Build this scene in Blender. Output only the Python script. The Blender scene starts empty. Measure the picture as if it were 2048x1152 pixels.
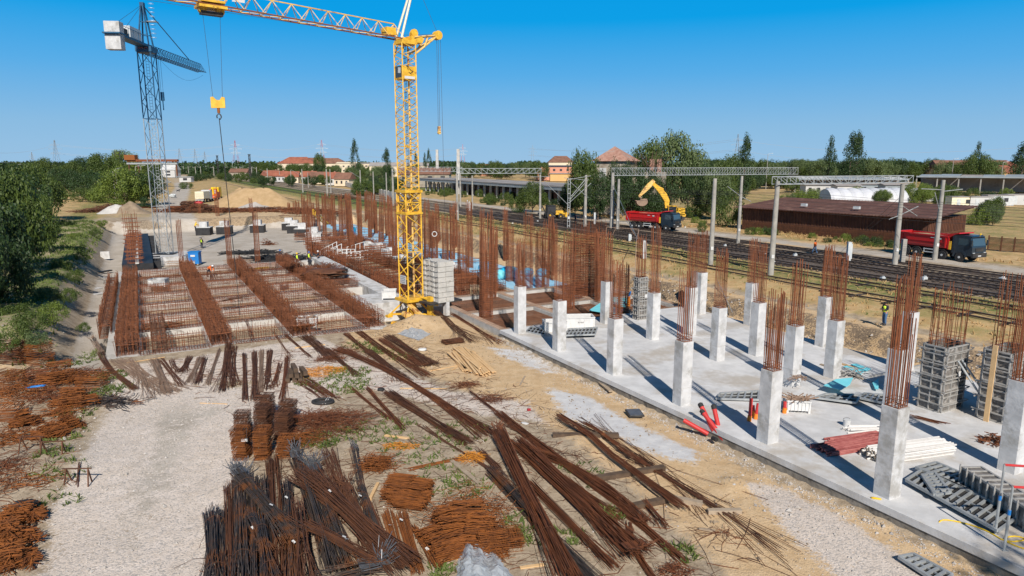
import bpy, math, random
import numpy as np
from math import radians as R, sin, cos, pi
random.seed(7); rng = np.random.default_rng(11)
sc = bpy.context.scene; col = sc.collection
# ---------------------------------------------------------------- camera, sky, sun, exposure
F = 1365.0; PITCH = math.atan(249/1365.0); H = 13.0
cd = bpy.data.cameras.new('camera'); cam = bpy.data.objects.new('camera', cd); col.objects.link(cam)
cam.location = (0, 0, H); cam.rotation_euler = (pi/2-PITCH, 0, 0)
cd.sensor_width = 36; cd.lens = 36*F/2048; cd.clip_start = .5; cd.clip_end = 20000
sc.camera = cam
SUN_AZ = math.atan2(.158, -.987); SUN_EL = R(38)      # the sun stands behind the camera, a little to its right
sdir = (cos(SUN_EL)*.158, -cos(SUN_EL)*.987, sin(SUN_EL))
ld = bpy.data.lights.new('sun', 'SUN'); ld.energy = 5.0; ld.angle = R(.5); ld.color = (1, .925, .83)
sun = bpy.data.objects.new('sun', ld); col.objects.link(sun)
import mathutils
Vec = mathutils.Vector
sun.rotation_euler = Vec(sdir).to_track_quat('Z', 'Y').to_euler()
W = bpy.data.worlds.new('World'); sc.world = W; W.use_nodes = True
wn = W.node_tree.nodes; wl = W.node_tree.links; wn.clear()
sky = wn.new('ShaderNodeTexSky'); sky.sky_type = 'NISHITA'; sky.sun_disc = False
sky.sun_elevation = SUN_EL; sky.sun_rotation = math.atan2(sdir[0], sdir[1])
sky.air_density = 1.0; sky.dust_density = .35; sky.ozone_density = 3.0; sky.altitude = 100
hs = wn.new('ShaderNodeHueSaturation'); hs.inputs['Saturation'].default_value = 1.35; hs.inputs['Hue'].default_value = .487
bg = wn.new('ShaderNodeBackground'); bg.inputs['Strength'].default_value = .1
wo = wn.new('ShaderNodeOutputWorld')
tcw = wn.new('ShaderNodeTexCoord'); sep = wn.new('ShaderNodeSeparateXYZ'); wl.new(tcw.outputs['Generated'], sep.inputs[0])
cr = wn.new('ShaderNodeValToRGB'); wl.new(sep.outputs[2], cr.inputs[0]); cr.color_ramp.interpolation = 'LINEAR'
E_ = cr.color_ramp.elements; E_[0].position = 0.0; E_[0].color = (2.75, 4.75, 6.9, 1); E_[1].position = 1.0; E_[1].color = (.06, .35, 1.0, 1)
for p_, c_ in ((.05, (2.2, 4.4, 6.8, 1)), (.12, (.85, 3.7, 7.2, 1)), (.19, (.0, 3.1, 7.2, 1)), (.27, (.0, 2.85, 7.1, 1)), (.38, (.05, .85, 2.2, 1))):
    e_ = E_.new(p_); e_.color = c_
mxw = wn.new('ShaderNodeMix'); mxw.data_type = 'RGBA'; mxw.inputs[0].default_value = .97
wl.new(sky.outputs[0], hs.inputs['Color']); wl.new(hs.outputs[0], mxw.inputs[6]); wl.new(cr.outputs[0], mxw.inputs[7]); wl.new(mxw.outputs[2], bg.inputs['Color']); wl.new(bg.outputs[0], wo.inputs['Surface'])
sc.view_settings.view_transform = 'Standard'; sc.view_settings.look = 'None'
sc.view_settings.exposure = .15; sc.view_settings.gamma = 1
# ---------------------------------------------------------------- coordinates
U = np.array((.477, -.879)); V = np.array((.879, .477))       # axes of the building grid
def at(px, py, z=0.):
    x = (px-1024)/F; y = -(py-576)/F
    dy = cos(PITCH)+y*sin(PITCH); dz = -sin(PITCH)+y*cos(PITCH)
    t = (z-H)/dz
    return np.array((x*t, dy*t, z))
def atd(px, py, D):                                            # the point of a pixel's ray at ground distance D
    x = (px-1024)/F; y = -(py-576)/F
    dy = cos(PITCH)+y*sin(PITCH); dz = -sin(PITCH)+y*cos(PITCH)
    t = D/dy
    return np.array((x*t, D, H+dz*t))
def proj(p):
    z = p[2]-H; d = p[1]*cos(PITCH)-z*sin(PITCH); u = p[1]*sin(PITCH)+z*cos(PITCH)
    return 1024+F*p[0]/d, 576-F*u/d
def uvp(u, v, z=0.): return np.array((u*U[0]+v*V[0], u*U[1]+v*V[1], z))
def hgt(px, by, ty, z):
    p = at(px, by, z); lo, hi = 0, 90
    for _ in range(40):
        m = (lo+hi)/2
        if proj((p[0], p[1], z+m))[1] > ty: lo = m
        else: hi = m
    return lo
def sm(x, a, b):
    t = np.clip((x-a)/(b-a), 0, 1); return t*t*(3-2*t)
_P = rng.random((256, 256))
def vnoise(x, y):
    xi = np.floor(x).astype(int); yi = np.floor(y).astype(int); fx = x-xi; fy = y-yi
    fx = fx*fx*(3-2*fx); fy = fy*fy*(3-2*fy)
    a = _P[xi % 256, yi % 256]; b = _P[(xi+1) % 256, yi % 256]; c = _P[xi % 256, (yi+1) % 256]; d = _P[(xi+1) % 256, (yi+1) % 256]
    return (a*(1-fx)+b*fx)*(1-fy)+(c*(1-fx)+d*fx)*fy-.5
def fbm(x, y, s, o=3):
    r = 0; a = 1.
    for k in range(o): r = r+a*vnoise(x/s+17*k, y/s+31*k); s *= .5; a *= .5
    return r
def poly_px(pts, z=0.): return [tuple(at(x, y, z)[:2]) for x, y in pts]
def sdist(x, y, poly):                                         # signed distance to a polygon, positive inside
    d = np.full(x.shape, 1e9); ins = np.zeros(x.shape, bool); n = len(poly)
    for i in range(n):
        ax, ay = poly[i]; bx, by = poly[(i+1) % n]
        ex, ey = bx-ax, by-ay; t = np.clip(((x-ax)*ex+(y-ay)*ey)/(ex*ex+ey*ey+1e-9), 0, 1)
        d = np.minimum(d, np.hypot(x-ax-t*ex, y-ay-t*ey))
        c = (ay > y) != (by > y)
        with np.errstate(divide='ignore', invalid='ignore'):
            ins ^= c & (x < (bx-ax)*(y-ay)/(by-ay+1e-12)+ax)
    return np.where(ins, d, -d)
PL = {k: poly_px(v, z) for k, (v, z) in dict(
    gravel=([(205, 800), (250, 745), (470, 775), (640, 735), (700, 760), (640, 830), (500, 850), (480, 960), (430, 1040), (420, 1190), (40, 1190), (110, 1010), (180, 900)], 0),
    gravel2=([(1480, 960), (1560, 960), (1700, 1030), (1850, 1130), (1900, 1190), (1700, 1190), (1560, 1060)], 0),
    gravel3=([(230, 735), (640, 675), (900, 780), (1060, 800), (1100, 850), (960, 830), (640, 760), (250, 770)], 0),
    dust=([(1090, 775), (1180, 790), (1240, 830), (1300, 860), (1400, 900), (1390, 930), (1290, 905), (1230, 870), (1130, 835), (1110, 800)], 0),
    dust2=([(960, 690), (1060, 695), (1130, 740), (1080, 745), (1000, 715)], 0),
    dirt=([(700, 630), (880, 615), (1020, 690), (1260, 800), (1500, 930), (1800, 1060), (2100, 1190), (1500, 1190), (1250, 960), (1060, 830), (880, 760), (690, 690)], 0),
    grassL=([(0, 600), (120, 490), (200, 440), (205, 520), (170, 570), (150, 640), (190, 700), (90, 700), (0, 660)], 1.2),
    road=([(300, 440), (330, 400), (350, 378), (345, 352), (318, 340), (340, 338), (372, 350), (380, 380), (372, 410), (395, 440)], 1.5),
    sandback=([(380, 415), (600, 405), (640, 425), (610, 450), (360, 440)], 1.5),
).items()}
ST = atd
PILES = []       # x, y, radius, height
def pile(px, py, z, r, h): p = at(px, py, z); PILES.append((p[0], p[1], r, h))
pile(835, 655, -.3, 3.0, .9); pile(870, 640, -.3, 2.2, .8); pile(1470, 970, 0, .9, .3); pile(1155, 885, 0, 2., .25); pile(350, 535, -1, .1, .1)
pile(60, 800, 0, 6, .3); pile(120, 930, 0, 3.5, .3)
def ground(x, y):
    x = np.asarray(x, float); y = np.asarray(y, float)
    u = x*U[0]+y*U[1]; v = x*V[0]+y*V[1]
    w = fbm(x, y, 9.)*1.2; w2 = fbm(x, y, 3.)
    z = 0.08*fbm(x, y, 6.)+.05*fbm(x, y, 1.6, 2)
    z = z*sm(-u, -40, 40)*0+z
    # pits left of the slab
    pit = sm(-u, 52.2, 53.5)*sm(-u, 159.5, 156+w)*sm(v, -6.4, -4.6)
    pit = pit*(1-sm(v, 42+.6*w2, 45+.8*w))
    depth = np.where(u < -95, -1., np.where(v < -3.2, -.75, np.where(v > 22.2, -.6, -1.5)))
    z = z*(1-pit)+depth*pit
    z = z-.9*np.exp(-((u+57)**2/9+(v-18.5)**2/10))*(1-pit)
    sunk = sm(-u, 44.5, 45.2)*(1-sm(-u, 59.5, 60.5))*sm(v, 23.4, 23.8)*(1-sm(v, 42.5, 44)); z = z*(1-sunk)-.5*sunk
    z = z-.16*sm(v, 20.5, 22.6)*(1-sm(v, 23.2, 23.5))*sm(u, -45, -42)
    # railway side
    b = sm(v+.5*w2, 43.8, 45.6); z = z*(1-b)+b*(1.25+.75*sm(v, 46, 53)+.16*w2)
    # left embankment
    e = sm(-v, 5.4, 8.5+w2)*sm(-u, 50, 62+2*w)
    z = z*(1-e)+e*(1.7+.5*w2-1.1*sm(-v, 13, 20)+.6*fbm(x, y, 4.))
    # behind the pit
    k = sm(-u, 156.5+w, 160.5+w)*(1-b)
    z = z*(1-k)+k*(1.5+.25*w2)
    far = sm(y, 260, 330); z = z*(1-far)+far*1.7
    for px, py, r, h in PILES:
        d = np.hypot(x-px, y-py)/r; z = z+h*np.clip(1-d, 0, 1)**1.1*(1+.25*w2)
    return z
def gz(p): return float(ground(p[0], p[1]))
# ---------------------------------------------------------------- materials
def lin(h):
    if isinstance(h, str):
        c = [int(h[i:i+2], 16)/255 for i in (0, 2, 4)]
        return tuple(x/12.92 if x <= .04045 else ((x+.055)/1.055)**2.4 for x in c)+(1,)
    return tuple(h)+(1,)
def nd(nt, t, **kw):
    n = nt.nodes.new(t)
    for k, v in kw.items():
        if k.startswith('i_'): n.inputs[k[2:].replace('_', ' ')].default_value = v
        else: setattr(n, k, v)
    return n
def mat(name, c1, c2=None, scale=2., rough=.8, metal=0., bump=0., island=0., detail=5., c3=None, w3=.62, s3=.5, bscale=None, alpha=None, trans=0., spec=.5, coat=0.):
    m = bpy.data.materials.new(name); m.use_nodes = True; nt = m.node_tree; nt.nodes.clear(); L = nt.links.new
    out = nd(nt, 'ShaderNodeOutputMaterial'); p = nd(nt, 'ShaderNodeBsdfPrincipled', i_Roughness=rough, i_Metallic=metal)
    p.inputs['Specular IOR Level'].default_value = spec; p.inputs['Coat Weight'].default_value = coat
    L(p.outputs[0], out.inputs[0])
    tc = nd(nt, 'ShaderNodeNewGeometry')
    colo = None
    if c2 is not None:
        n = nd(nt, 'ShaderNodeTexNoise', i_Scale=scale, i_Detail=detail, i_Roughness=.6); L(tc.outputs['Position'], n.inputs['Vector'])
        r = nd(nt, 'ShaderNodeMapRange'); r.inputs[1].default_value = .35; r.inputs[2].default_value = .65; L(n.outputs[0], r.inputs[0])
        mx = nd(nt, 'ShaderNodeMix', data_type='RGBA'); mx.inputs[6].default_value = lin(c1); mx.inputs[7].default_value = lin(c2)
        if island:
            ad = nd(nt, 'ShaderNodeMath', operation='MULTIPLY_ADD'); L(tc.outputs['Random Per Island'], ad.inputs[0]); ad.inputs[1].default_value = island
            ml = nd(nt, 'ShaderNodeMath', operation='MULTIPLY'); L(r.outputs[0], ml.inputs[0]); ml.inputs[1].default_value = 1-island; L(ml.outputs[0], ad.inputs[2])
            L(ad.outputs[0], mx.inputs[0])
        else: L(r.outputs[0], mx.inputs[0])
        colo = mx.outputs[2]
        if c3 is not None:
            n3 = nd(nt, 'ShaderNodeTexNoise', i_Scale=s3, i_Detail=6., i_Roughness=.65); L(tc.outputs['Position'], n3.inputs['Vector'])
            r3 = nd(nt, 'ShaderNodeMapRange'); r3.inputs[1].default_value = w3-.05; r3.inputs[2].default_value = w3+.07; L(n3.outputs[0], r3.inputs[0])
            m3 = nd(nt, 'ShaderNodeMix', data_type='RGBA'); L(r3.outputs[0], m3.inputs[0]); L(colo, m3.inputs[6]); m3.inputs[7].default_value = lin(c3); colo = m3.outputs[2]
        L(colo, p.inputs['Base Color'])
    else: p.inputs['Base Color'].default_value = lin(c1)
    if bump:
        nb = nd(nt, 'ShaderNodeTexNoise', i_Scale=bscale or scale*4, i_Detail=4.); L(tc.outputs['Position'], nb.inputs['Vector'])
        bb = nd(nt, 'ShaderNodeBump', i_Strength=bump, i_Distance=.05); L(nb.outputs[0], bb.inputs['Height']); L(bb.outputs[0], p.inputs['Normal'])
    if alpha is not None: p.inputs['Alpha'].default_value = alpha
    if trans:
        t = nd(nt, 'ShaderNodeBsdfTranslucent'); ms = nd(nt, 'ShaderNodeMixShader'); ms.inputs[0].default_value = trans
        if colo is not None: L(colo, t.inputs[0])
        else: t.inputs[0].default_value = lin(c1)
        L(p.outputs[0], ms.inputs[1]); L(t.outputs[0], ms.inputs[2]); L(ms.outputs[0], out.inputs[0])
    return m
M = dict(
    rust=mat('rust', (.058, .021, .010), (.235, .074, .024), 3., .75, island=.65, c3=(.34, .12, .038), w3=.64, s3=1.3),
    rust_cage=mat('rust_cage', (.085, .028, .012), (.27, .080, .024), 3., .75, island=.5),
    rust_dark=mat('rust_dark', (.045, .019, .011), (.18, .070, .030), 2., .7, island=.6),
    rust_orange=mat('rust_orange', (.09, .030, .010), (.36, .115, .020), 4., .8, island=.6),
    rust_yellow=mat('rust_yellow', (.45, .17, .02), (.72, .31, .035), 4., .8, island=.6),
    rust_grey=mat('rust_grey', (.19, .12, .085), (.36, .25, .18), 2., .8, island=.6),
    steel=mat('dark_steel', (.022, .020, .021), (.125, .095, .078), 1.5, .55, .2, island=.7, c3=(.22, .085, .03), w3=.55, s3=1.1),
    steel_grey=mat('steel_grey', (.11, .115, .125), (.26, .27, .29), 4., .4, .6, island=.5),
    galv=mat('galvanised', (.30, .32, .33), (.45, .47, .47), 1.5, .5, .3),
    concrete=mat('concrete', (.45, .45, .45), (.62, .62, .62), 1.6, .9, bump=.25, c3=(.36, .35, .33), w3=.57, s3=.9),
    slab=mat('slab_concrete', (.50, .50, .50), (.64, .64, .64), .9, .85, bump=.2, c3=(.44, .405, .36), w3=.55, s3=.28, bscale=12),
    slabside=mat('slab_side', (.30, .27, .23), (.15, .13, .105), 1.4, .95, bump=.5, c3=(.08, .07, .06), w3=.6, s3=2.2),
    concrete_old=mat('concrete_old', (.42, .405, .38), (.55, .53, .50), .8, .9, bump=.25, c3=(.30, .28, .25), w3=.62, s3=.7),
    block=mat('ballast_concrete', (.44, .43, .40), (.60, .58, .54), 1.2, .9, bump=.4, c3=(.30, .29, .26), w3=.6, s3=1.2),
    pole=mat('pole_concrete', (.27, .26, .235), (.38, .36, .325), 1.2, .9),
    yellow=mat('yellow_paint', (.62, .34, .02), (.82, .50, .05), 2.5, .5, c3=(.25, .11, .035), w3=.61, s3=1.9),
    yellow_worn=mat('worn_yellow_paint', (.70, .42, .09), (.80, .56, .22), 2., .5, c3=(.28, .12, .05), w3=.56, s3=1.6),
    cream=mat('cream_paint', (.72, .64, .44), (.80, .74, .58), 2., .5),
    teal=mat('teal_paint', (.010, .055, .13), (.02, .11, .21), 2., .5),
    white=mat('white_paint', (.66, .66, .65), (.56, .56, .55), 2., .5, c3=(.5, .42, .34), w3=.68, s3=2.),
    palegrey=mat('pale_grey_paint', (.46, .50, .52), (.60, .62, .62), 2., .5),
    red=mat('red_paint', (.50, .012, .015), (.42, .02, .02), 1.5, .35, coat=.3),
    reddull=mat('red_tarpaulin', (.48, .03, .04), (.40, .05, .05), 1.5, .6),
    propwhite=mat('scuffed_white_props', (.48, .46, .43), (.76, .75, .74), 6., .6, island=.75),
    pink=mat('faded_red_paint', (.20, .03, .03), (.46, .17, .15), 4., .7, island=.6),
    navy=mat('dark_blue_paint', (.012, .022, .035), (.02, .032, .045), 2., .35, coat=.4),
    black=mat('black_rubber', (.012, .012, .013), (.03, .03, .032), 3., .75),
    darkmetal=mat('dark_metal', (.03, .03, .032), (.07, .065, .06), 2., .6, .3),
    glass=mat('dark_glass', (.05, .08, .10), None, rough=.08, spec=.8),
    window=mat('dark_window', (.03, .032, .035), (.06, .06, .065), 1., .3),
    wood=mat('fresh_timber', (.58, .36, .16), (.70, .48, .26), 2.5, .8, island=.5),
    woodgrey=mat('weathered_timber', (.28, .21, .145), (.42, .34, .25), 3., .9, island=.4, bump=.3),
    wooddark=mat('dark_timber', (.05, .032, .02), (.13, .085, .055), 3., .9, island=.4),
    ply=mat('formwork_panel', (.10, .095, .09), (.22, .20, .18), 3., .7, c3=(.40, .38, .36), w3=.6, s3=2.5),
    form=mat('formwork_steel', (.30, .29, .27), (.46, .45, .43), 3., .6, .2, c3=(.16, .12, .10), w3=.62, s3=3.),
    blue=mat('blue_insulation_sheet', (.24, .50, .70), (.36, .62, .78), .6, .7),
    bluebright=mat('bright_blue_wrap', (.01, .32, .60), (.02, .50, .80), 2., .35),
    cyan=mat('cyan_foam_board', (.16, .60, .70), (.20, .66, .75), 1.5, .7),
    bluebox=mat('blue_plastic', (.01, .16, .50), (.015, .20, .55), 2., .5),
    bitumen=mat('black_waterproofing', (.012, .012, .014), (.03, .03, .033), 1.5, .55),
    tile=mat('roof_tile', (.24, .075, .045), (.34, .12, .07), .35, .85, c3=(.16, .06, .04), w3=.6, s3=.12),
    tilebrown=mat('brown_roof_tile', (.15, .075, .05), (.24, .12, .08), .35, .85),
    brick=mat('old_brick', (.30, .15, .11), (.42, .25, .19), 1.4, .95, c3=(.30, .27, .24), w3=.6, s3=.4),
    render=mat('weathered_render', (.30, .26, .21), (.40, .35, .28), .5, .95, c3=(.20, .15, .11), w3=.58, s3=.3),
    plaster=mat('cream_plaster', (.66, .55, .40), (.72, .61, .46), .1, .9),
    whitewall=mat('white_plaster', (.56, .56, .55), (.48, .48, .47), .2, .9),
    salmon=mat('salmon_plaster', (.60, .27, .18), (.64, .31, .21), .2, .9),
    ochre=mat('ochre_plaster', (.66, .42, .17), (.62, .38, .16), .2, .9),
    roofgrey=mat('grey_roof', (.28, .26, .25), (.36, .33, .31), .4, .9, c3=(.18, .16, .15), w3=.6, s3=.2),
    roofdark=mat('dark_blue_roof', (.035, .055, .08), (.05, .07, .10), .4, .7),
    roofbrown=mat('brown_corrugated_roof', (.085, .036, .026), (.12, .055, .04), .6, .85, c3=(.18, .10, .075), w3=.6, s3=.3),
    shedwall=mat('rusty_sheet_wall', (.06, .022, .014), (.12, .048, .03), 1.2, .85),
    canopy=mat('canopy_metal', (.34, .38, .40), (.24, .28, .31), .4, .6),
    tunnel=mat('white_membrane', (.58, .60, .64), (.52, .53, .57), .5, .6),
    skin=mat('skin', (.42, .22, .15)), hivis=mat('hi_vis_yellow', (.62, .85, .05)), orange=mat('hi_vis_orange', (.90, .17, .02)),
    cloth=mat('dark_cloth', (.015, .018, .03)), jeans=mat('blue_jeans', (.06, .13, .25)), hair=mat('dark_hair', (.02, .014, .01)),
    helmetY=mat('yellow_helmet', (.85, .55, .02), rough=.3), helmetW=mat('white_helmet', (.8, .8, .8), rough=.3), helmetB=mat('blue_helmet', (.02, .15, .5), rough=.3),
    plastic=mat('plastic_film', (.36, .42, .48), (.52, .57, .62), 3., .15, alpha=.62, bump=.6, bscale=4),
    dirt=mat('dirt', (.20, .15, .10), (.30, .23, .16), .8, .95, bump=.5, bscale=2.5),
    sand=mat('sand', (.37, .25, .125), (.45, .31, .17), .8, .95, bump=.5, bscale=2.5),
    sandpale=mat('cell_sand', (.38, .30, .20), (.46, .37, .26), 1.2, .95, bump=.4),
    stone=mat('stones', (.50, .47, .44), (.34, .31, .28), .9, .95, island=.8),
    leafA=mat('leaf_mid_green', (.032, .065, .010), (.115, .16, .025), .7, .6, island=.55, trans=.25),
    leafB=mat('leaf_dark_green', (.014, .034, .010), (.05, .095, .02), .7, .6, island=.55, trans=.2),
    leafC=mat('leaf_yellow_green', (.09, .14, .018), (.20, .26, .04), .7, .6, island=.55, trans=.28),
    leafD=mat('leaf_pale_green', (.06, .10, .03), (.17, .22, .08), .7, .6, island=.55, trans=.25),
    grass=mat('grass_blades', (.05, .09, .015), (.17, .22, .045), .5, .7, island=.5, trans=.25),
    drygrass=mat('dry_grass_blades', (.38, .23, .09), (.55, .38, .18), .5, .8, island=.5, trans=.2),
    bark=mat('bark', (.10, .075, .05), (.18, .14, .10), 3., .95),
    hvred=mat('pylon_red_paint', (.55, .08, .07)), hvgrey=mat('pylon_steel', (.30, .33, .36)),
    orangecar=mat('orange_paint', (.80, .14, .02), (.72, .12, .02), 2., .5),
    pipered=mat('red_pipe', (.55, .035, .03), (.48, .04, .04), 2., .45), pipeorange=mat('orange_pipe', (.75, .22, .02)),
    rail=mat('rail_steel', (.05, .035, .028), (.10, .07, .055), 2., .5, .5), sleeper=mat('sleeper', (.035, .026, .022), (.07, .052, .042), 2., .95, island=.5),
)
# ---------------------------------------------------------------- mesh builder
class MB:
    def __init__(s): s.v = []; s.f = []; s.n = 0; s.mi = []; s.mats = []
    def m(s, mt):
        if mt not in s.mats: s.mats.append(mt)
        return s.mats.index(mt)
    def add(s, v, f, mt=None):
        v = np.asarray(v, float).reshape(-1, 3); k = s.m(mt) if mt is not None else -1
        s.v.append(v)
        for a in (f if isinstance(f, list) and len(f) and isinstance(f[0], np.ndarray) else [f]):
            if isinstance(a, np.ndarray): s.f.append(a+s.n); s.mi.append(np.full(len(a), k))
            else:
                by = {}
                for q in a: by.setdefault(len(q), []).append(q)
                for q in by.values(): s.f.append(np.array(q)+s.n); s.mi.append(np.full(len(q), k))
        s.n += len(v); return s
    def box(s, c, size, rz=0., mt=None, rx=0., ry=0.):
        x, y, z = [q/2 for q in size]
        v = np.array([(a*x, b*y, d*z) for d in (-1, 1) for a, b in ((-1, -1), (1, -1), (1, 1), (-1, 1))])
        if rx or ry or rz: v = v @ np.array(mathutils.Euler((rx, ry, rz)).to_matrix()).T
        return s.add(v+np.array(c), [(3, 2, 1, 0), (4, 5, 6, 7), (0, 1, 5, 4), (1, 2, 6, 5), (2, 3, 7, 6), (3, 0, 4, 7)], mt)
    def ubox(s, u0, u1, v0, v1, z0, z1, mt=None):               # box on the building grid
        return s.prism([uvp(u0, v0)[:2], uvp(u0, v1)[:2], uvp(u1, v1)[:2], uvp(u1, v0)[:2]], z0, z1, mt)
    def prism(s, poly, z0, z1, mt=None):
        n = len(poly); a = sum(poly[i][0]*poly[(i+1) % n][1]-poly[(i+1) % n][0]*poly[i][1] for i in range(n))
        if a < 0: poly = poly[::-1]
        v = [(p[0], p[1], z0) for p in poly]+[(p[0], p[1], z1) for p in poly]
        return s.add(v, [tuple(range(n))[::-1], tuple(range(n, 2*n))]+[(i, (i+1) % n, n+(i+1) % n, n+i) for i in range(n)], mt)
    def loft(s, secs, mt=None, cap=True):                        # closed rings of equal length
        n = len(secs[0]); v = np.concatenate([np.asarray(q, float) for q in secs]); f = []
        for k in range(len(secs)-1):
            for i in range(n): f.append((k*n+i, k*n+(i+1) % n, (k+1)*n+(i+1) % n, (k+1)*n+i))
        if cap: f += [tuple(range(n))[::-1], tuple(range((len(secs)-1)*n, len(secs)*n))]
        return s.add(v, f, mt)
    def rods(s, P, r, n=4, mt=None, caps=True):                   # P: N x K x 3 polylines, r: radius or N radii
        P = np.asarray(P, float)
        if P.ndim == 2: P = P[None]
        N, K, _ = P.shape; r = np.broadcast_to(np.asarray(r, float).reshape(-1, 1) if np.ndim(r) else np.full((1, 1), r), (N, 1))
        T = np.empty_like(P); T[:, 1:-1] = P[:, 2:]-P[:, :-2]; T[:, 0] = P[:, 1]-P[:, 0]; T[:, -1] = P[:, -1]-P[:, -2]
        T /= np.linalg.norm(T, axis=2, keepdims=True)+1e-9
        up = np.where(np.abs(T[..., 2:3]) > .9, np.array((1., 0, 0)), np.array((0, 0, 1.)))
        A = np.cross(T, up); A /= np.linalg.norm(A, axis=2, keepdims=True)+1e-9; B = np.cross(T, A)
        an = np.arange(n)*2*pi/n+pi/4
        v = P[:, :, None]+r[:, None, :, None]*(A[:, :, None]*np.cos(an)[:, None]+B[:, :, None]*np.sin(an)[:, None])
        b = (np.arange(N)*K*n)[:, None, None]+(np.arange(K-1)*n)[None, :, None]; i = np.arange(n); j = (i+1) % n
        q = np.stack([b+i, b+n+i, b+n+j, b+j], -1).reshape(-1, 4)
        fs = [q]
        if caps and n >= 3:
            o = (np.arange(N)*K*n)[:, None]
            fs += [o+i[None], o+(K-1)*n+i[None][:, ::-1]]
        return s.add(v.reshape(-1, 3), fs, mt)
    def bar(s, a, b, r, n=4, mt=None): return s.rods([[a, b]], r, n, mt)
    def bars(s, pairs, r, n=4, mt=None): return s.rods(np.array(pairs, float), r, n, mt)
    def cyl(s, a, b, r, n=16, mt=None, r2=None):
        a = np.array(a, float); b = np.array(b, float); t = b-a; t /= np.linalg.norm(t)
        up = np.array((1., 0, 0)) if abs(t[2]) > .9 else np.array((0, 0, 1.)); A = np.cross(up, t); A /= np.linalg.norm(A); B = np.cross(t, A)
        an = np.arange(n)*2*pi/n; ring = np.cos(an)[:, None]*A+np.sin(an)[:, None]*B
        return s.loft([a+ring*r, b+ring*(r if r2 is None else r2)], mt)
    def lathe(s, prof, c=(0, 0, 0), n=16, mt=None):
        an = np.arange(n)*2*pi/n
        return s.loft([np.stack([c[0]+r*np.cos(an), c[1]+r*np.sin(an), np.full(n, c[2]+z)], 1) for r, z in prof], mt)
    def quads(s, v, mt=None): v = np.asarray(v, float).reshape(-1, 3); return s.add(v, np.arange(len(v)).reshape(-1, 4), mt)
    def mesh(s, name, mt=None, off=(0, 0, 0), smooth=False):
        me = bpy.data.meshes.new(name); v = np.concatenate(s.v)-np.array(off)
        me.vertices.add(len(v)); me.vertices.foreach_set('co', v.astype(np.float32).ravel())
        sz = np.concatenate([np.full(len(f), f.shape[1]) for f in s.f]); lo = np.concatenate([f.ravel() for f in s.f])
        me.loops.add(len(lo)); me.loops.foreach_set('vertex_index', lo.astype(np.int32))
        me.polygons.add(len(sz)); me.polygons.foreach_set('loop_start', np.concatenate([[0], np.cumsum(sz)[:-1]]).astype(np.int32))
        me.polygons.foreach_set('loop_total', sz.astype(np.int32))
        mi = np.concatenate(s.mi); ms = list(s.mats)
        if (mi < 0).any() or not ms:
            if mt is None and ms: mt = ms[0]
            if mt is not None and mt not in ms: ms.append(mt)
            if mt is not None: mi = np.where(mi < 0, ms.index(mt), mi)
        for q in ms: me.materials.append(q)
        if len(ms) > 1: me.polygons.foreach_set('material_index', mi.astype(np.int32))
        me.polygons.foreach_set('use_smooth', np.full(len(sz), smooth))
        me.update(calc_edges=True); return me
    def build(s, name, mt=None, parent=None, local=False, smooth=False, loc=None):
        off = (0, 0, 0)
        if not local:
            if parent is not None: off = ORG[parent.name]
            elif loc is not None: off = loc
        o = bpy.data.objects.new(name, s.mesh(name, mt, off, smooth)); col.objects.link(o)
        if parent is not None: o.parent = parent; ORG[o.name] = off
        elif loc is not None: o.location = loc; ORG[o.name] = loc
        else: ORG[o.name] = (0, 0, 0)
        return o
ORG = {}
def tag(o, label=None, cat=None, group=None, kind=None):
    for k, v in (('label', label), ('category', cat), ('group', group), ('kind', kind)):
        if v: o[k] = v
    return o
def thing(name, label, cat, loc=(0, 0, 0), rz=0., group=None):
    o = bpy.data.objects.new(name, None); col.objects.link(o); o.location = tuple(float(q) for q in loc); o.rotation_euler = (0, 0, rz); o.empty_display_size = .3
    ORG[o.name] = tuple(float(q) for q in loc); return tag(o, label, cat, group)
def copy_tree(o, parent=None, **kw):
    c = o.copy(); col.objects.link(c)
    if parent is not None: c.parent = parent
    ORG[c.name] = ORG.get(o.name, (0, 0, 0))
    for ch in list(o.children): copy_tree(ch, c)
    for k, v in kw.items(): c[k] = v
    return c
ORD = 'first second third fourth fifth sixth seventh eighth ninth tenth eleventh twelfth thirteenth fourteenth fifteenth sixteenth seventeenth eighteenth nineteenth twentieth'.split()
ORD += ['twenty-'+x for x in ORD[:9]]; ORD += [t_ if x is None else t_[:-4]+'y-'+x for t_ in ('thirtieth', 'fortieth', 'fiftieth') for x in [None]+ORD[:9]]; ORD.insert(19, 'twentieth') if ORD[19] != 'twentieth' else 0
A3 = lambda *p: np.array(p, float)
U3 = np.array((U[0], U[1], 0)); V3 = np.array((V[0], V[1], 0)); Z3 = A3(0, 0, 1)
RZU = math.atan2(U[1], U[0]); RZV = math.atan2(V[1], V[0])
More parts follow.
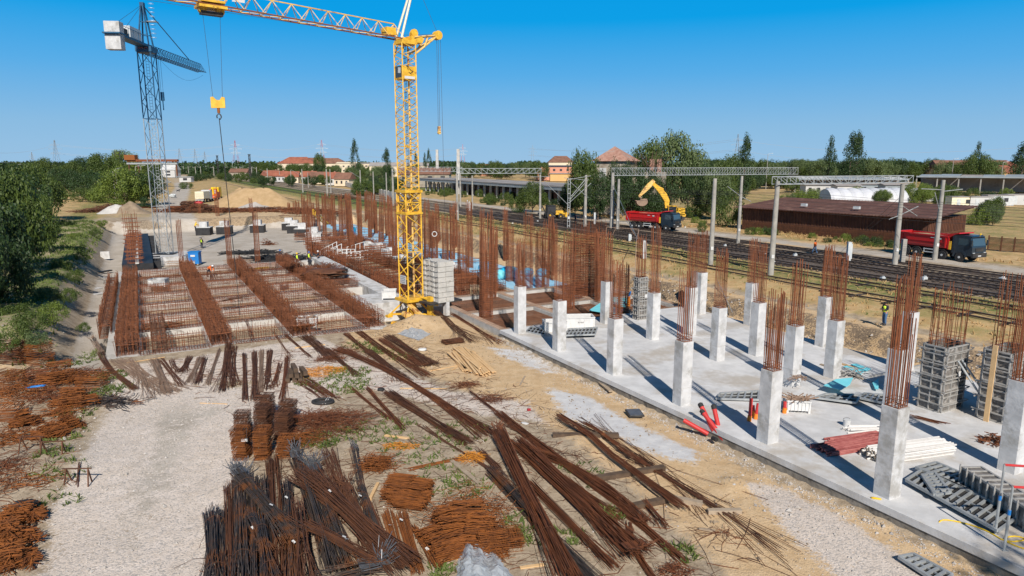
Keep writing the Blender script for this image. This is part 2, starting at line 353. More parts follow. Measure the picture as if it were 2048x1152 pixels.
# ================================================================ the ground
def axis(lo, hi, step, far_lo, far_hi):
    a = list(np.arange(lo, hi, step)); s = step; x = hi
    while x < far_hi: a.append(x); s *= 1.055; x += s
    s = step; x = lo-step; b = []
    while x > far_lo: b.append(x); s *= 1.055; x -= s
    return np.array(sorted(b)+a)
gx = axis(-78, 58, .42, -9000, 9000); gy = axis(14, 168, .42, -400, 12000)
gx = np.unique(np.concatenate([gx[gx < -190], np.arange(-190, -78, 1.4), gx[gx >= -78]])); gy = np.unique(np.concatenate([gy[gy < 168], np.arange(168, 420, 1.6), gy[gy > 421]]))
X, Y = np.meshgrid(gx, gy); Z = ground(X, Y)
uu = X*U[0]+Y*U[1]; vv = X*V[0]+Y*V[1]
g = MB(); nx = len(gx); i = np.arange((len(gy)-1)*nx).reshape(-1, nx)[:, :-1].ravel()
g.add(np.stack([X, Y, Z], -1).reshape(-1, 3), np.stack([i, i+1, i+nx+1, i+nx], 1))
gm = bpy.data.materials.new('ground'); gm.use_nodes = True
gobj = g.build('ground', gm, smooth=True); tag(gobj, kind='structure')
sd = {k: sdist(X, Y, p) for k, p in PL.items()}
near = sm(-Y, -118, -90)
z1 = np.zeros(X.shape+(4,)); z2 = np.zeros_like(z1)
s1 = lambda d, w=1.2: sm(d, -w, w)
z1[..., 0] = np.maximum.reduce([s1(sd['gravel'], .8)*(1-.35*sm(fbm(X, Y, 5.), .1, .35)), s1(sd['gravel2'], .7)*.75, s1(sd['gravel3'], 1.)*.8])       # pale gravel
emb = sm(-vv, 6.5, 8.5)*sm(-uu, 50, 58)
z1[..., 1] = np.maximum(s1(sd['grassL'], 2.)*sm(-vv, 6., 8)*.62, .5*emb)*(1-sm(-vv, 13, 17)*.8)                        # green grass
rail = sm(vv, 46, 50)*(1-sm(vv, 60, 62.5)); z1[..., 1] = np.maximum(z1[..., 1], .33*rail+.2*sm(vv, 52, 56)*(1-sm(vv, 61, 63))+.22*sm(-uu, 165, 175)*(1-s1(sd['road'], 3)))
z1[..., 1] = np.maximum(z1[..., 1], .25*sm(Y, 240, 330)+.42*(vv > 98)*(vv < 200))
z1[..., 2] = np.maximum(.85*rail, .75*sm(vv, 81, 85)+.5*sm(-uu, 160, 175)*(vv < 50)+.3*(Y > 200)+.3*emb)                                 # dry ochre grass
z1[..., 3] = .5*s1(3.-np.abs(uu+158.3), 1.)*(vv > -6)*(vv < 42)+emb*sm(-vv, 10, 14)*(1-sm(-uu, 150, 175))*.8+.55*s1(1.4-np.abs(vv-45.0), .6)*sm(-uu, -30, 10)         # dark soil
trackL = sm(vv+1.4*fbm(X, Y, 4.), 60.8, 62.8)*(1-sm(vv+1.*fbm(X, Y, 4.), 75.6, 77.4))
z2[..., 0] = trackL*(1-.75*sm(-uu, 120, 190))*(1-.6*s1(1.1-np.abs(vv-72.4), .5)-.3*s1(.8-np.abs(vv-64.4), .5))                                                             # oily ballast
z2[..., 1] = np.maximum.reduce([s1(sd['dirt'], 1.8), .45*sm(-vv, 5, 6.5)*(1-sm(-vv, 9, 10))*(uu < -50)*(uu > -160), .85*sm(vv, 42, 43)*(1-sm(vv, 46.5, 48)), s1(sd['sandback'], 3)*.6, .75*sm(-uu, 59, 62)*(1-sm(-uu, 66, 70))*sm(vv, 24, 26)])    # tan sandy dirt
z2[..., 2] = np.maximum(s1(sd['dust'], 1.1), s1(sd['dust2'], 1.2)*.7)*.95                                                 # spilled cement dust
z2[..., 3] = np.maximum.reduce([s1(sd['road'], 3), .7*sm(vv, 77, 79)*(1-sm(vv, 80.5, 84))*(X > -200), s1(-np.abs(vv+4)+1.2, .6)*sm(-uu, 45, 52)*(uu > -160), .62*s1(sd['gravel']-2.3, 1.3)*(1-sm(Y, 33, 40)), .7*(uu < -95)*(uu > -158)*(vv > -5)*(vv < 42)])   # packed road
for nm, zz in (('zone_a', z1), ('zone_b', z2)):
    at_ = gobj.data.attributes.new(nm, 'FLOAT_COLOR', 'POINT'); at_.data.foreach_set('color', np.clip(zz, 0, 1).astype(np.float32).ravel())
nt = gm.node_tree; nt.nodes.clear(); L = nt.links.new
geo = nd(nt, 'ShaderNodeNewGeometry')
def noise(scale, detail=6., rough=.6):
    n = nd(nt, 'ShaderNodeTexNoise', i_Scale=scale, i_Detail=detail, i_Roughness=rough); L(geo.outputs['Position'], n.inputs['Vector']); return n.outputs[0]
def rng_(x, a, b):
    r = nd(nt, 'ShaderNodeMapRange'); L(x, r.inputs[0]); r.inputs[1].default_value = a; r.inputs[2].default_value = b; return r.outputs[0]
def mixc(f, a, b):
    m = nd(nt, 'ShaderNodeMix', data_type='RGBA')
    if isinstance(f, float): m.inputs[0].default_value = f
    else: L(f, m.inputs[0])
    for q, k in ((a, 6), (b, 7)):
        if isinstance(q, tuple): m.inputs[k].default_value = q+(1,)
        else: L(q, m.inputs[k])
    return m.outputs[2]
nbig = noise(.35, 8.); nmid = noise(1.6, 8.); nfine = noise(9., 5.); npeb = noise(22., 3.)
vor = nd(nt, 'ShaderNodeTexVoronoi', i_Scale=17.); L(geo.outputs['Position'], vor.inputs['Vector'])
vor2 = nd(nt, 'ShaderNodeTexVoronoi', i_Scale=3.2); L(geo.outputs['Position'], vor2.inputs['Vector'])
def two(a, b, n=nmid, lo=.35, hi=.65): return mixc(rng_(n, lo, hi), a, b)
soil = two((.30, .235, .165), (.47, .39, .29)); soil = mixc(rng_(nfine, .52, .72), soil, (.20, .15, .10))
vr = nd(nt, 'ShaderNodeSeparateColor'); L(vor.outputs['Color'], vr.inputs[0])
layers = dict(
    gravel=mixc(rng_(vr.outputs[0], .55, 1.0), mixc(rng_(nmid, .35, .7), (.68, .60, .535), (.56, .48, .405)), (.36, .335, .31)),
    green=two((.075, .115, .025), (.17, .20, .055), nfine), dry=mixc(rng_(nbig, .45, .62), two((.42, .27, .12), (.58, .41, .22), nmid), (.30, .24, .10)),
    dark=two((.07, .055, .045), (.20, .15, .105), nmid), ballast=mixc(rng_(vr.outputs[1], .3, .9), two((.045, .034, .028), (.12, .092, .074), nbig), (.16, .13, .11)),
    tan=mixc(rng_(nfine, .5, .75), two((.52, .36, .20), (.62, .46, .285), nmid), (.37, .27, .16)),
    dust=two((.50, .50, .51), (.62, .62, .62), nmid), road=mixc(rng_(nfine, .5, .75), two((.38, .335, .28), (.52, .475, .42), nbig), (.30, .26, .21)))
aa = nd(nt, 'ShaderNodeAttribute', attribute_name='zone_a'); ab = nd(nt, 'ShaderNodeAttribute', attribute_name='zone_b')
sa = nd(nt, 'ShaderNodeSeparateColor'); L(aa.outputs['Color'], sa.inputs[0]); sb = nd(nt, 'ShaderNodeSeparateColor'); L(ab.outputs['Color'], sb.inputs[0])
src = dict(gravel=sa.outputs[0], green=sa.outputs[1], dry=sa.outputs[2], dark=aa.outputs['Alpha'], ballast=sb.outputs[0], tan=sb.outputs[1], dust=sb.outputs[2], road=ab.outputs['Alpha'])
c = soil
mixn = nd(nt, 'ShaderNodeMath', operation='ADD'); L(nmid, mixn.inputs[0]); L(nfine, mixn.inputs[1])
for k in ('tan', 'dry', 'gravel', 'ballast', 'dark', 'green', 'road', 'dust'):
    f = nd(nt, 'ShaderNodeMath', operation='MULTIPLY_ADD'); L(mixn.outputs[0], f.inputs[0]); f.inputs[1].default_value = .9; f.inputs[2].default_value = -.9
    ad = nd(nt, 'ShaderNodeMath', operation='ADD'); L(f.outputs[0], ad.inputs[0]); L(src[k], ad.inputs[1])
    c = mixc(rng_(ad.outputs[0], .38, .62), c, layers[k])
pr = nd(nt, 'ShaderNodeBsdfPrincipled', i_Roughness=.95); pr.inputs['Specular IOR Level'].default_value = .2
L(c, pr.inputs['Base Color'])
hsum = nd(nt, 'ShaderNodeMath', operation='MULTIPLY_ADD'); L(vor.outputs['Distance'], hsum.inputs[0]); hsum.inputs[1].default_value = -.5; L(nfine, hsum.inputs[2])
h2 = nd(nt, 'ShaderNodeMath', operation='MULTIPLY_ADD'); L(nmid, h2.inputs[0]); h2.inputs[1].default_value = 1.6; L(hsum.outputs[0], h2.inputs[2])
bu = nd(nt, 'ShaderNodeBump', i_Strength=.5, i_Distance=.05); L(h2.outputs[0], bu.inputs['Height']); L(bu.outputs[0], pr.inputs['Normal'])
ou = nd(nt, 'ShaderNodeOutputMaterial'); L(pr.outputs[0], ou.inputs[0])
# ---------------------------------------------------------------- loose stones, grass, weeds (stuff)
def scatter(n, x0, x1, y0, y1, keep):
    x = rng.uniform(x0, x1, n); y = np.sqrt(rng.uniform(y0**2, y1**2, n))*1.; x = x*(y/y1) if False else x
    k = keep(x, y); return x[k], y[k]
def stones(name, x, y, size):
    n = len(x); base = np.array([(1, 0, 0), (0, 1, 0), (-1, 0, 0), (0, -1, 0), (0, 0, .8), (0, 0, -.4)])
    s = size*np.exp(rng.normal(0, .45, n)); an = rng.uniform(0, 6.28, n)
    v = base[None]*rng.uniform(.6, 1.3, (n, 6, 1))*s[:, None, None]
    vx = v[..., 0]*np.cos(an)[:, None]-v[..., 1]*np.sin(an)[:, None]*.8; vy = v[..., 0]*np.sin(an)[:, None]+v[..., 1]*np.cos(an)[:, None]*.8
    P = np.stack([vx+x[:, None], vy+y[:, None], v[..., 2]+ground(x, y)[:, None]+.2*s[:, None]], -1)
    f = np.array([(0, 1, 4), (1, 2, 4), (2, 3, 4), (3, 0, 4), (1, 0, 5), (2, 1, 5), (3, 2, 5), (0, 3, 5)])
    b = MB(); b.add(P.reshape(-1, 3), (np.arange(n)[:, None, None]*6+f[None]).reshape(-1, 3))
    tag(b.build(name, M['stone']), kind='stuff')
def offcuts(name, n, x0, x1, y0, y1, keep, L, r, mt):
    x = rng.uniform(x0, x1, n); y = rng.uniform(y0, y1, n); k = keep(x, y); x, y = x[k], y[k]; n = len(x); a = rng.uniform(0, 6.28, n); l = L*np.exp(rng.normal(0, .5, n)); z = ground(x, y)
    c = rng.normal(0, .12, n)*l; P = np.stack([np.stack([x-np.cos(a)*l/2, y-np.sin(a)*l/2, z+.01], 1), np.stack([x-np.sin(a)*c, y+np.cos(a)*c, z+.03+np.abs(rng.normal(0, .02, n))], 1), np.stack([x+np.cos(a)*l/2, y+np.sin(a)*l/2, z+.015], 1)], 1)
    b = MB(); b.rods(P, r, 4); return tag(b.build(name, M[mt]), kind='stuff')
mess = poly_px([(250, 740), (640, 690), (760, 650), (900, 700), (1060, 800), (1330, 1000), (1450, 1152), (420, 1152), (560, 900), (500, 800)])
km = lambda x, y: sdist(x, y, mess) > rng.uniform(-1.5, 1., len(x))
offcuts('wire_offcuts', 4200, -25, 12, 17, 56, km, .75, .006, 'rust_dark'); offcuts('bar_offcuts', 900, -25, 12, 17, 56, km, .5, .012, 'rust'); offcuts('wood_chips', 900, -25, 12, 17, 56, km, .22, .02, 'woodgrey')
offcuts('left_wire_offcuts', 2600, -26, -11, 18, 42, lambda x, y: sdist(x, y, PL['gravel']) < -.6, .7, .008, 'rust')
kg = lambda x, y: (np.maximum(sdist(x, y, PL['gravel']), sdist(x, y, PL['gravel2'])) > rng.uniform(-1.6, 1.2, len(x)))
x, y = scatter(60000, -30, 18, 17, 50, kg); stones('gravel_stones', x, y, .024)
xe = rng.uniform(-44.5, 3, 5200); ve = 23.3-np.abs(rng.normal(0, .45, 5200)); stones('edge_rubble', xe*U[0]+ve*V[0], xe*U[1]+ve*V[1], .03)
x, y = scatter(2600, -30, 18, 17, 50, kg); stones('coarse_stones', x, y, .05)
x, y = scatter(9000, -42, 26, 18, 66, lambda x, y: (ground(x, y) > -.25) & (ground(x, y) < 1.9) & ((x*V[0]+y*V[1]) < 23) & (fbm(x, y, 4.) > -.1)); stones('rubble', x, y, .03)
x, y = scatter(5000, 8, 34, 30, 75, lambda x, y: np.abs((x*V[0]+y*V[1])-44.6) < rng.uniform(0, 1.6, len(x))); stones('bank_rubble', x, y, .07)
def stones2(name, x, y, size, mt):
    stones(name, x, y, size); o = bpy.data.objects[name]; o.data.materials[0] = M[mt]
x, y = scatter(9000, -12, 18, 17, 58, lambda x, y: (sdist(x, y, PL['dirt']) > rng.uniform(-2, .6, len(x))) & (fbm(x, y, 3.) > -.05)); stones2('dirt_clods', x, y, .035, 'dirt')
def blades(name, x, y, h, w, mt, kind='stuff', lean=.45, per=3):
    x = np.repeat(x, per)+rng.normal(0, w*1.5, len(x)*per); y = np.repeat(y, per)+rng.normal(0, w*1.5, len(y)*per); n = len(x)
    z = ground(x, y)-.02; a = rng.uniform(0, 6.28, n); hh = h*rng.uniform(.45, 1.25, n); ww = w*rng.uniform(.6, 1.3, n)
    lx = rng.normal(0, lean, n)*hh; ly = rng.normal(0, lean, n)*hh; ca, sa_ = np.cos(a)*ww, np.sin(a)*ww
    P = np.stack([np.stack([x-ca, y-sa_, z], 1), np.stack([x+ca, y+sa_, z], 1), np.stack([x+ca*.4+lx, y+sa_*.4+ly, z+hh], 1), np.stack([x-ca*.4+lx, y-sa_*.4+ly, z+hh], 1)], 1)
    b = MB(); b.quads(P); return tag(b.build(name, mt), kind=kind)
Uf = lambda x, y: (x*U[0]+y*U[1], x*V[0]+y*V[1])
def kL(x, y):
    u, v = Uf(x, y); return (v < -6.3) & (v > -17) & (u < -50) & (u > -160) & (fbm(x, y, 3.5) > rng.uniform(-.5, .35, len(x))+.35*(v < -13))
x, y = scatter(52000, -95, -24, 38, 150, kL); blades('embankment_grass', x, y, .30, .055, M['grass'])
def kR(x, y):
    u, v = Uf(x, y); return (v > 46.3) & (v < 61.5) & (fbm(x, y, 5.) > rng.uniform(-.55, .3, len(x)))
x, y = scatter(30000, -40, 50, 36, 150, kR); blades('dry_grass', x, y, .22, .045, M['drygrass'])
x, y = scatter(13000, -40, 50, 36, 150, lambda x, y: (lambda u, v: (v > 47) & (v < 63) & (fbm(x+50, y, 6.) > .12+rng.uniform(-.1, .2, len(x))-.18*sm(v, 53, 56)))(*Uf(x, y))); blades('trackside_grass', x, y, .20, .05, M['grass'])
x, y = scatter(20000, 10, 95, 50, 150, lambda x, y: (lambda u, v: (v > 84.5) & (v < 91) & (fbm(x+50, y, 6.) > rng.uniform(-.4, .3, len(x))))(*Uf(x, y))); blades('verge_dry_grass', x, y, .4, .07, M['drygrass'])
WEEDS = [(690, 770, 2.2, 200), (700, 745, 1.5, 90), (620, 765, 1., 40), (640, 885, 1.0, 90), (605, 880, .8, 60), (670, 870, 1.2, 60), (760, 860, 2.2, 130), (850, 900, 2.5, 110), (925, 870, 1.8, 60), (880, 960, 1.6, 70), (930, 975, 1.3, 60), (1040, 1050, .9, 60), (1225, 1030, .5, 60), (1060, 1070, .8, 40), (1365, 1110, .7, 50), (1135, 1070, .8, 40), (885, 1140, .5, 40), (745, 700, 1., 50), (770, 705, 1., 40),
         (130, 870, 1.2, 60), (150, 830, 1.2, 60), (110, 910, 1., 50), (215, 755, 1.4, 120), (205, 790, 1.2, 100), (230, 780, 1., 60), (150, 720, 2., 120), (190, 690, 1.5, 80), (120, 950, 1.4, 50), (100, 1010, 1.2, 30), (770, 520, 3, 90), (850, 590, 1.6, 40), (800, 715, 1., 30), (560, 1110, .1, 2), (715, 690, 1.2, 60), (1150, 950, 1.5, 30), (640, 600, .2, 2)]
xs, ys = [], []
for px, py, r, n in WEEDS:
    p = at(px, py, 0); n = int(n*.62); r = r*.85; a = rng.uniform(0, 6.28, n); q = r*np.sqrt(rng.random(n)); xs.append(p[0]+q*np.cos(a)); ys.append(p[1]+q*np.sin(a))
blades('weeds', np.concatenate(xs), np.concatenate(ys), .17, .035, M['grass'], lean=.9, per=5)
# ================================================================ slab with columns
slab = thing('floor_slab', 'pale concrete floor slab carrying the rows of square columns', 'floor slab', uvp(-20, 32, .5))
b = MB(); b.ubox(-45, 6, 23.35, 41.9, .22, .5); b.build('deck', M['slab'], slab)
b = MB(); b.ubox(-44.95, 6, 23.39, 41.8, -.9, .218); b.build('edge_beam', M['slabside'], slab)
def starter(root, p, h, n, s, z0, ties=3, lean=(0, 0), r=.020, name='starter_bars', seed=0, full=0.):
    rr = np.random.default_rng(seed+int(abs(p[0])*100)+int(abs(p[1])*10)); b = MB(); k = []
    n = n+4; per = max(1, n//4)
    for i in range(4):
        for j in range(per):
            t = (j/per-.5)*s; a, c = [(-.5*s, t), (t, .5*s), (.5*s, -t), (-t, -.5*s)][i]; k.append((a, c))
    P = []
    for a, c in k:
        q = U3*a+V3*c; hh = h*rr.uniform(.93, 1.02) if rr.random() < .75 else h*rr.uniform(.72, .95)
        d = A3(rr.normal(0, .016)+lean[0], rr.normal(0, .016)+lean[1], 0)*hh/3
        P.append([p+q+Z3*z0, p+q+d*.45+Z3*(z0+hh*.5), p+q+d+Z3*(z0+hh)])
    b.rods(P, r, 4); b.build(name, M['rust_cage'], root)
    t = MB(); zz = list(z0+.08+np.arange(ties)*.13)
    if full: zz = list(np.arange(z0+.1, z0+h*full, .16))
    for z in zz:
        f = (z-z0)/3; o = A3(lean[0], lean[1], 0)*f; c4 = [p+o+U3*a*s*.53+V3*c*s*.53+Z3*(z+rr.normal(0, .01)) for a, c in ((-1, -1), (1, -1), (1, 1), (-1, 1), (-1, -1))]
        t.rods([c4], r*.75, 3)
    t.build('stirrups', M['rust_cage'], root)
def shaft_mb(p, s, z0, z1):
    c = .03; h = s/2; o = [(-h+c, -h), (h-c, -h), (h, -h+c), (h, h-c), (h-c, h), (-h+c, h), (-h, h-c), (-h, -h+c)]
    b = MB(); b.prism([tuple((p+U3*a+V3*d)[:2]) for a, d in o], z0, z1); return b
# px of the foot, foot row, top row, top of the starter bars
ROWS = [('row nearest the slab edge', [(1040, 668, 575, 482), (1119, 703, 604, 498), (1230, 750, 640, 523), (1366, 812, 686, 548), (1540, 888, 745, 590), (1783, 998, 820, 640)]),
        ('second row in from the slab edge', [(1213, 648, 565, 468), (1307, 680, 588, 455), (1437, 722, 618, 504), (1587, 773, 655, 528), (1790, 850, 703, 562), (2032, 948, 768, 590)]),
        ('third row in from the slab edge', [(1381, 671, 577, 470), (1515, 712, 608, 494), (1669, 757, 644, 517)]),
        ('last row beside the earth bank', [(1402, 629, 547, 466), (1502, 651, 568, 482), (1648, 694, 596, 497), (1816, 742, 627, 516)])]
COLS = []
for rn, L_ in ROWS:
    m_ = len(L_)
    for i, (px, by, ty, sy) in enumerate(L_):
        p = at(px, by, .5); p[1] += .35; COLS.append(p)
        h = hgt(px, by, ty, .5)*1.01; hs_ = hgt(px, by, sy, .5)
        t = thing('concrete_column', f'square concrete column, {ORD[m_-1-i]} from the front in the {rn}', 'column', (p[0], p[1], .5), group='concrete columns on the slab')
        b = shaft_mb(p, .70, .48, .5+h); b.build('shaft', M['concrete'], t)
        b = MB(); zz_ = .5+h*(.28 if (i*7+len(rn)) % 3 else .5); b.prism([tuple((A3(p[0], p[1], 0)+U3*a+V3*d)[:2]) for a, d in ((-.353, -.353), (.353, -.353), (.353, .353), (-.353, .353))], zz_, zz_+.02); b.build('formwork_seam', M['concrete_old'], t)
        starter(t, A3(p[0], p[1], 0), hs_-h+.25, 12 if i % 2 else 16, .52, .5+h-.05, ties=3)
# formwork towers with their bars
def panel(b, o, ax, w, h, nrm, rows, cols, mt=M['form'], t=.09, skin=True):
    ax = np.array(ax); nrm = np.array(nrm); o = np.array(o)
    def bx(a0, a1, z0, z1, d0, d1, m):
        v = [o+ax*a+Z3*z+nrm*d for z in (z0, z1) for a, d in ((a0, d0), (a1, d0), (a1, d1), (a0, d1))]
        b.add(v, [(3, 2, 1, 0), (4, 5, 6, 7), (0, 1, 5, 4), (1, 2, 6, 5), (2, 3, 7, 6), (3, 0, 4, 7)], m)
    if skin: bx(0, w, 0, h, 0, .02, M['ply'])
    for i in range(rows+1):
        z = (h-.07)*i/rows; bx(0, w, z, z+.07, .021, t, mt)
    for i in range(cols+1):
        a = (w-.05)*i/cols; bx(a, a+.05, 0, h, .022, t+.004, mt)
def formwork(px, by, h, a, c, label, hb, props=True, board=False):
    p = at(px, by, .5); p[1] += .4; t = thing('column_formwork', label, 'formwork', (p[0], p[1], .5))
    b = MB()
    for sgn in (1, -1):
        panel(b, p+U3*a/2*sgn-V3*(c/2)*sgn+Z3*0, V3*sgn, c, h, U3*sgn, 9, 3); panel(b, p-V3*c/2*(-sgn)+U3*(a/2)*(-sgn)*-1, -U3*sgn, a, h, V3*sgn, 9, 2)
    b.build('panels', None, t)
    k = MB()
    for z in np.linspace(.35, h-.3, 5):
        for sgn in (1, -1):
            k.bar(p+U3*(a/2+.13)*sgn-V3*(c/2+.25)+Z3*z, p+U3*(a/2+.13)*sgn+V3*(c/2+.25)+Z3*z, .035, 4); k.bar(p+V3*(c/2+.13)*sgn-U3*(a/2+.25)+Z3*(z+.09), p+V3*(c/2+.13)*sgn+U3*(a/2+.25)+Z3*(z+.09), .035, 4)
    k.build('clamps', M['form'], t)
    s = MB(); s.add([p+U3*(a/2+.115)+V3*q+Z3*z for q, z in ((.12, h*.52), (.38, h*.52), (.38, h*.6), (.12, h*.6))], [(0, 1, 2, 3)]); s.build('notice_plate', M['white'], t)
    if props:
        for q in (-.1, .25):
            s = MB(); e = p+U3*(a/2+1.9)+V3*(q*1.5+.7); s.cyl(p+U3*(a/2+.14)+V3*q+Z3*h*.78, e, .04, 8); s.cyl(p+U3*(a/2+.14)+V3*q+Z3*h*.78, (p+U3*(a/2+.14)+V3*q+Z3*h*.78)*.5+e*.5, .055, 8); s.box(e, (.3, .3, .03)); s.build('prop', M['galv'], t)
    if board:
        s = MB(); s.box(p-V3*(c/2+.35)+Z3*h*.54, (.22, .06, h*1.1), RZU); s.build('upright_board', M['wood'], t)
    r = MB(); P = []
    for i in range(26):
        d = (rng.uniform(-.42, .42), rng.uniform(-.42, .42))
        d = (math.copysign(.40, d[0]), d[1]) if i % 2 else (d[0], math.copysign(.42, d[1]))
        q = p+U3*d[0]*a+V3*d[1]*c; P.append([q+Z3*(h-.2), q+Z3*(h+hb*rng.uniform(.8, 1.02))+A3(rng.normal(0, .06), rng.normal(0, .06), 0)])
    r.rods(P, .016, 4)
    for z in (h+.1, h+.25, h+.45, h+hb*.55): r.rods([[p+U3*x*a*.42+V3*y_*c*.44+Z3*z for x, y_ in ((-1, -1), (1, -1), (1, 1), (-1, 1), (-1, -1))]], .013, 3)
    r.build('starter_bars', M['rust_cage'], t)
formwork(1888, 818, hgt(1888, 818, 690, .5), 1.1, 1.9, 'tall steel column formwork with white notice plate and two slanting props', 3.1)
formwork(2016, 838, hgt(2016, 838, 700, .5), 1.2, 2.3, 'tall steel column formwork with an upright yellow board, cut by the right picture edge', 3.9, False, True)
formwork(1281, 640, hgt(1281, 640, 555, .5), .62, .8, 'narrow grey column formwork with clamps behind the second column row', 3.5, False)
p = at(1385, 605, .5); t = thing('formwork_panel', 'dark steel formwork panel leaning on the rearmost column by the bank', 'formwork', p); b = MB(); panel(b, p-V3*.3, V3, .7, 2.9, -U3, 8, 2); b.build('frame', None, t)
b = MB(); b.bar(at(1433, 590, .6)+Z3*1.4, at(1465, 625, .5), .03, 6); b.build('prop', M['galv'], t)
# low cells left of the slab, topped with mesh
wt = thing('sunken_grid', 'low concrete beams topped with grey mesh left of the slab, rusty mats between', 'foundation', uvp(-52, 33, 0))
b = MB()
for a, c in ((-59.6, -59), (-52.6, -52), (-45.7, -45.1)): b.ubox(a, c, 23.6, 42.6, -1, .28)
for a, c in ((23.6, 24.1), (30.4, 31.), (36.6, 37.2), (42, 42.6)): b.ubox(-59, -52.6, a, c, -1, .276); b.ubox(-52, -45.7, a, c, -1, .276)
b.build('low_walls', M['concrete_old'], wt)
b = MB(); P = []
for u0, u1 in ((-59, -52.6), (-52, -45.7)):
    for v0, v1 in ((24.1, 30.4), (31, 36.6), (37.2, 42)):
        P += [[uvp(u0, v, -.02), uvp(u1, v, -.02)] for v in np.arange(v0+.1, v1, .16)]+[[uvp(u, v0, .0), uvp(u, v1, .0)] for u in np.arange(u0+.1, u1, .2)]
b.bars(P, .022, 3); b.build('mats', M['rust_dark'], wt)
b = MB(); P = []
for a in (-59.3, -52.3, -45.4):
    for o in (-.3, -.1, .1, .3): P.append([uvp(a+o, 23.6, .38), uvp(a+o, 42.6, .38)])
    P += [[uvp(a-.35, v, .40), uvp(a+.35, v, .40)] for v in np.arange(23.7, 42.6, .18)]
for a in (23.85, 30.7, 36.9, 42.3):
    for o in (-.25, 0, .25): P.append([uvp(-59, a+o, .38), uvp(-45, a+o, .38)])
    P += [[uvp(u, a-.3, .40), uvp(u, a+.3, .40)] for u in np.arange(-59, -45, .18)]
b.bars(P, .02, 3); b.build('mesh_strips', M['rust_grey'], wt)
# ================================================================ the foundation grid on the left
fd = thing('foundation_grid', 'pale concrete foundation grid with sand-filled cells between rusty rebar beams', 'foundation', uvp(-73, 9, 0))
UL = [-94.5, -87.8, -82.8, -77.3, -71.6, -65.8, -60.0, -52.6]; VL = [-1.6, 4.4, 10.1, 16.0]
b = MB(); hw = .85
for i, v in enumerate(VL): b.ubox(-95.2, -52, v-hw-(.5 if i == 0 else 0), v+hw, -1.7, 0)
for u in UL:
    for v0, v1 in zip(VL[:-1], VL[1:]): b.ubox(u-.75, u+.75, v0+hw, v1-hw, -1.7, -.004)
    if u < -64: b.ubox(u-.75, u+.75, 16.85, 20.2, -1.7, -.004)
b.build('strips', M['concrete_old'], fd)
b = MB(); b.ubox(-95.2, -60.2, 20.2, 22, -1.7, .30); b.ubox(-65.0, -60.2, 16.85, 20.2, -1.7, .297); b.ubox(-52.2, -51.6, -2.9, 16.9, -1.5, -.02); b.build('raised_block', M['concrete'], fd)
for i, (u0, u1) in enumerate(zip(UL[:-1], UL[1:])):
    for j, (v0, v1) in enumerate(list(zip(VL[:-1], VL[1:]))+[(16, 19.35)]):
        if j == 3 and i > 4: continue
        b = MB(); n = 9; gu = np.linspace(u0+.75, u1-.75, n); gv = np.linspace(v0+hw, v1-hw+(0 if j < 3 else .85), n)
        A, B = np.meshgrid(gu, gv); zz = -.55+.10*fbm(A, B, 2.); q = np.stack([A*U[0]+B*V[0], A*U[1]+B*V[1], zz], -1).reshape(-1, 3)
        k = np.arange((n-1)*n).reshape(n-1, n)[:, :-1].ravel(); b.add(q, np.stack([k, k+n, k+n+1, k+1], 1)[:, ::-1]); b.build('sand_fill', M['sandpale'], fd, smooth=True)
def ucage(ax, p, q, w, h, step=.2, nl=4, hook=True, mt='rust', name='rebar_beam_cage', z=0., label='', group=None, jit=.03, r=.016, cat='rebar cage', tall=0.):
    p = np.array(p, float); q = np.array(q, float); L = np.linalg.norm(q-p); d = (q-p)/L; s = np.cross(Z3, d); n = int(L/step)
    t = thing(name, label, cat, (p+q)/2, group=group); P = []; H_ = []
    for i in range(n+1):
        o = p+d*(i*step+rng.normal(0, .03))
        for k in (-1, 1):
            hh = h*(1+rng.normal(0, .05))+tall*rng.random(); e = A3(rng.normal(0, jit), rng.normal(0, jit), 0)
            a = o+s*w/2*k; pts = [a+Z3*(z+.03), a+e*.5+Z3*(z+hh*.5), a+e+Z3*(z+hh)]
            if hook: pts.append(a+e-s*k*min(.16, w*.3)+Z3*(z+hh+.02))
            else: pts.append(a+e*1.2+Z3*(z+hh+.05))
            P.append(pts)
        H_.append([o-s*w/2+Z3*(z+.06), o+s*w/2+Z3*(z+.06)]); H_.append([o-s*w/2+Z3*(z+h*.7), o+s*w/2+Z3*(z+h*.7+rng.normal(0, .06))])
        if w > 1.2:
            for k in (-.5, 0, .5): e = A3(rng.normal(0, .05), rng.normal(0, .05), 0); a = o+s*w/2*(k+rng.normal(0, .08)); hh = h*rng.uniform(.75, 1.2); P.append([a+Z3*(z+.03), a+e*.5+Z3*(z+hh*.5), a+e+Z3*(z+hh)]+([a+e-s*.1+Z3*(z+hh+.02)] if hook else [a+e*1.2+Z3*(z+hh+.05)]))
    b = MB(); b.rods(P, r, 3); b.bars(H_, r, 3); b.build('stirrups', M[mt], t)
    b = MB(); P = []
    for zz in np.linspace(.08, h*(.72 if w > 1.2 else .9), nl):
        for k in (-1, -.33, .33, 1):
            P.append([p+s*w/2*k*.96+Z3*(z+zz)+d*rng.uniform(-.3, .3), (p+q)/2+s*w/2*k*.96+Z3*(z+zz+rng.normal(0, .03)), q+s*w/2*k*.96+Z3*(z+zz)+d*rng.uniform(-.3, .3)])
    b.rods(P, r*1.15, 3); b.build('long_bars', M[mt], t); return t
names = ['double outermost left', 'second from the left', 'middle', 'rightmost']
for i, v in enumerate(VL):
    ucage(U3, uvp(-94.3 if i else -90.5, v), uvp(-52.4, v), 1.35, 1.15, .17, 6, label=f'long dense rusty rebar beam of the foundation grid, {ORD[i]} from the left', group='long rebar beams of the foundation grid', jit=.05, tall=.18)
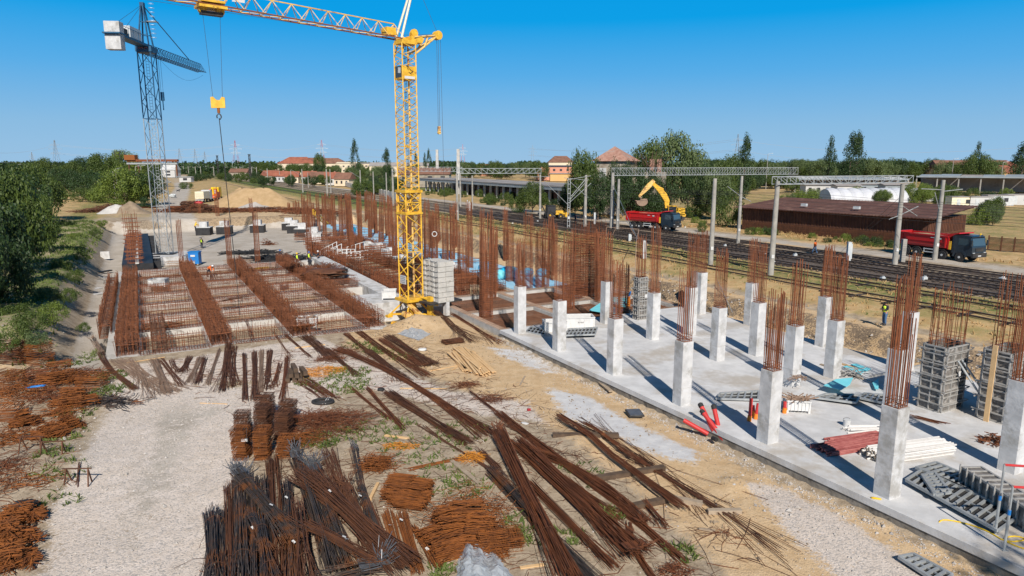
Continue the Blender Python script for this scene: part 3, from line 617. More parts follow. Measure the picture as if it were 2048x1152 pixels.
ucage(U3, uvp(-86, -3.2, -.35), uvp(-60, -3.2, -.35), .8, 1.5, .2, 6, label='dense rusty rebar cage along the outer left flank of the foundation grid', jit=.05, tall=.2)
ucage(U3, uvp(-62, .4), uvp(-52.4, .4), .9, 1.1, .2, 5, mt='rust_dark', label='short dark rebar cage beside the near left corner of the foundation grid')
for i, u in enumerate(UL):
    for j, (v0, v1) in enumerate(list(zip(VL[:-1], VL[1:]))+[(16, 19.6)]):
        if j == 3 and (i > 4 or i < 2): continue
        if i == 0: continue
        for k in ((-.55,) if i < 7 else (.1,)):
            ucage(V3, uvp(u+.1, v0+.75), uvp(u+.1, v1-.75+(0 if j < 3 else 1)), 1.15, 1.0 if i < 7 else 1.1, .19, 5 if i < 7 else 4, mt='rust' if (i+j) % 3 else 'rust_cage', label=f'low cross cage in the {ORD[j]} bay from left, {ORD[7-i]} row from the front', group='low rebar cages across the bays of the foundation grid', tall=.25 if i == 7 else .1, name='cross_rebar_cage')
# ================================================================ tall cages
CAGES = [(608, 461, 388), (621, 460, 383), (638, 461, 386), (650, 472, 387), (657, 449, 385), (670, 472, 387), (683, 476, 388), (699, 479, 387), (705, 512, 387), (716, 441, 390), (721, 505, 383), (733, 450, 382), (740, 479, 383), (747, 457, 386), (762, 487, 387), (782, 500, 390), (790, 522, 402), (797, 462, 391),
         (811, 507, 405), (825, 477, 419), (841, 507, 419), (855, 520, 399), (870, 524, 422), (878, 490, 404), (891, 526, 429), (905, 523, 408), (910, 500, 402), (928, 598, 446), (941, 540, 402), (968, 606, 460), (985, 600, 452), (972, 640, 415), (987, 584, 450), (1012, 522, 415), (1020, 562, 448), (1043, 572, 484), (1056, 580, 422), (1080, 575, 455), (1091, 575, 440), (1103, 550, 430), (1108, 560, 445), (1136, 622, 458), (1198, 615, 460), (1245, 640, 525),
         (617, 455, 400), (628, 452, 405), (590, 442, 400), (580, 441, 405), (598, 446, 402), (665, 455, 395), (690, 462, 396), (752, 470, 400), (775, 475, 398), (820, 490, 410), (865, 500, 420)]
CAGES = sorted(CAGES)
for i, (px, by, ty) in enumerate(CAGES):
    z0 = -.6 if px < 960 else -.25; p = at(px, by, z0); h = hgt(px, by, ty, z0); h = min(h, 9.5)
    t = thing('rebar_column_cage', f'tall upright rusty cage, {ORD[i]} from the left among those around the yellow crane', 'rebar cage', p, group='upright rebar cages around the yellow crane')
    w = .55 if px % 3 else .7; big = px in (1136, 928, 972)
    starter(t, A3(p[0], p[1], 0), h, 16 if not big else 24, w if not big else .85, z0, lean=(rng.normal(0, .07), rng.normal(0, .02)), r=.024 if p[1] < 90 else .030, name='vertical_bars', seed=i, full=.62 if i % 3 else .9)
ORDX = ['nearest the camera', 'in the middle', 'farthest from the camera']
for i, (px, by, ty, w, l) in enumerate([(1171, 606, 455, .35, 3.0), (1188, 592, 452, .4, 2.4), (1150, 600, 470, .4, 1.6)]):
    p = at(px, by, -.3); h = hgt(px, by, ty, -.3)
    t = ucage(V3, p-V3*l/2, p+V3*l/2, w, h, .16, int(h/.18), hook=False, mt='rust_cage', z=0, name='rebar_wall_cage', label=['tall dense rebar wall cage beside the insulated pit, the wide middle one', 'tall dense rebar wall cage right of the widest one above the cyan boards', 'tall dense rebar wall cage left of the widest one above the cyan boards'][i], tall=.5)
p = at(937, 600, -.4); ucage(V3, p-V3*1.6, p+V3*1.4, 1.0, 2.9, .22, 12, hook=False, mt='rust_cage', name='rebar_wall_cage', label='wide red-brown rebar mesh block right of the stacked ballast blocks')
for i, (u0, v0, u1, v1, h, z) in enumerate([(-112, 23.4, -88, 23.4, 1.3, -.6), (-88, 23.4, -64, 23.4, 1.5, -.6), (-118, 28.5, -92, 28.5, 1.1, -.6), (-92, 28.5, -66, 28.5, 1.2, -.6), (-125, 33.6, -97, 33.6, 1., -.6), (-97, 33.6, -64, 33.6, .9, -.6),
    (-70, 24, -70, 33, 1.1, -.6), (-78, 24, -78, 33, 1.1, -.6), (-86, 24, -86, 33, 1.2, -.6), (-94, 24, -94, 33, 1.2, -.6), (-102, 24, -102, 33, 1.2, -.6), (-110, 24, -110, 33, 1.2, -.6), (-118, 24, -118, 33, 1.2, -.6), (-126, 24, -126, 33, 1.2, -.6), (-74, 22.6, -62, 22.2, 1.8, -.7)]):
    ucage(None, uvp(u0, v0, z), uvp(u1, v1, z), .9, h, .25, 4, mt='rust' if i % 2 else 'rust_cage', r=.024, label=(f'low rusty grade beam cage at the tall cages, {ORD[i]} lengthwise one from the yellow crane' if i < 6 else f'low rusty grade beam cage linking the tall cages crosswise, {ORD[i-6]} from the crane') if i < 14 else 'heavy rust-red rebar cage lying in the trench left of the yellow crane mast', group='low grade beam cages under the tall cages' if i < 14 else None, tall=.3, jit=.08)
# footing blocks among the cages
for i, (px, py, z, a, h) in enumerate([(757, 502, -.6, 2.6, 1.0), (783, 512, -.6, 2.8, 1.0), (735, 497, -.6, 2.4, .9), (806, 528, -.6, 2.6, 1.), (900, 545, -.6, 2.2, 1.1), (872, 540, -.6, 2.2, .9)]):
    p = at(px, py, z); b = MB(); b.box((0, 0, h/2), (a, a*.8, h), RZU); b.box((0, 0, h+.14), (a*.5, a*.4, .28), RZU); tag(b.build('footing', M['concrete'], loc=p, local=True), f'pale stepped concrete footing among the rusty cages, {ORD[[2,3,0+1,4,5,0][i] if i<5 else 0]} from the left' if False else ['pale stepped footing second from left below the blue sheets', 'pale stepped footing third from left below the blue sheets', 'pale stepped footing leftmost below the blue sheets', 'pale stepped footing just left of the yellow mast', 'pale footing right of the stacked ballast blocks', 'pale footing half hidden behind the ballast blocks'][i], 'footing', 'pale footings among the cages')
# isolated cages and black footings on the far pit floor
for i, (px, by, ty, w) in enumerate([(364, 530, 438, .55), (460, 530, 437, .6), (516, 527, 418, .6), (437, 452, 372, .7), (401, 448, 405, .6), (504, 446, 395, .7), (620, 512, 430, .6)]):
    z0 = -.9; p = at(px, by, z0); t = thing('slim_rebar_cage', ['slim rusty cage rising beside the blue tank', 'slim rusty cage left of the dark rebar heap', 'slim rusty cage rising through the dark rebar heap', 'slim cage on the middle black footing under the crane cable', 'slim cage on the left black footing at the pit back', 'slim cage on the third black footing at the pit back', 'slim cage just left of the white trestles'][i], 'rebar cage', p)
    starter(t, A3(p[0], p[1], 0), hgt(px, by, ty, z0), 8, w, z0, r=.024, full=.97, name='vertical_bars', seed=90+i)
for i, (px, py, z) in enumerate([(404, 471, -1), (445, 469, -1), (512, 466, -1), (575, 461, -1), (586, 467, -1), (602, 474, -1), (625, 484, -1)]):
    p = at(px, py, z); t = thing('black_footing', f'black-sided footing with white cap at the pit back, {ORD[i]} from the left', 'footing', p, group='black waterproofed footings')
    b = MB(); b.box(p+A3(0, 1.2, .75), (2.7, 2.4, 1.5), RZV*.3); b.build('base', M['bitumen'] if i < 6 else M['concrete'], t); b = MB(); b.box(p+A3(0, 1.2, 1.56), (2.9, 2.6, .12), RZV*.3); b.box(p+A3(0, 1.2, 2.1), (1.5, 1.4, 1.), RZV*.3); b.build('cap', M['concrete'], t)
# dense column cage on the black wall, far left
wl_ = thing('waterproofed_wall', 'long black waterproofed wall running back along the left side of the pit', 'wall', uvp(-118, -1, -1))
b = MB(); b.ubox(-140, -97.5, -2.6, .9, -1.2, .55); b.build('core', M['bitumen'], wl_)
b = MB(); [b.ubox(u, u+.25, .9, 1.9, -1.1, .3) for u in np.arange(-138, -99, 2.6)]; b.build('ribs', M['bitumen'], wl_)
b = MB(); b.ubox(-140, -97.3, -1.1, -.7, .55, .66); b.build('top_strip', M['concrete_old'], wl_)
for i in range(7):
    u = -98.5-5.6*i; ucage(None, uvp(u, -2.0, .5), uvp(u, -.3, .5), .7, 6.3 if i == 0 else 3.0-.25*i, .22 if i == 0 else .34, 12 if i == 0 else 4, hook=False, mt='rust_cage', name='rebar_wall_cage', label=f'upright rusty cage on the black wall left of the pit, {ORD[i]} from front', group='upright cages on the black wall', r=.024)
ucage(None, uvp(-96.2, -2.6, -.9), uvp(-96.2, 1.6, -.9), 1.1, .8, .2, 4, mt='rust_dark', label='low dark rebar cage at the foot of the black wall')
for i, (px, py) in enumerate([(362, 533), (478, 530), (700, 528)]):
    p = at(px, py, -.9); ucage(None, p-A3(1.9, 0, 0), p+A3(1.9, 0, 0), 1., .8, .3, 3, mt='rust_grey', label=['low rebar cage in front of the big crane base block', 'low rebar cage behind the bending worker, right of the blue tank', 'low rebar cage below the white trestles'][i])
# blue insulation
ins = thing('insulation_field', 'light blue insulation sheets laid in rows on the slab beyond the cages', 'insulation', uvp(-105, 38, -.3))
b = MB(); b.ubox(-152, -61.5, 34.4, 41.6, -1.1, -.36); b.build('bed', M['concrete_old'], ins)
b = MB()
for u in np.arange(-151.8, -62, 2.5):
    for v in np.arange(34.6, 41.4, 1.15):
        if rng.random() < .95: b.ubox(u+rng.uniform(0, .05), u+2.45, v, v+1.12, -.356, -.29+rng.uniform(0, .012))
b.build('sheets', M['blue'], ins)
for i, u in enumerate(np.arange(-140, -64, 9.5)):
    b = MB(); b.bars([[uvp(u+o, 34.2, z), uvp(u+o, 41.8, z)] for o in (0, .35) for z in (0., .35)], .03, 4); b.bars([[uvp(u+o, v, -.3), uvp(u+o, v, .35)] for o in (0, .35) for v in np.arange(34.4, 41.8, 1.2)], .02, 3)
    tag(b.build('spacer_rails', M['rust'], loc=uvp(u, 38, 0)), f'pair of rusty bars laid across the blue insulation sheets, {ORD[i]} from the far end', 'rebar', 'rusty bars across the insulation')
def lump(name, label, cat, p, sx, sy, sz, mt, rz=0., seed=0, n=10, rough=.12, group=None):
    r = np.random.default_rng(seed); b = MB(); secs = []
    for k in range(n):
        z = k/(n-1); rad = (1-abs(2*z-1)**3.2)**.5 if 0 < k < n-1 else .25; rad = max(rad, .25)
        a = np.arange(20)*2*pi/20; sq = 1/np.maximum(abs(np.cos(a)), abs(np.sin(a)))**.6; q = rad*sq*(1+r.normal(0, rough, 20)*.6+.08*np.sin(3*a+k+seed))
        x_ = q*np.cos(a)*sx/2; y_ = q*np.sin(a)*sy/2; secs.append(np.stack([x_*cos(rz)-y_*sin(rz), x_*sin(rz)+y_*cos(rz), np.full(20, z*sz)+r.normal(0, rough*.1*sz, 20)], 1))
    b.loft(secs); return tag(b.build(name, mt, loc=p, local=True, smooth=True), label, cat, group)
for i, (px, py, a, c, h, m_) in enumerate([(1019, 558, 2.2, 1.3, 1.5, 'bluebright'), (972, 548, 1.8, 1.2, 1.5, 'bluebright'), (1055, 552, 1.4, 1.1, 1.0, 'bluebright'), (1084, 553, 1.1, 1.1, 1.0, 'bluebright'), (1000, 560, 1.2, 1., 1.2, 'cyan'), (705, 468, 1.6, 1.2, 1.4, 'bluebright')]):
    lump('wrapped_pack', ['bright blue film-wrapped insulation pack, the largest, between two cages', 'bright blue wrapped pack behind a cage left of the largest pack', 'flattened blue and white wrapped pack right of the large one', 'round bright blue wrapped pack at the sand edge', 'pale cyan pack leaning against the largest blue pack', 'small blue wrapped pack at the far end of the insulation'][i], 'insulation pack', at(px, py, -.3), a, c, h, M[m_], rz=.3*i, seed=i)
# cyan foam boards by the sunken grid
for i, (pts, z) in enumerate([([(1148, 605), (1162, 586), (1208, 584), (1212, 592)], -.02), ([(1178, 620), (1222, 592), (1262, 597), (1240, 630)], .32), ([(1648, 770), (1672, 758), (1706, 755), (1700, 768), (1682, 779)], .95), ([(1686, 733), (1694, 731), (1732, 738), (1722, 748)], .56), ([(1702, 728), (1712, 727), (1742, 737), (1733, 741)], .62), ([(1745, 765), (1757, 757), (1757, 778), (1750, 776)], .7)]):
    q = [tuple(at(x, y, z)[:2]) for x, y in pts]; b = MB(); b.prism(q, z-.05, z); c_ = (q[0][0], q[0][1], z-.05)
    tag(b.build('foam_board', M['cyan'], loc=c_), ['cyan foam board lying in the shade under the dense rebar cages', 'large cyan foam board left of the narrow column formwork', 'bright cyan foam board resting tilted on small frames on the slab', 'cyan foam board of the pile behind, lower one', 'cyan foam board lying on the lower one', 'dark cyan board leaning behind the tall column'][i], 'foam board')
    if i == 2:
        pass
# ================================================================ tower cranes
def frame(a, b, up=Z3):
    a = np.array(a, float); b = np.array(b, float); t = (b-a)/np.linalg.norm(b-a); s = np.cross(up, t)
    if np.linalg.norm(s) < 1e-6: s = A3(1, 0, 0)
    s /= np.linalg.norm(s); return a, b, t, s, np.cross(t, s)
def mast_mb(p, w, z0, z1, ax, bay, r, rd, zig=True):
    ax = np.array(ax); ay = np.cross(Z3, ax); c = [p+ax*i*w/2+ay*j*w/2 for i, j in ((-1, -1), (1, -1), (1, 1), (-1, 1))]; c = [A3(q[0], q[1], 0) for q in c]
    b = MB(); b.bars([[q+Z3*z0, q+Z3*z1] for q in c], r, 4)
    n = max(1, round((z1-z0)/bay)); P = []; zz = np.linspace(z0, z1, n+1)
    for k in range(4):
        a, d = c[k], c[(k+1) % 4]
        for i in range(n):
            if zig: P.append([(a if i % 2 else d)+Z3*zz[i], (d if i % 2 else a)+Z3*zz[i+1]])
            else:
                m_ = (zz[i]+zz[i+1])/2; P.append([a+Z3*zz[i], d+Z3*m_]); P.append([d+Z3*m_, a+Z3*zz[i+1]])
        for i in range(0, n+1, 4 if zig else 6): P.append([a+Z3*zz[i], d+Z3*zz[i]])
    b.bars(P, rd, 4); return b
def jib_mb(a, b_, w, h, bay, r, rd, inv=False, cross=True, m1=None, m2=None, m3=None, skip=None):
    a, b_, t, s, up = frame(a, b_); L = np.linalg.norm(b_-a); n = round(L/bay); b = MB(); d = L/n
    bl = lambda i: a+t*d*i+s*w/2; br = lambda i: a+t*d*i-s*w/2; tp = lambda i: a+t*d*(i+.5)+up*h
    b.bars([[bl(0), bl(n)], [br(0), br(n)]], r*1.25, 4, m1)
    tops = [i for i in range(n) if not (skip and skip[0] <= i <= skip[1])]
    P = [[tp(i), tp(i+1)] for i in tops if i+1 in tops]; b.bars(P, r, 4, m2); P = []
    for i in tops: P += [[bl(i), tp(i)], [br(i), tp(i)], [tp(i), bl(i+1)], [tp(i), br(i+1)]]
    for i in range(n): P += [[bl(i), br(i+1)], [bl(i), br(i)]]
    b.bars(P, rd, 4, m3); return b
# ---- yellow crane
yp = at(824, 633, -.6); yc = thing('tower_crane', 'yellow tower crane standing amid the rusty cages, its jib reaching to the upper left', 'crane', yp)
root_ = at(803, 79, 23.4); tip = at(352, -1, 24.1); jd = tip-root_; jl = np.linalg.norm(jd); jd /= jl; jn = A3(jd[0], jd[1], 0)/np.hypot(jd[0], jd[1]); js = np.cross(Z3, jn)
zdeck = hgt(824, 633, 596, -.6)-.6; zmid = hgt(824, 633, 380, -.6)-.6; ztop = hgt(824, 633, 88, -.6)-.6
mast_mb(yp, 1.5, zdeck, zmid, jn, 1.05, .075, .045).build('lower_mast', M['yellow'], yc)
mast_mb(yp, 1.32, zmid-1.9, ztop, jn, .95, .06, .035, zig=False).build('upper_mast', M['yellow'], yc)
b = MB(); b.box((yp[0], yp[1], zmid-.1), (1.75, 1.75, .22), math.atan2(jn[1], jn[0])); b.box((yp[0], yp[1], zmid-2.0), (1.7, 1.7, .18), math.atan2(jn[1], jn[0]))
for k in range(6): b.bar(A3(yp[0], yp[1], 0)+jn*rng.uniform(-.6, .6)+js*rng.uniform(-.6, .6)+Z3*(zmid-2), A3(yp[0], yp[1], 0)+jn*rng.uniform(-.6, .6)+js*rng.uniform(-.6, .6)+Z3*(zmid-.1), .06, 4)
b.build('mast_collar', M['yellow'], yc)
b = MB(); P = []; q = A3(yp[0], yp[1], 0)
P += [[q+js*.12+Z3*zdeck, q+js*.12+Z3*ztop], [q-js*.12+Z3*zdeck, q-js*.12+Z3*ztop]]+[[q+js*.12+Z3*z, q-js*.12+Z3*z] for z in np.arange(zdeck, ztop, .35)]
b.bars(P, .022, 3); b.build('ladder', M['darkmetal'], yc)
b = MB(); b.bar(q-jn*.3+Z3*zdeck, q-jn*.3+Z3*(ztop-.3), .09, 6); b.build('inner_column', M['yellow_worn'], yc)
def rbox(c, sx, sy, sz, mt, name, root, ax=None):
    a = math.atan2((jn if ax is None else ax)[1], (jn if ax is None else ax)[0]); b = MB(); b.box(c, (sx, sy, sz), a); return b.build(name, mt, root)
zc = [hgt(824, 633, y, -.6)-.6 for y in (160, 134)]; zm = sum(zc)/2; hz = zc[1]-zc[0]
cb = rbox(q+Z3*zm, 1.34, 1.34, hz, M['yellow'], 'cabin', yc)
sr = -js if (-js)[1] < js[1] else js        # side of the mast that faces the camera on the right
for c_, n_, e_ in ((q+jn*.675+Z3*(zm+.1), jn, js),):
    b = MB(); e = [c_+n_*.012+e_*x*.5+Z3*y for x, y in ((-1, -.45*hz), (1, -.45*hz), (1, .42*hz), (-1, .42*hz))]; b.add(e, [(0, 1, 2, 3)]); w_ = b.build('cabin_window', M['window'], cb)
    b = MB(); e = [c_+n_*.02+e_*(x*.22+.15)+Z3*y for x, y in ((-1, -.1), (1, -.15), (1.2, .3), (-.8, .35))]; b.add(e, [(0, 1, 2, 3)]); b.build('pale_pane', M['palegrey'], cb)
b = MB(); c_ = q+sr*.69+Z3*(zm-.36*hz); b.add([c_+jn*x*.5+Z3*y for x, y in ((-1, -.12), (1, -.12), (1, .10), (-1, .10))], [(0, 1, 2, 3)]); b.build('white_plate', M['white'], cb)
b = MB(); c_ = q+sr*.685+Z3*zm; P = [[c_+jn*x0+Z3*y0, c_+jn*x1+Z3*y1] for x0, y0, x1, y1 in ((.3, .55, .05, .5), (.3, .55, .12, .2), (.2, .5, -.1, .2), (.0, .3, -.3, .1), (-.3, .1, -.05, -.05), (.1, .05, -.15, -.1))]; b.bars(P, .022, 4); b.build('cabin_marking', M['black'], cb)
# head: brackets, rear strut, A-frame
zj = 23.4; b = MB(); r0 = A3(root_[0], root_[1], 0)
P = [[q+jn*s1*.66+js*s2*.66+Z3*ztop, root_+js*s2*.5+jn*(.1)+Z3*0] for s1 in (1, -1) for s2 in (1, -1)]+[[q+jn*.66+js*s*.66+Z3*(ztop-1.1), root_+js*s*.5+Z3*(-.05)] for s in (1, -1)]
b.bars(P, .06, 4); b.box(q+Z3*(ztop+.1)-jn*.1, (1.5, 1.3, .3), math.atan2(jn[1], jn[0])); b.box(root_-jn*.5-Z3*.05, (1.4, 1.2, .25), math.atan2(jn[1], jn[0])); b.build('slewing_head', M['yellow'], yc)
b = MB(); hd = q-jn*.9+Z3*(ztop+.9)
for s in (-.35, 0, .35): b.cyl(hd+js*(s-.12)+jn*s*.5, hd+js*(s+.14)+jn*s*.5, .33, 12)
b.box(hd-Z3*.5, (1.1, 1.1, .5), math.atan2(jn[1], jn[0])); b.build('winch', M['yellow'], yc)
lo, hi = 18., 32.
re = q-jn*3.3
for _ in range(40):
    m_ = (lo+hi)/2
    if proj((re[0], re[1], m_))[1] > 71: lo = m_
    else: hi = m_
re = re+Z3*lo
b = MB(); b.bars([[re+js*.1*s, q-jn*.6+js*s*.6+Z3*(ztop+.55)] for s in (1, -1)]+[[re+js*.1*s, q-jn*.66+js*s*.66+Z3*(ztop-.8)] for s in (1, -1)]+[[q-jn*1.6+Z3*(ztop-.2)+js*s*.5, q-jn*2.1+Z3*(ztop+.7)+js*s*.3] for s in (1, -1)], .085, 6, M['yellow_worn'])
b.cyl(re-js*.25, re+js*.25, .38, 14, M['yellow']); b.build('rear_strut', None, yc)
apex = atd(829, -42, root_[1]+.5)
b = MB(); b.bars([[root_+js*s*.5+jn*.3, apex+js*s*.12] for s in (1, -1)], .10, 6); b.build('a_frame', M['cream'], yc)
far_tip = root_+jd*34
jb = jib_mb(root_, far_tip, 1.1, 1.15, 1.5, .05, .032, m1=M['rust_cage'], m2=M['yellow'], m3=M['yellow_worn'], skip=(11, 12)); jo = jb.build('jib', None, yc)
b = MB(); k1 = root_+jd*17.1; b.bar(k1+Z3*1.15-jd*.8, k1+Z3*1.22, .1, 6, M['yellow']); b.bar(k1+Z3*1.15+jd*2.9, k1+Z3*1.2+jd*2.2, .1, 6, M['yellow']); b.build('jib_joint', None, jo)
b = MB(); b.box(root_+jd*1.2+Z3*.45, (.9, .9, .6), math.atan2(jn[1], jn[0])); b.build('jib_winch', M['yellow'], jo)
e0 = root_+jd*18.6+Z3*.15; b = MB(); b.bars([[e0+js*.4, e0+jd*1.2+Z3*6], [e0-js*.4, e0-jd*.6+Z3*6]], .08, 6); b.build('pendant_strut', M['cream'], yc)
# trolley, hook block
tr = at(420, 14, 23.95); s_ = np.dot(tr-root_, jd); tr = root_+jd*s_
b = MB(); b.box(tr-Z3*.15, (1.9, 1.3, .18), math.atan2(jn[1], jn[0]), M['yellow']); b.box(tr+Z3*.2, (1.6, 1.4, .16), math.atan2(jn[1], jn[0]), M['yellow'])
for s in (-.6, .6): b.cyl(tr+jd*s-js*.2-Z3*.35, tr+jd*s+js*.2-Z3*.35, .28, 14, M['yellow'])
b.box(tr-Z3*.55, (1.5, .5, .25), math.atan2(jn[1], jn[0]), M['darkmetal']); b.build('trolley', None, jo)
b = MB(); c_ = tr-jd*1.9+Z3*.9; b.add([c_+jd*x+Z3*y for x, y in ((-.5, -.3), (.4, -.35), (.25, .1), (-.55, .25))]+[c_+js*.02+jd*x+Z3*y for x, y in ((-.5, -.3), (.4, -.35), (.25, .1), (-.55, .25))], [(0, 1, 2, 3), (7, 6, 5, 4), (0, 4, 5, 1), (1, 5, 6, 2), (2, 6, 7, 3), (3, 7, 4, 0)]); b.build('white_sign', M['white'], jo)
lo, hi = 5., 24.
for _ in range(40):
    m_ = (lo+hi)/2
    if proj((tr[0], tr[1], m_))[1] > 205: lo = m_
    else: hi = m_
hk = A3(tr[0], tr[1], lo); hb = thing('hook_block', 'yellow notched hook block hanging from the long jib on two thin ropes', 'hook block', hk)
hx = js if js[0] > 0 else -js; hx = A3(.95, .3, 0); hx /= np.linalg.norm(hx); hy = np.cross(Z3, hx)
poly = [(-.48, -.40), (.48, -.38), (.48, .36), (.28, .40), (.12, .16), (-.10, .18), (-.30, .40), (-.48, .36)]
b = MB(); n = len(poly); v = [hk+hx*x+Z3*y-hy*.11 for x, y in poly]+[hk+hx*x+Z3*y+hy*.11 for x, y in poly]
b.add(v, [tuple(range(n)), tuple(range(2*n-1, n-1, -1))]+[(i, n+i, n+(i+1) % n, (i+1) % n) for i in range(n)]); b.build('plate', M['yellow'], hb)
b = MB(); b.cyl(hk-Z3*.38, hk-Z3*.75, .10, 10, M['rust_orange']); a = np.linspace(-.5*pi, 1.2*pi, 10); b.rods([[hk-Z3*1.0+hx*.15*np.cos(t)+Z3*.2*np.sin(t) for t in a]], .045, 6, M['darkmetal']); b.build('hook', None, hb)
b = MB(); P = [[hk+hx*s*.32+Z3*.3, tr+jd*(s*-.6)-Z3*.4] for s in (1, -1)]; b.bars(P, .013, 4); b.build('rope', M['darkmetal'], hb)
b = MB(); b.bar(hk-Z3*1.1, A3(hk[0]+.15, hk[1]+.6, 4.9), .03, 5); b.bar(A3(hk[0]+.15, hk[1]+.6, 4.9), A3(hk[0]+.17, hk[1]+.7, 1.4), .022, 5); b.build('sling', M['darkmetal'], hb)
# rear ropes with a small block
b = MB(); P = [[re+js*.12*s-Z3*.3, A3(re[0], re[1], 16.)+js*.12*s] for s in (1, -1)]+[[re-jn*.3, re-jn*.5+Z3*(-re[2]+2.2)]]+[[apex, re+Z3*.25], [re+Z3*.1, root_+Z3*.35]]; b.bars(P, .018, 4); b.build('stay_rope', M['darkmetal'], yc)
b = MB(); z_ = re*1.; z_[2] = 16.; z_ = z_; b.box(z_, (.22, .3, .5), .4); b.cyl(z_-js*.1-Z3*.3, z_+js*.1-Z3*.3, .15, 10); b.build('rope_block', M['yellow_worn'], yc)
b = MB(); a = np.linspace(0, 2*pi, 17); rc = re-jn*.5+Z3*(-re[2]+7.); rc = A3(*atd(869, 468, re[1]+.4)); b.rods([[rc+hx*.22*np.cos(t)+Z3*.22*np.sin(t) for t in a]], .04, 6); b.build('rope_ring', M['white'], yc)
b = MB(); b.bars([[root_+js*s*.4-Z3*.1, root_+jd*34+js*s*.4-Z3*.7] for s in (1,)], .014, 4); b.build('jib_rope', M['darkmetal'], jo)
# base: deck, cross legs, cabinet, plates, ballast
an_ = math.atan2(jn[1], jn[0]); b = MB(); b.box(q-jn*.6+Z3*(zdeck-.06), (3.4, 2.1, .24), an_); b.cyl(q+Z3*(zdeck-.35), q+Z3*(zdeck-.15), .75, 20); b.build('turntable', M['yellow'], yc)
b = MB()
for s1, s2 in ((1, 1), (1, -1), (-1, 1), (-1, -1)):
    f = q+jn*s1*1.5+js*s2*1.5; b.bar(q+jn*s1*.5+js*s2*.5+Z3*(zdeck-.3), f+Z3*(-.55), .10, 4); b.box(f+Z3*(-.6), (.5, .5, .2), an_); b.bar(f+Z3*(-.45), q+Z3*(-.3), .11, 4)
b.bar(q+Z3*(zdeck-.3), q-Z3*.4, .3, 8); b.build('undercarriage', M['yellow'], yc)
b = MB(); c_ = q+A3(.9, -1.9, 0); b.bar(c_+A3(-1.3, .9, zdeck-.2), c_+A3(.5, -.2, -.4), .11, 4); b.bar(c_+A3(-1.05, 1.0, zdeck-.2), c_+A3(.75, -.1, -.4), .08, 4); b.build('tow_bar', M['yellow_worn'], yc)
b = MB(); c_ = q+A3(-.1, -1.6, -.35)
for k, (x, y_, z, r) in enumerate([(0, 0, .2, .3), (.35, -.1, .1, .22), (-.3, .1, .3, .25), (.1, -.2, -.1, .26)]): b.cyl(c_+A3(x, y_, z)-js*.2, c_+A3(x, y_, z)+js*.2, r, 12)
b.build('drive_wheels', M['yellow_worn'], yc)
pc = at(861, 631, -.3); b = MB(); b.box(pc+Z3*.85, (.35, .5, 1.7), an_+.1); b.bar(pc+Z3*1.7, q+jn*.3+Z3*(zdeck-.1), .07, 4); b.build('switch_cabinet', M['yellow'], yc)
b = MB(); b.box(pc+A3(.62, .1, 1.2), (.85, .08, .8), .15, M['white']); b.box(pc+A3(.55, .045, 1.05), (.3, .02, .35), .15, M['yellow']); b.box(pc+A3(1.05, .35, 1.25), (.5, .06, .85), .2, M['palegrey']); b.build('control_panel', None, yc)
b = MB(); s0 = at(812, 557, zdeck) if False else q+jn*.78; b.box(s0+Z3*(zdeck+1.75)+js*(-.05 if sr is js else .05), (.03, .95, .75), an_, M['white']); b.build('sign_board', None, yc)
b = MB(); c_ = s0+jn*.02+Z3*(zdeck+1.75)
for k in range(4): b.bars([[c_+js*x-Z3*(k*.16-.25), c_+js*(x+.12)-Z3*(k*.16-.25)] for x in np.arange(-.4, .35, .2)], .022, 4)
b.build('sign_lettering', M['darkmetal'], yc)
bc = at(877, 618, .1); zb = hgt(877, 618, 598, .1)+.1-.1; nrow = 8; ht = (hgt(877, 618, 518, .1)-hgt(877, 618, 598, .1))/nrow
b = MB(); b.box(bc+Z3*(zb-.1), (3.4, 2.6, .16), an_); b.build('ballast_platform', M['darkmetal'], yc)
for sx in (-1, 1):
    for k in range(nrow):
        for sd_ in (-1, 1):
            o = bc+js*sx*.68+jn*sd_*.42+A3(rng.normal(0, .015), rng.normal(0, .015), 0); b = MB(); w_, d_ = .62, .40
            pl = [(-w_, -d_), (-.12, -d_), (-.07, -d_+.06), (.07, -d_+.06), (.12, -d_), (w_, -d_), (w_, d_), (.12, d_), (.07, d_-.06), (-.07, d_-.06), (-.12, d_), (-w_, d_)]
            b.prism([tuple((o+js*x+jn*y)[:2]) for x, y in pl], zb+k*ht+.02, zb+(k+1)*ht-.015)
            b.build('ballast_block', M['block'], yc)
        b = MB(); o = bc+js*sx*.68+jn*.86; b.rods([[o+js*x+Z3*(zb+(k+.93)*ht+dz) for x, dz in ((-.6, .02), (-.3, -.07), (0, -.02), (.3, -.08), (.6, .02))]], .018, 4); b.build('lifting_loop', M['darkmetal'], yc)
b = MB(); o = at(893, 628, -.2); b.box(o+Z3*.55, (.35, .5, 1.3), an_); b.build('ballast_pier', M['concrete'], yc)
# outrigger lying on the ground
op = at(802, 642, -.9); op[2] = gz(op); o_ = thing('crane_outrigger', 'yellow steel crane leg lying on the sand left of the crane base', 'crane part', op)
b = MB(); b.box(op+A3(0, 0, .28), (1.5, .42, .40), -.15); b.box(op+A3(-.75, .1, .28), (.2, .5, .46), -.15); b.cyl(op+A3(.75, .2, .3), op+A3(.75, -.35, .3), .34, 12); b.build('beam', M['yellow'], o_)
b = MB(); b.box(op+A3(1.15, -.25, .2), (.5, .3, .25), -.4); b.build('bracket', M['red'], o_)
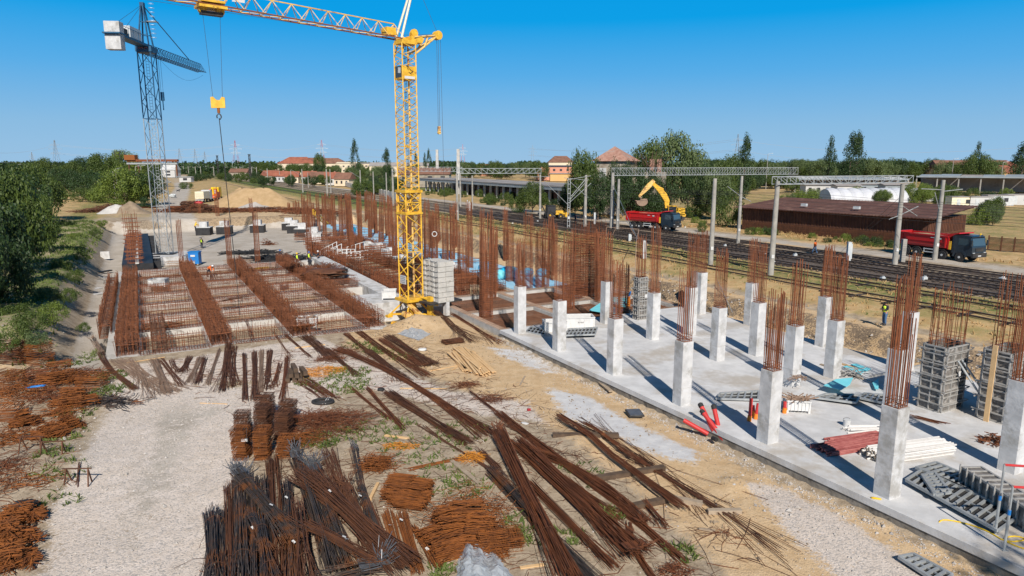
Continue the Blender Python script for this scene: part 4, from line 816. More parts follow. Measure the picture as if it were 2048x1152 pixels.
# ---- blue crane
bp = at(330, 508, .15); bcn = thing('tower_crane', 'distant tower crane, grey mast below and dark blue top, with big white counterweight', 'crane', bp)
BA = R(96); bd = A3(cos(BA), sin(BA), 0); bs = np.cross(Z3, bd); q = A3(bp[0], bp[1], 0)
zt = hgt(330, 508, 105, .15)+.15; zs = hgt(330, 508, 238, .15)+.15
mast_mb(q, 1.75, .15, zs, A3(1, .12, 0)/1.007, 1.7, .065, .03).build('lower_mast', M['galv'], bcn)
mast_mb(q, 1.75, zs, zt, A3(1, .12, 0)/1.007, 2.0, .08, .045).build('upper_mast', M['teal'], bcn)
b = MB(); P = [[q+A3(s, .0, .2), q+A3(s, .0, zt)] for s in (-.2, .2)]+[[q+A3(-.2, 0, z), q+A3(.2, 0, z)] for z in np.arange(.4, zt, .4)]; b.bars(P, .025, 3); b.build('ladder', M['galv'], bcn)
b = MB(); b.box(q+Z3*(zt+.35), (2.1, 2.1, .7), BA); b.cyl(q+Z3*(zt-.1), q+Z3*(zt+.2), 1.15, 20); b.build('slewing_ring', M['teal'], bcn)
b = MB(); c_ = q-bd*1.07+Z3*(zt+.4); b.bars([[c_+bs*x-Z3*.15, c_+bs*x+Z3*.15] for x in (-.55, -.25, .05, .35, .6)]+[[c_+bs*x+Z3*.1, c_+bs*(x+.18)+Z3*.1] for x in (-.55, .05)], .045, 4); b.build('red_marking', M['pink'], bcn)
zA = hgt(330, 508, 9, .15)+.15
ap = q+Z3*zA; b = MB(); b.bars([[q+bd*s1*.8+bs*s2*.7+Z3*(zt+.6), ap+bd*s1*.2+bs*s2*.12] for s1 in (1, -1) for s2 in (1, -1)], .11, 4)
for f in (.3, .6): b.bars([[(q+bd*s1*.8+bs*.7+Z3*(zt+.6))*(1-f)+(ap)*f, (q+bd*s1*.8-bs*.7+Z3*(zt+.6))*(1-f)+ap*f] for s1 in (1, -1)], .06, 4)
b.box(ap, (.6, .5, .5), BA); b.build('tower_head', M['teal'], bcn)
b = MB(); o = q+bd*.8-bs*.9; f1 = ap*.55+q*.45+Z3*0; hz_ = zt+.6+(zA-zt-.6)*.62; b.box(q+A3(.9, .4, hz_), (1.5, .8, .08), 0)
for z in np.arange(zt+2, hz_+2.6, .55): a = np.linspace(0, 2*pi, 9); b.rods([[q+A3(1.0+.35*cos(t), .4+.35*sin(t), z) for t in a]], .02, 3)
b.build('cage_ladder', M['galv'], bcn)
je = q+bd*22.5+Z3*(zt+.2); j = jib_mb(q+bd*1.1+Z3*(zt-.1), je, 1.3, 1.3, .95, .05, .03).build('jib', M['teal'], bcn)
b = MB(); b.bar(ap, q+bd*16.5+Z3*(zt+1.45), .07, 6); b.build('tie_bar', M['teal'], bcn)
cwp = q-bd*9.7; b = MB(); b.box(q-bd*5.0+Z3*(zt+.75), (10.2, 1.5, .28), BA); b.bars([[q-bd*k+bs*s*.75+Z3*(zt+.9), q-bd*k+bs*s*.75+Z3*(zt+1.9)] for k in np.arange(1, 9.5, 1.5) for s in (1, -1)]+[[q-bd*1+bs*s*.75+Z3*(zt+1.9), q-bd*9.1+bs*s*.75+Z3*(zt+1.9)] for s in (1, -1)], .03, 4)
b.build('counter_jib', M['teal'], bcn)
b = MB(); b.box(q-bd*4.3+Z3*(zt+1.7), (3.4, 1.1, 1.4), BA); b.build('machinery', M['palegrey'], bcn); b = MB(); b.box(q-bd*2.2+bs*.3+Z3*(zt+1.6), (.9, .7, 1.3), BA); b.build('control_box', M['white'], bcn)
b = MB(); b.box(q-bd*7.3+Z3*(zt+1.4), (1.6, .9, .8), BA); b.cyl(q-bd*8.6-bs*.4+Z3*(zt+1.4), q-bd*8.6+bs*.4+Z3*(zt+1.4), .4, 12); b.build('winch', M['darkmetal'], bcn)
for k in range(3):
    b = MB(); b.box(cwp+bd*(k*.42)+Z3*(zt+.55), (.38, 1.8, 3.3), BA); b.build('counterweight', M['concrete'], bcn)
b = MB(); b.box(cwp+bd*.4+Z3*(zt+.8), (1.9, 2.05, .16), BA); b.build('counterweight_band', M['teal'], bcn)
b = MB(); b.bars([[ap, q-bd*9.+bs*s*.7+Z3*(zt+1.5)] for s in (1,)]+[[ap, q-bd*8.5-bs*.5+Z3*(zt+1.)]], .02, 4); b.build('stay_rope', M['darkmetal'], bcn)
b = MB(); hp = q+bd*3.5+A3(.3, 0, 0); b.bars([[hp+A3(s, 0, zt-.1), hp+A3(s, 0, zt-5)] for s in (-.15, .15)], .02, 4); b.box(hp+Z3*(zt-5.5), (.4, .3, 1.2)); b.bar(hp+Z3*(zt-6), hp+Z3*(zt-7.4), .08, 5)
b.rods([[hp+bd*k+Z3*(zt-.3-1.8*math.sin(pi*k/18.5)) for k in np.linspace(0, 18.5, 12)]], .018, 3); b.build('hook', M['teal'], bcn)
cb_ = thing('crane_base_block', 'large square concrete base block under the distant blue crane', 'concrete block', (bp[0], bp[1], -1))
b = MB(); b.box((bp[0], bp[1]-.5, -.45), (6.6, 6.6, 1.2), RZU+pi/2); b.build('block', M['concrete'], cb_)
b = MB(); b.box((bp[0], bp[1], .18), (3., 2.4, .12), .1); b.build('anchor_plate', M['darkmetal'], cb_)
# ================================================================ railway
def trk(u, v):
    p = uvp(u, v); return A3(p[0], p[1], gz(p))
for i, (v, dark) in enumerate([(53.0, 0), (58.0, 0), (62.2, 1), (66.6, 1), (70.4, 1), (74.6, 1)]):
    t = thing('railway_track', ['overgrown siding track nearest the building site', 'second track from the site, half in grass', 'first dark track on the oily ballast', 'second dark track on the oily ballast', 'third dark track on the oily ballast', 'dark track farthest from the site, along the dirt road'][i], 'railway track', uvp(-60, v, 2), group=None)
    b = MB(); us = list(np.arange(30, -160, -5))+list(np.arange(-160, -420, -20))+[-700]
    for o in (-.75, .75): b.rods([[uvp(u, v+o, 2.02+.16) if abs(v) > 54 else trk(u, v+o)+Z3*.15 for u in us]], .085, 4)
    b.build('rails', M['rail'], t)
    b = MB()
    for u in (np.arange(25, -130, -.72) if v > 60 else np.arange(25, -40, -2.9)): b.box(trk(u, v)+Z3*.0, (.26, 2.5, .12), RZU)
    b.build('sleepers', M['sleeper'], t)
def pole_mb(p, h, r0, r1, n=10):
    b = MB(); b.cyl(p-Z3*.3, p+Z3*h, r0, n, None, r1); return b
POLES = []
def pole(px, by, ty, label, kind='concrete', lean=0, z=2., r=.24, arm=None, group='railway line poles', plate=True):
    p = at(px, by, z); h = hgt(px, by, ty, z); t = thing('railway_pole', label, 'pole', p, group=group)
    b = MB()
    if kind == 'concrete': b.cyl(p-Z3*.3, p+Z3*h+A3(lean, 0, 0), r, 12, None, r*.72)
    else:
        for o in (-.2, .2): b.box(p+A3(o, 0, h/2), (.09, .25, h))
        b.bars([[p+A3(-.2, 0, z_), p+A3(.2, 0, z_)] for z_ in np.arange(.3, h, .8)], .07, 4)
    b.build('shaft', M['pole'] if kind == 'concrete' else M['galv'], t)
    if plate and p[1] < 140:
        b = MB(); b.box(p+A3(.0, -r-.01, h*.2), (.28, .03, .36)); b.build('number_plate', M['white'], t)
    if arm:
        b = MB()
        for x, z0, x1, z1 in arm: b.bar(p+V3*x+Z3*h*z0, p+V3*x1+Z3*h*z1, .05, 5)
        b.build('bracket', M['galv'], t)
    POLES.append((p, h)); return p, h
pole(1421, 530, 357, 'thick concrete pole with rusty cap standing left of the dump truck gap', r=.28)
pole(1541, 549, 362, 'thick leaning concrete pole carrying the left end of the nearer gantry', r=.30, lean=.1)
pole(1789, 531, 368, 'thick concrete pole in front of the tail of the nearer red dump truck', r=.30, arm=[(0, .62, 3.2, .72), (0, .75, 3.2, .60), (0, .62, -1.8, .58)])
pole(1869, 521, 360, 'concrete pole crossing the middle of the nearer red dump truck', r=.28, arm=[(0, .88, -4, .9), (0, .86, 4, .88), (0, .6, -1.4, .85)])
pole(1476, 486, 352, 'slim concrete pole before the trees left of the brown shed', r=.25, arm=[(0, .7, -2.6, .85), (0, .7, 2, .62)])
pole(1223, 457, 345, 'left concrete pole of the pair at the farther gantry', r=.36)
pole(1235, 460, 358, 'right concrete pole of the pair at the farther gantry', r=.28)
pole(1137, 455, 357, 'galvanised steel lattice pole with crossed brackets beside the backhoe', 'steel', arm=[(0, .98, 4.5, 1.05), (0, .55, 4, .98), (0, .95, 4, .6), (0, .5, 4.6, .9), (0, .45, -5, .95)])
pole(1170, 453, 350, 'concrete pole right of the steel lattice pole', r=.3, arm=[(0, .9, -4.5, .95), (0, .93, -3, .6)])
pole(1080, 438, 347, 'concrete pole under the right end of the left gantry', r=.25, arm=[(-2.2, .93, 2.2, .93)])
pole(915, 441, 347, 'front concrete pole under the middle of the left gantry', r=.3, arm=[(-2.2, .93, 2.2, .93)])
pole(921, 415, 345, 'rear concrete pole under the middle of the left gantry', r=.25, plate=False)
pole(787, 413, 338, 'concrete pole under the left end of the left gantry, beside the yellow mast', r=.3)
pole(945, 420, 351, 'slim dark pole before the old colonnade, right of the gantry poles', r=.2)
for i, (px, by, ty, r) in enumerate([(774, 405, 345, .2), (748, 400, 343, .2), (722, 392, 340, .25), (662, 387, 338, .22), (655, 392, 338, .3), (606, 385, 338, .25), (583, 372, 340, .2), (536, 368, 337, .3), (560, 364, 342, .2), (617, 376, 345, .15)]):
    pole(px, by, ty, f'far-off pale railway pole, {ORD[i]} going left from the yellow mast', r=r, group='far-off railway poles', arm=[(0, .7, -4, .98)] if i in (2, 5, 7) else None)
PQ = sorted(350+rng.random(26)*190)
for i in range(26):
    px = PQ[i]; by = 341+rng.random()*16; p = at(px, by, 2.)
    if i < 26:
        b = MB(); h = 8.5; b.cyl((0, 0, 0), (0, 0, h), .3, 6, None, .25); b.bar((0, 0, h*.85), (3 if i % 2 else -3, 0, h*.95), .12, 4)
        tag(b.build('railway_pole', M['pole'], loc=p, local=True), f'small pale pole in the distant railway thicket beyond the sand heap, {ORD[PQ.index(px)]} from left', 'pole', 'distant thicket of railway poles')
def gantry(a, b_, h, z, label, w=.75):
    t = thing('railway_gantry', label, 'gantry', (a+b_)/2); a = a+Z3*z; b_ = b_+Z3*z; _, _, tt, s, up = frame(a, b_); L = np.linalg.norm(b_-a); n = int(L/1.15); d = L/n
    m_ = MB(); m_.bars([[a+s*w/2*i+Z3*h*k, b_+s*w/2*i+Z3*h*k] for i in (1, -1) for k in (0, 1)], .06, 4); P = []
    for i in range(n+1):
        for j in (1, -1):
            o = a+tt*d*i+s*w/2*j; P.append([o, o+Z3*h])
            if i < n: P.append([o+Z3*h, o+tt*d]) if i < n/2 else P.append([o, o+tt*d+Z3*h])
        if i < n: P += [[a+tt*d*i+s*w/2+Z3*h, a+tt*d*(i+1)-s*w/2+Z3*h]]
    m_.bars(P, .032, 4); m_.build('truss', M['galv'], t); return t
def pt(px, py, z=2.): p = at(px, py, z); return A3(p[0], p[1], 0)
g3a, g3b = pt(1541, 549), pt(1789, 531)
gantry(g3a-V3*.3, g3b+V3*1.2, .72, 11.0, 'nearer galvanised truss gantry spanning the tracks toward the white tunnels')
g2a = pt(1223, 457); gantry(g2a, g2a+A3(.93, .37, 0)*40, 1.25, 11.0, 'farther galvanised truss gantry running in front of the tall tree')
g1a = pt(787, 413); gantry(g1a, pt(921, 415)+V3*.5, 1.1, 11.0, 'left truss gantry, far half beside the yellow mast')
gantry(pt(915, 441), pt(1081, 438), .95, 11.1, 'left truss gantry, near half in front of the old colonnade')
# contact wires
def wires(name, label, pts_list, r=.02, mt='darkmetal', cat='cable', sag=.8, group=None):
    b = MB()
    for a, c in pts_list:
        a = np.array(a, float); c = np.array(c, float); P = [a*(1-t)+c*t-Z3*sag*4*t*(1-t) for t in np.linspace(0, 1, 9)]; b.rods([P], r, 3)
    return tag(b.build(name, M[mt]), label, cat, group)
for i, v in enumerate((62.2, 66.6, 70.4, 74.6)):
    wires('contact_wire', f'thin overhead wire above the {["first","second","third","fourth"][i]} dark track counted from the site', [[uvp(20-40*k, v, 8.2), uvp(20-40*(k+1), v, 8.2)] for k in range(6)]+[[uvp(20-40*k, v, 9.3), uvp(20-40*(k+1), v, 9.3)] for k in range(6)], sag=.35, r=.018)
p = at(1789, 531, 2.); wires('guy_wire', 'two guy wires running down from the pole at the nearer dump truck', [[p+Z3*7.6, at(1697, 493, 2)+Z3*.3], [p+Z3*6.6, at(1697, 493, 2)+Z3*.2]], sag=0, r=.022)
p = at(1223, 457, 2.); wires('guy_wire', 'two guy wires slanting from the farther gantry poles to the small steel frame', [[p+Z3*7.5, at(1275, 478, 2)], [p+Z3*5, at(1272, 470, 2)]], sag=0, r=.04, mt='galv')
p = at(1257, 475, 2.); t = thing('portal_frame', 'small light steel portal frame beside the farther gantry poles', 'frame', p)
b = MB(); L0 = at(1212, 500, 1.8); L1 = at(1276, 505, 1.8); h = 3.; b.bars([[L0, L0+Z3*h], [L1, L1+Z3*h], [L0+Z3*h, L1+Z3*h], [L0*.8+L1*.2+Z3*(h-.9), L0*.7+L1*.3+Z3*h], [L1*.9+L0*.1+Z3*(h-.9), L1*.75+L0*.25+Z3*h], [L1+Z3*h, at(1268, 618, .3)+Z3*6], [at(1268, 618, .3), at(1268, 618, .3)+Z3*6.]], .035, 4); b.build('bars', M['rust_grey'], t)
for i, (px, by, ty, w) in enumerate([(1287, 517, 481, .35), (1259, 483, 468, .3), (1696, 522, 484, .4), (1189, 448, 425, .3), (1804, 525, 478, .45), (935, 419, 400, .2), (939, 423, 403, .2)]):
    p = at(px, by, 2.); h = hgt(px, by, ty, 2.); b = MB()
    if i == 4: [b.box((0, 0, h*(k+.5)/13), (w, w, h/13-.02)) for k in range(13)]
    else: b.box((0, 0, h/2), (w, w, h)); b.box((w*.8, .1, h*.45), (w*.35, w*.6, h*.9))
    tag(b.build('marker_post', M['pole'] if i == 4 else M['palegrey'], loc=p, local=True), ['pale blue-grey post at the grass edge behind the narrow formwork', 'short white tilted post beside the tracks', 'pale double post between the tracks near the orange-vested worker', 'pale post below the ruined house', 'ribbed concrete stub beside the pole at the dump truck tail', 'white post left of the pair before the colonnade', 'white post right of the pair before the colonnade'][i], 'post')
for i, (px, py, s) in enumerate([(1547, 524, .35), (1450, 492, .4), (1590, 512, .5), (1530, 510, .3), (1765, 560, .5), (1848, 560, .6), (2004, 562, .6), (1370, 455, .3), (1075, 443, .4), (1025, 447, .3)]):
    p = at(px, py, 2.); p[2] = gz(p); b = MB(); s *= .6; b.box((0, 0, s*.4), (s*1.4, s, s*.8), .3); b.box((s*.2, 0, s*.95), (s*.5, s*.5, s*.35), .5)
    tag(b.build('trackside_box', M['palegrey' if i % 3 else 'white'], loc=p, local=True), f'small white trackside box among the rails, {["tenth","eighth","ninth","seventh","fifth","fourth","second","third","sixth","first"][i] if False else ORD[sorted(range(10), key=lambda k:[1547,1450,1590,1530,1765,1848,2004,1370,1075,1025][k]).index(i)]} from the left', 'box', 'white trackside boxes')
# ================================================================ vehicles
def wheel(root, x, y, r, w, rim=M['palegrey'], name='wheel', side=1, tyre='black'):
    prof = [(r*.55, -w/2), (r*.93, -w/2), (r, -w*.35), (r, w*.35), (r*.93, w/2), (r*.55, w/2)]
    b = MB(); n = 22; a = np.arange(n)*2*pi/n
    secs = [np.stack([x+q*np.cos(a), np.full(n, y+z), r+q*np.sin(a)], 1) for q, z in prof]; b.loft(secs); t = b.build(name, M[tyre], root, local=True)
    b = MB(); yy = y+side*w*.38
    b.cyl((x, yy-side*.12, r), (x, yy, r), r*.56, 18); b.cyl((x, yy, r), (x, yy+side*.07, r), r*.25, 12); b.build('rim', rim, t, local=True)
    return t
def extr(b, prof, y0, y1, mt=None):                             # x-z outline extruded along y
    n = len(prof); a = sum(prof[i][0]*prof[(i+1) % n][1]-prof[(i+1) % n][0]*prof[i][1] for i in range(n))
    if a > 0: prof = prof[::-1]
    v = [(x, y0, z) for x, z in prof]+[(x, y1, z) for x, z in prof]
    b.add(v, [tuple(range(n))[::-1], tuple(range(n, 2*n))]+[(i, (i+1) % n, n+(i+1) % n, n+i) for i in range(n)], mt); return b
def dump_truck(loc, rz, label):
    t = thing('dump_truck', label, 'dump truck', loc, rz, group='red dump trucks beside the tracks')
    for x in (0, 1.37, 4.55, 6.6):
        for s in (1, -1): wheel(t, x, s*1.05, .53, .36, side=s, rim=M['palegrey'])
    b = MB(); b.box((3.1, .42, .98), (8.6, .12, .3)); b.box((3.1, -.42, .98), (8.6, .12, .3)); b.box((3, 0, .8), (7, .5, .25)); b.build('chassis', M['darkmetal'], t, local=True)
    # tipper body: sloping flanks with ribs, flared rear, spill guard over the cab
    b = MB(); x0, x1 = -1.25, 5.15
    def sec(x, zt, flare=0): return [(x, -1.0, 1.30), (x, -1.25, 1.75), (x, -1.27-flare, zt), (x, -1.20-flare, zt), (x, -1.17, 1.8), (x, -.9, 1.42), (x, .9, 1.42), (x, 1.17, 1.8), (x, 1.20+flare, zt), (x, 1.27+flare, zt), (x, 1.25, 1.75), (x, 1.0, 1.30)]
    b.loft([sec(x0, 2.75), sec(x1, 2.75)], M['red'])
    b.box((5.2, 0, 2.15), (.1, 2.54, 1.75), mt=M['red']); b.box((-1.28, 0, 2.15), (.1, 2.50, 1.5), ry=.12, mt=M['red'])
    for x in (-1.1, -.55, 4.9): b.box((x, 1.30, 2.1), (.16, .10, 1.4), mt=M['red']); b.box((x, -1.30, 2.1), (.16, .10, 1.4), mt=M['red'])
    for s in (1, -1): b.box((1.95, s*1.31, 2.73), (6.5, .12, .14), mt=M['red']); b.box((2.1, s*1.29, 2.0), (5.6, .07, .06), mt=M['red']); b.box((2., s*1.16, 1.5), (6.2, .06, .3), mt=M['reddull'], rx=s*-.5)
    b.build('tipper_body', None, t, local=True)
    b = MB(); extr(b, [(4.85, 2.5), (5.2, 3.05), (6.35, 3.28), (6.4, 3.16), (5.35, 2.92), (5.15, 2.5)], -1.28, 1.28, M['red']); extr(b, [(5.1, 2.4), (5.25, 3.0), (6.1, 3.16), (5.4, 2.7)], 1.22, 1.3, M['red']); extr(b, [(5.1, 2.4), (5.25, 3.0), (6.1, 3.16), (5.4, 2.7)], -1.3, -1.22, M['red']); b.build('spill_guard', None, t, local=True)
    b = MB(); n = 12; gx_, gy_ = np.meshgrid(np.linspace(-1.1, 5.0, 18), np.linspace(-1.1, 1.1, n)); z_ = 2.45+.28*np.cos(gy_*1.2)*np.sin((gx_+1.3)*.5)+.12*fbm(gx_+9, gy_, .8); q = np.stack([gx_, gy_, z_], -1).reshape(-1, 3); k = np.arange((n-1)*18).reshape(n-1, 18)[:, :-1].ravel(); b.add(q, np.stack([k, k+1, k+19, k+18], 1)); b.build('soil_load', M['sand'], t, local=True, smooth=True)
    # cab
    b = MB(); c = [(5.65, .95), (7.85, .75), (8.0, 1.05), (7.95, 1.75), (7.72, 2.75), (7.45, 3.02), (5.65, 2.98)]
    extr(b, c, -1.22, 1.22); cab = b.build('cab', M['navy'], t, local=True)
    b = MB(); b.add([(7.965, -1.08, 1.9), (7.965, 1.08, 1.9), (7.765, 1.02, 2.72), (7.765, -1.02, 2.72)], [(0, 1, 2, 3)]); b.build('windscreen', M['glass'], cab, local=True)
    for s in (1, -1):
        b = MB(); e = [(6.35, 1.95), (7.55, 1.9), (7.4, 2.65), (6.35, 2.7)]; b.add([(x, s*1.228, z) for x, z in e], [(0, 1, 2, 3)]); b.build('side_window', M['glass'], cab, local=True)
        b = MB(); b.box((7.95, s*1.34, 2.2), (.12, .2, .6)); b.bar((7.75, s*1.2, 2.55), (7.95, s*1.34, 2.5), .025, 4); b.build('mirror', M['navy'], cab, local=True)
        b = MB(); a_ = np.linspace(0, pi, 9); extr(b, [(6.6+.82*cos(q), .55+.80*sin(q)+.05) for q in a_]+[(6.6+.62*cos(q), .55+.60*sin(q)) for q in a_[::-1]], s*.85, s*1.26); b.build('mudguard', M['navy'], t, local=True)
        b = MB(); b.box((8.0, s*.95, 1.0), (.12, .35, .32)); b.build('headlight', M['palegrey'], cab, local=True)
        b = MB()
        for z in (.7, 1.05): b.box((2.95, s*1.15, z), (1.5, .05, .10))
        for x in (2.3, 3.6): b.box((x, s*1.15, .87), (.07, .05, .5))
        b.build('side_guard', M['palegrey'], t, local=True)
        for x in (0, 1.37, 4.55):
            b = MB(); a_ = np.linspace(.2, pi-.2, 8); extr(b, [(x+.68*cos(q), .55+.68*sin(q)) for q in a_]+[(x+.62*cos(q), .55+.62*sin(q)) for q in a_[::-1]], s*.85, s*1.22); b.build('mudguard', M['darkmetal'], t, local=True)
        b = MB(); b.box((5.42, s*1.22, 1.75), (.26, .06, .95)); b.build('ladder_plate', M['yellow'], t, local=True)
    b = MB(); b.box((8.02, 0, .85), (.2, 2.4, .5)); b.box((7.99, 0, 1.45), (.06, 1.3, .35)); b.build('bumper', M['darkmetal'], cab, local=True)
    b = MB(); b.box((8.13, -.05, .78), (.02, .52, .12)); b.build('number_plate', M['white'], cab, local=True)
    b = MB(); b.cyl((7.3, 1.0, 3.02), (7.3, 1.0, 3.2), .08, 10); b.build('beacon', M['helmetY'], cab, local=True)
    b = MB(); b.box((7.55, 0, 2.93), (.45, 2.2, .06), ry=.25); b.build('sun_visor', M['navy'], cab, local=True)
    for s in (1, -1):
        b = MB(); a_ = np.arange(16)*2*pi/16; b.add([(4.2+.22*cos(q), s*1.305, 2.35+.15*sin(q)) for q in a_], [tuple(range(16))]); b.add([(4.2+.17*cos(q), s*1.309, 2.30+.05*sin(q)) for q in a_], [tuple(range(16))], M['navy'])
        b.build('badge', None, t, local=True).data.materials[0] = M['white'] if False else M['navy']
        o = MB(); o.add([(4.2+.22*cos(q), s*1.312, 2.39+.10*sin(q)) for q in a_], [tuple(range(16))]); o.build('badge', M['white'], t, local=True)
        o = MB(); o.box((3.3, s*1.30, 2.45), (.45, .02, .08)); o.build('lettering_strip', M['palegrey'], t, local=True)
    return t
a = at(1808.5, 509, 2.); b_ = at(1923, 524, 2.); dr = math.atan2(b_[1]-a[1], b_[0]-a[0])
rp = lambda p, rz, dx, dy: A3(p[0]+dx*cos(rz)-dy*sin(rz), p[1]+dx*sin(rz)+dy*cos(rz), p[2])
dump_truck(rp(a, dr, .2, 1.1), dr, 'nearer red dump truck with dark blue cab, behind the two thick poles')
a = at(1265, 457, 2.); dr = R(-44); dump_truck(rp(a, dr, 0, 1.1), dr, 'farther red dump truck being loaded under the yellow excavator bucket')
# excavator behind the farther truck (local frame: x to the right of the picture, y away)
ep = at(1340, 441, 2.); ex = thing('excavator', 'yellow excavator with raised bent boom and grey bucket over the farther truck', 'excavator', ep)
sc_ = hgt(1340, 441, 362, 2.)/8.6
def E3(px, py): return atd(px, py, ep[1])
b = MB(); P = [E3(1333, 416), E3(1334, 402), E3(1328, 390), E3(1318, 378), E3(1306, 367)]
def beam(b, pts, ws, th, mt=None):
    pts = [np.array(p, float) for p in pts]; up, dn = [], []
    for i, p in enumerate(pts):
        t = pts[min(i+1, len(pts)-1)]-pts[max(i-1, 0)]; t /= np.linalg.norm(t); n = A3(-t[2], 0, t[0]); up.append(p+n*ws[i]/2); dn.append(p-n*ws[i]/2)
    secs = [[u+A3(0, -th/2, 0), u+A3(0, th/2, 0), d+A3(0, th/2, 0), d+A3(0, -th/2, 0)] for u, d in zip(up, dn)]; b.loft(secs, mt)
beam(b, P, [.6, .95, 1.1, .9, .55], .5); b.build('boom', M['yellow'], ex)
b = MB(); b.cyl(E3(1327, 378), E3(1312, 371), .12, 8); b.cyl(E3(1333, 392), E3(1325, 379), .16, 8); b.cyl(E3(1330, 410), E3(1329, 392), .14, 8); b.build('hydraulic_cylinder', M['yellow'], ex)
b = MB(); beam(b, [E3(1308, 361), E3(1298, 371), E3(1290, 380), E3(1278, 393)], [.7, .95, .8, .4], .42); b.build('stick', M['yellow_worn'], ex)
b = MB(); b.cyl(E3(1296, 372), E3(1284, 383), .14, 8); b.build('hydraulic_cylinder', M['yellow'], ex)
b = MB(); c = E3(1283, 403); n = 14; a_ = np.linspace(-.2*pi, 1.05*pi, n); rr = 1.15
o_ = [c+A3(rr*1.05*cos(q), 0, -rr*.85*sin(q)) for q in a_]; ii = [c+A3(rr*.95*cos(q), 0, -rr*.75*sin(q)) for q in a_[::-1]]
pts = o_+ii; v = [p+A3(0, -.75, 0) for p in pts]+[p+A3(0, .75, 0) for p in pts]; m_ = len(pts); b.add(v, [tuple(range(m_))[::-1], tuple(range(m_, 2*m_))]+[(i, (i+1) % m_, m_+(i+1) % m_, m_+i) for i in range(m_)])
for s in (-.75, .75): b.add([p+A3(0, s, 0) for p in o_]+[p+A3(0, s*.96, 0) for p in o_], [tuple(range(n)), tuple(range(2*n-1, n-1, -1))]+[(i, n+i, n+(i+1) % n, (i+1) % n) for i in range(n)])
b.bar(E3(1278, 393), E3(1283, 397), .2, 6); b.build('bucket', M['rust_grey'], ex)
w0 = E3(1338, 430); b = MB(); bx0 = E3(1350, 430); b.box((bx0[0], ep[1]+.6, bx0[2]-.05), (3.9, 2.6, .5)); b.box((E3(1361, 424)[0], ep[1]+.6, E3(1361, 423)[2]), (1.4, 2.6, 1.35)); b.build('upper_body', M['yellow'], ex)
b = MB(); cc = E3(1345, 422); b.box((cc[0]-.2, ep[1]-.3, cc[2]), (1.5, 1.05, 1.9), mt=M['window']); b.build('cab', None, ex)
b = MB()
for dx in (-.78, .78): b.box((cc[0]-.2+dx, ep[1]-.85, cc[2]), (.12, .1, 2.0))
for dz in (-.98, .98): b.box((cc[0]-.2, ep[1]-.85, cc[2]+dz), (1.68, .11, .14))
b.box((cc[0]-.2, ep[1]-.3, cc[2]+1.0), (1.7, 1.2, .12)); b.build('cab_frame', M['yellow'], ex)
for s in (-.9, 1.5):
    b = MB(); a_ = np.linspace(0, 2*pi, 20, endpoint=False); x0_ = E3(1349, 440)[0]; b.loft([[(x0_+1.75*np.sign(cos(q))*abs(cos(q))**.4+0, ep[1]+s+w_, 2.48+.45*np.sign(sin(q))*abs(sin(q))**.7) for q in a_] for w_ in (-.28, .28)]); b.build('crawler_track', M['darkmetal'], ex)
# backhoe behind the cages
kp = at(1106, 437, 2.); k_ = thing('backhoe_loader', 'small dark and yellow backhoe loader before the shady bushes', 'loader', kp, R(12))
for x, r in ((-.9, .75), (1.3, .5)):
    for s in (1, -1): wheel(k_, x, s*.95, r, .4, rim=M['yellow'], side=s)
b = MB(); b.box((1.2, 0, 1.2), (1.6, 1., .8)); b.box((2.6, 0, .8), (.5, 2.3, .9), ry=.3); b.bars([[(1., s*.6, 1.3), (2.5, s*.6, .9)] for s in (1, -1)], .12, 4); b.build('front', M['yellow'], k_, local=True)
b = MB(); b.box((-.5, 0, 1.8), (1.6, 1.5, 1.5), mt=M['window']); b.box((-.5, 0, 2.6), (1.8, 1.7, .12), mt=M['black']); b.bars([[(-.5+i*.82, j*.76, 1.), (-.5+i*.82, j*.76, 2.6)] for i in (1, -1) for j in (1, -1)], .06, 4, M['black']); b.build('cab', None, k_, local=True)
b = MB(); b.bars([[(-1.5, 0, 1.), (-2.3, 0, 2.6)], [(-2.3, 0, 2.6), (-2.9, 0, 1.2)]], .14, 4); b.box((-2.9, 0, 1.), (.5, .6, .5)); b.build('rear_arm', M['black'], k_, local=True)
# far trucks on the road
tp_ = at(404, 405, 1.5); t = thing('parked_truck', 'pale beige truck seen from behind on the far road beside the orange machine', 'truck', tp_, R(95))
for x in (-1, 1.5, 4.5):
    for s in (1, -1): wheel(t, x, s*1., .5, .4, side=s)
b = MB(); extr(b, [(-1.8, 1.2), (-1.8, 3.3), (3.2, 3.3), (3.2, 1.2)], -1.25, 1.25, M['cream']); b.box((-1.84, 0, 2.3), (.06, 2.2, 1.2), mt=M['plaster']); b.build('body', None, t, local=True)
b = MB(); extr(b, [(3.5, .8), (3.5, 3.5), (5.2, 3.6), (5.8, 2.4), (5.8, .8)], -1.25, 1.25); b.build('cab', M['white'], t, local=True)
b = MB(); b.box((-1.9, 0, .85), (.15, 2.4, .2)); b.build('bumper', M['white'], t, local=True)
b = MB(); b.box((2, 0, 1.), (7.6, .9, .3)); b.build('chassis', M['darkmetal'], t, local=True)
tp_ = at(428, 401, 1.5); t = thing('parked_truck', 'orange and yellow truck with open rear frames beside the sand heap', 'truck', tp_, R(95))
for x in (-1, 1.5, 4.5):
    for s in (1, -1): wheel(t, x, s*1., .5, .4, side=s)
b = MB(); extr(b, [(2.2, 1.), (2.2, 3.9), (2.6, 4.1), (4.6, 4.1), (5., 3.9), (5., 1.)], -.9, 1.4, M['helmetY']); b.build('cab', None, t, local=True)
b = MB(); b.box((0, 0, 1.3), (4.2, 2.6, .9)); [b.box((-1.5, y_, 2.5), (.9, .7, 2.2)) for y_ in (-1.2, .3)]; b.box((1, -1.2, 2.2), (2.4, .4, 1.)); b.build('body', M['orangecar'], t, local=True)
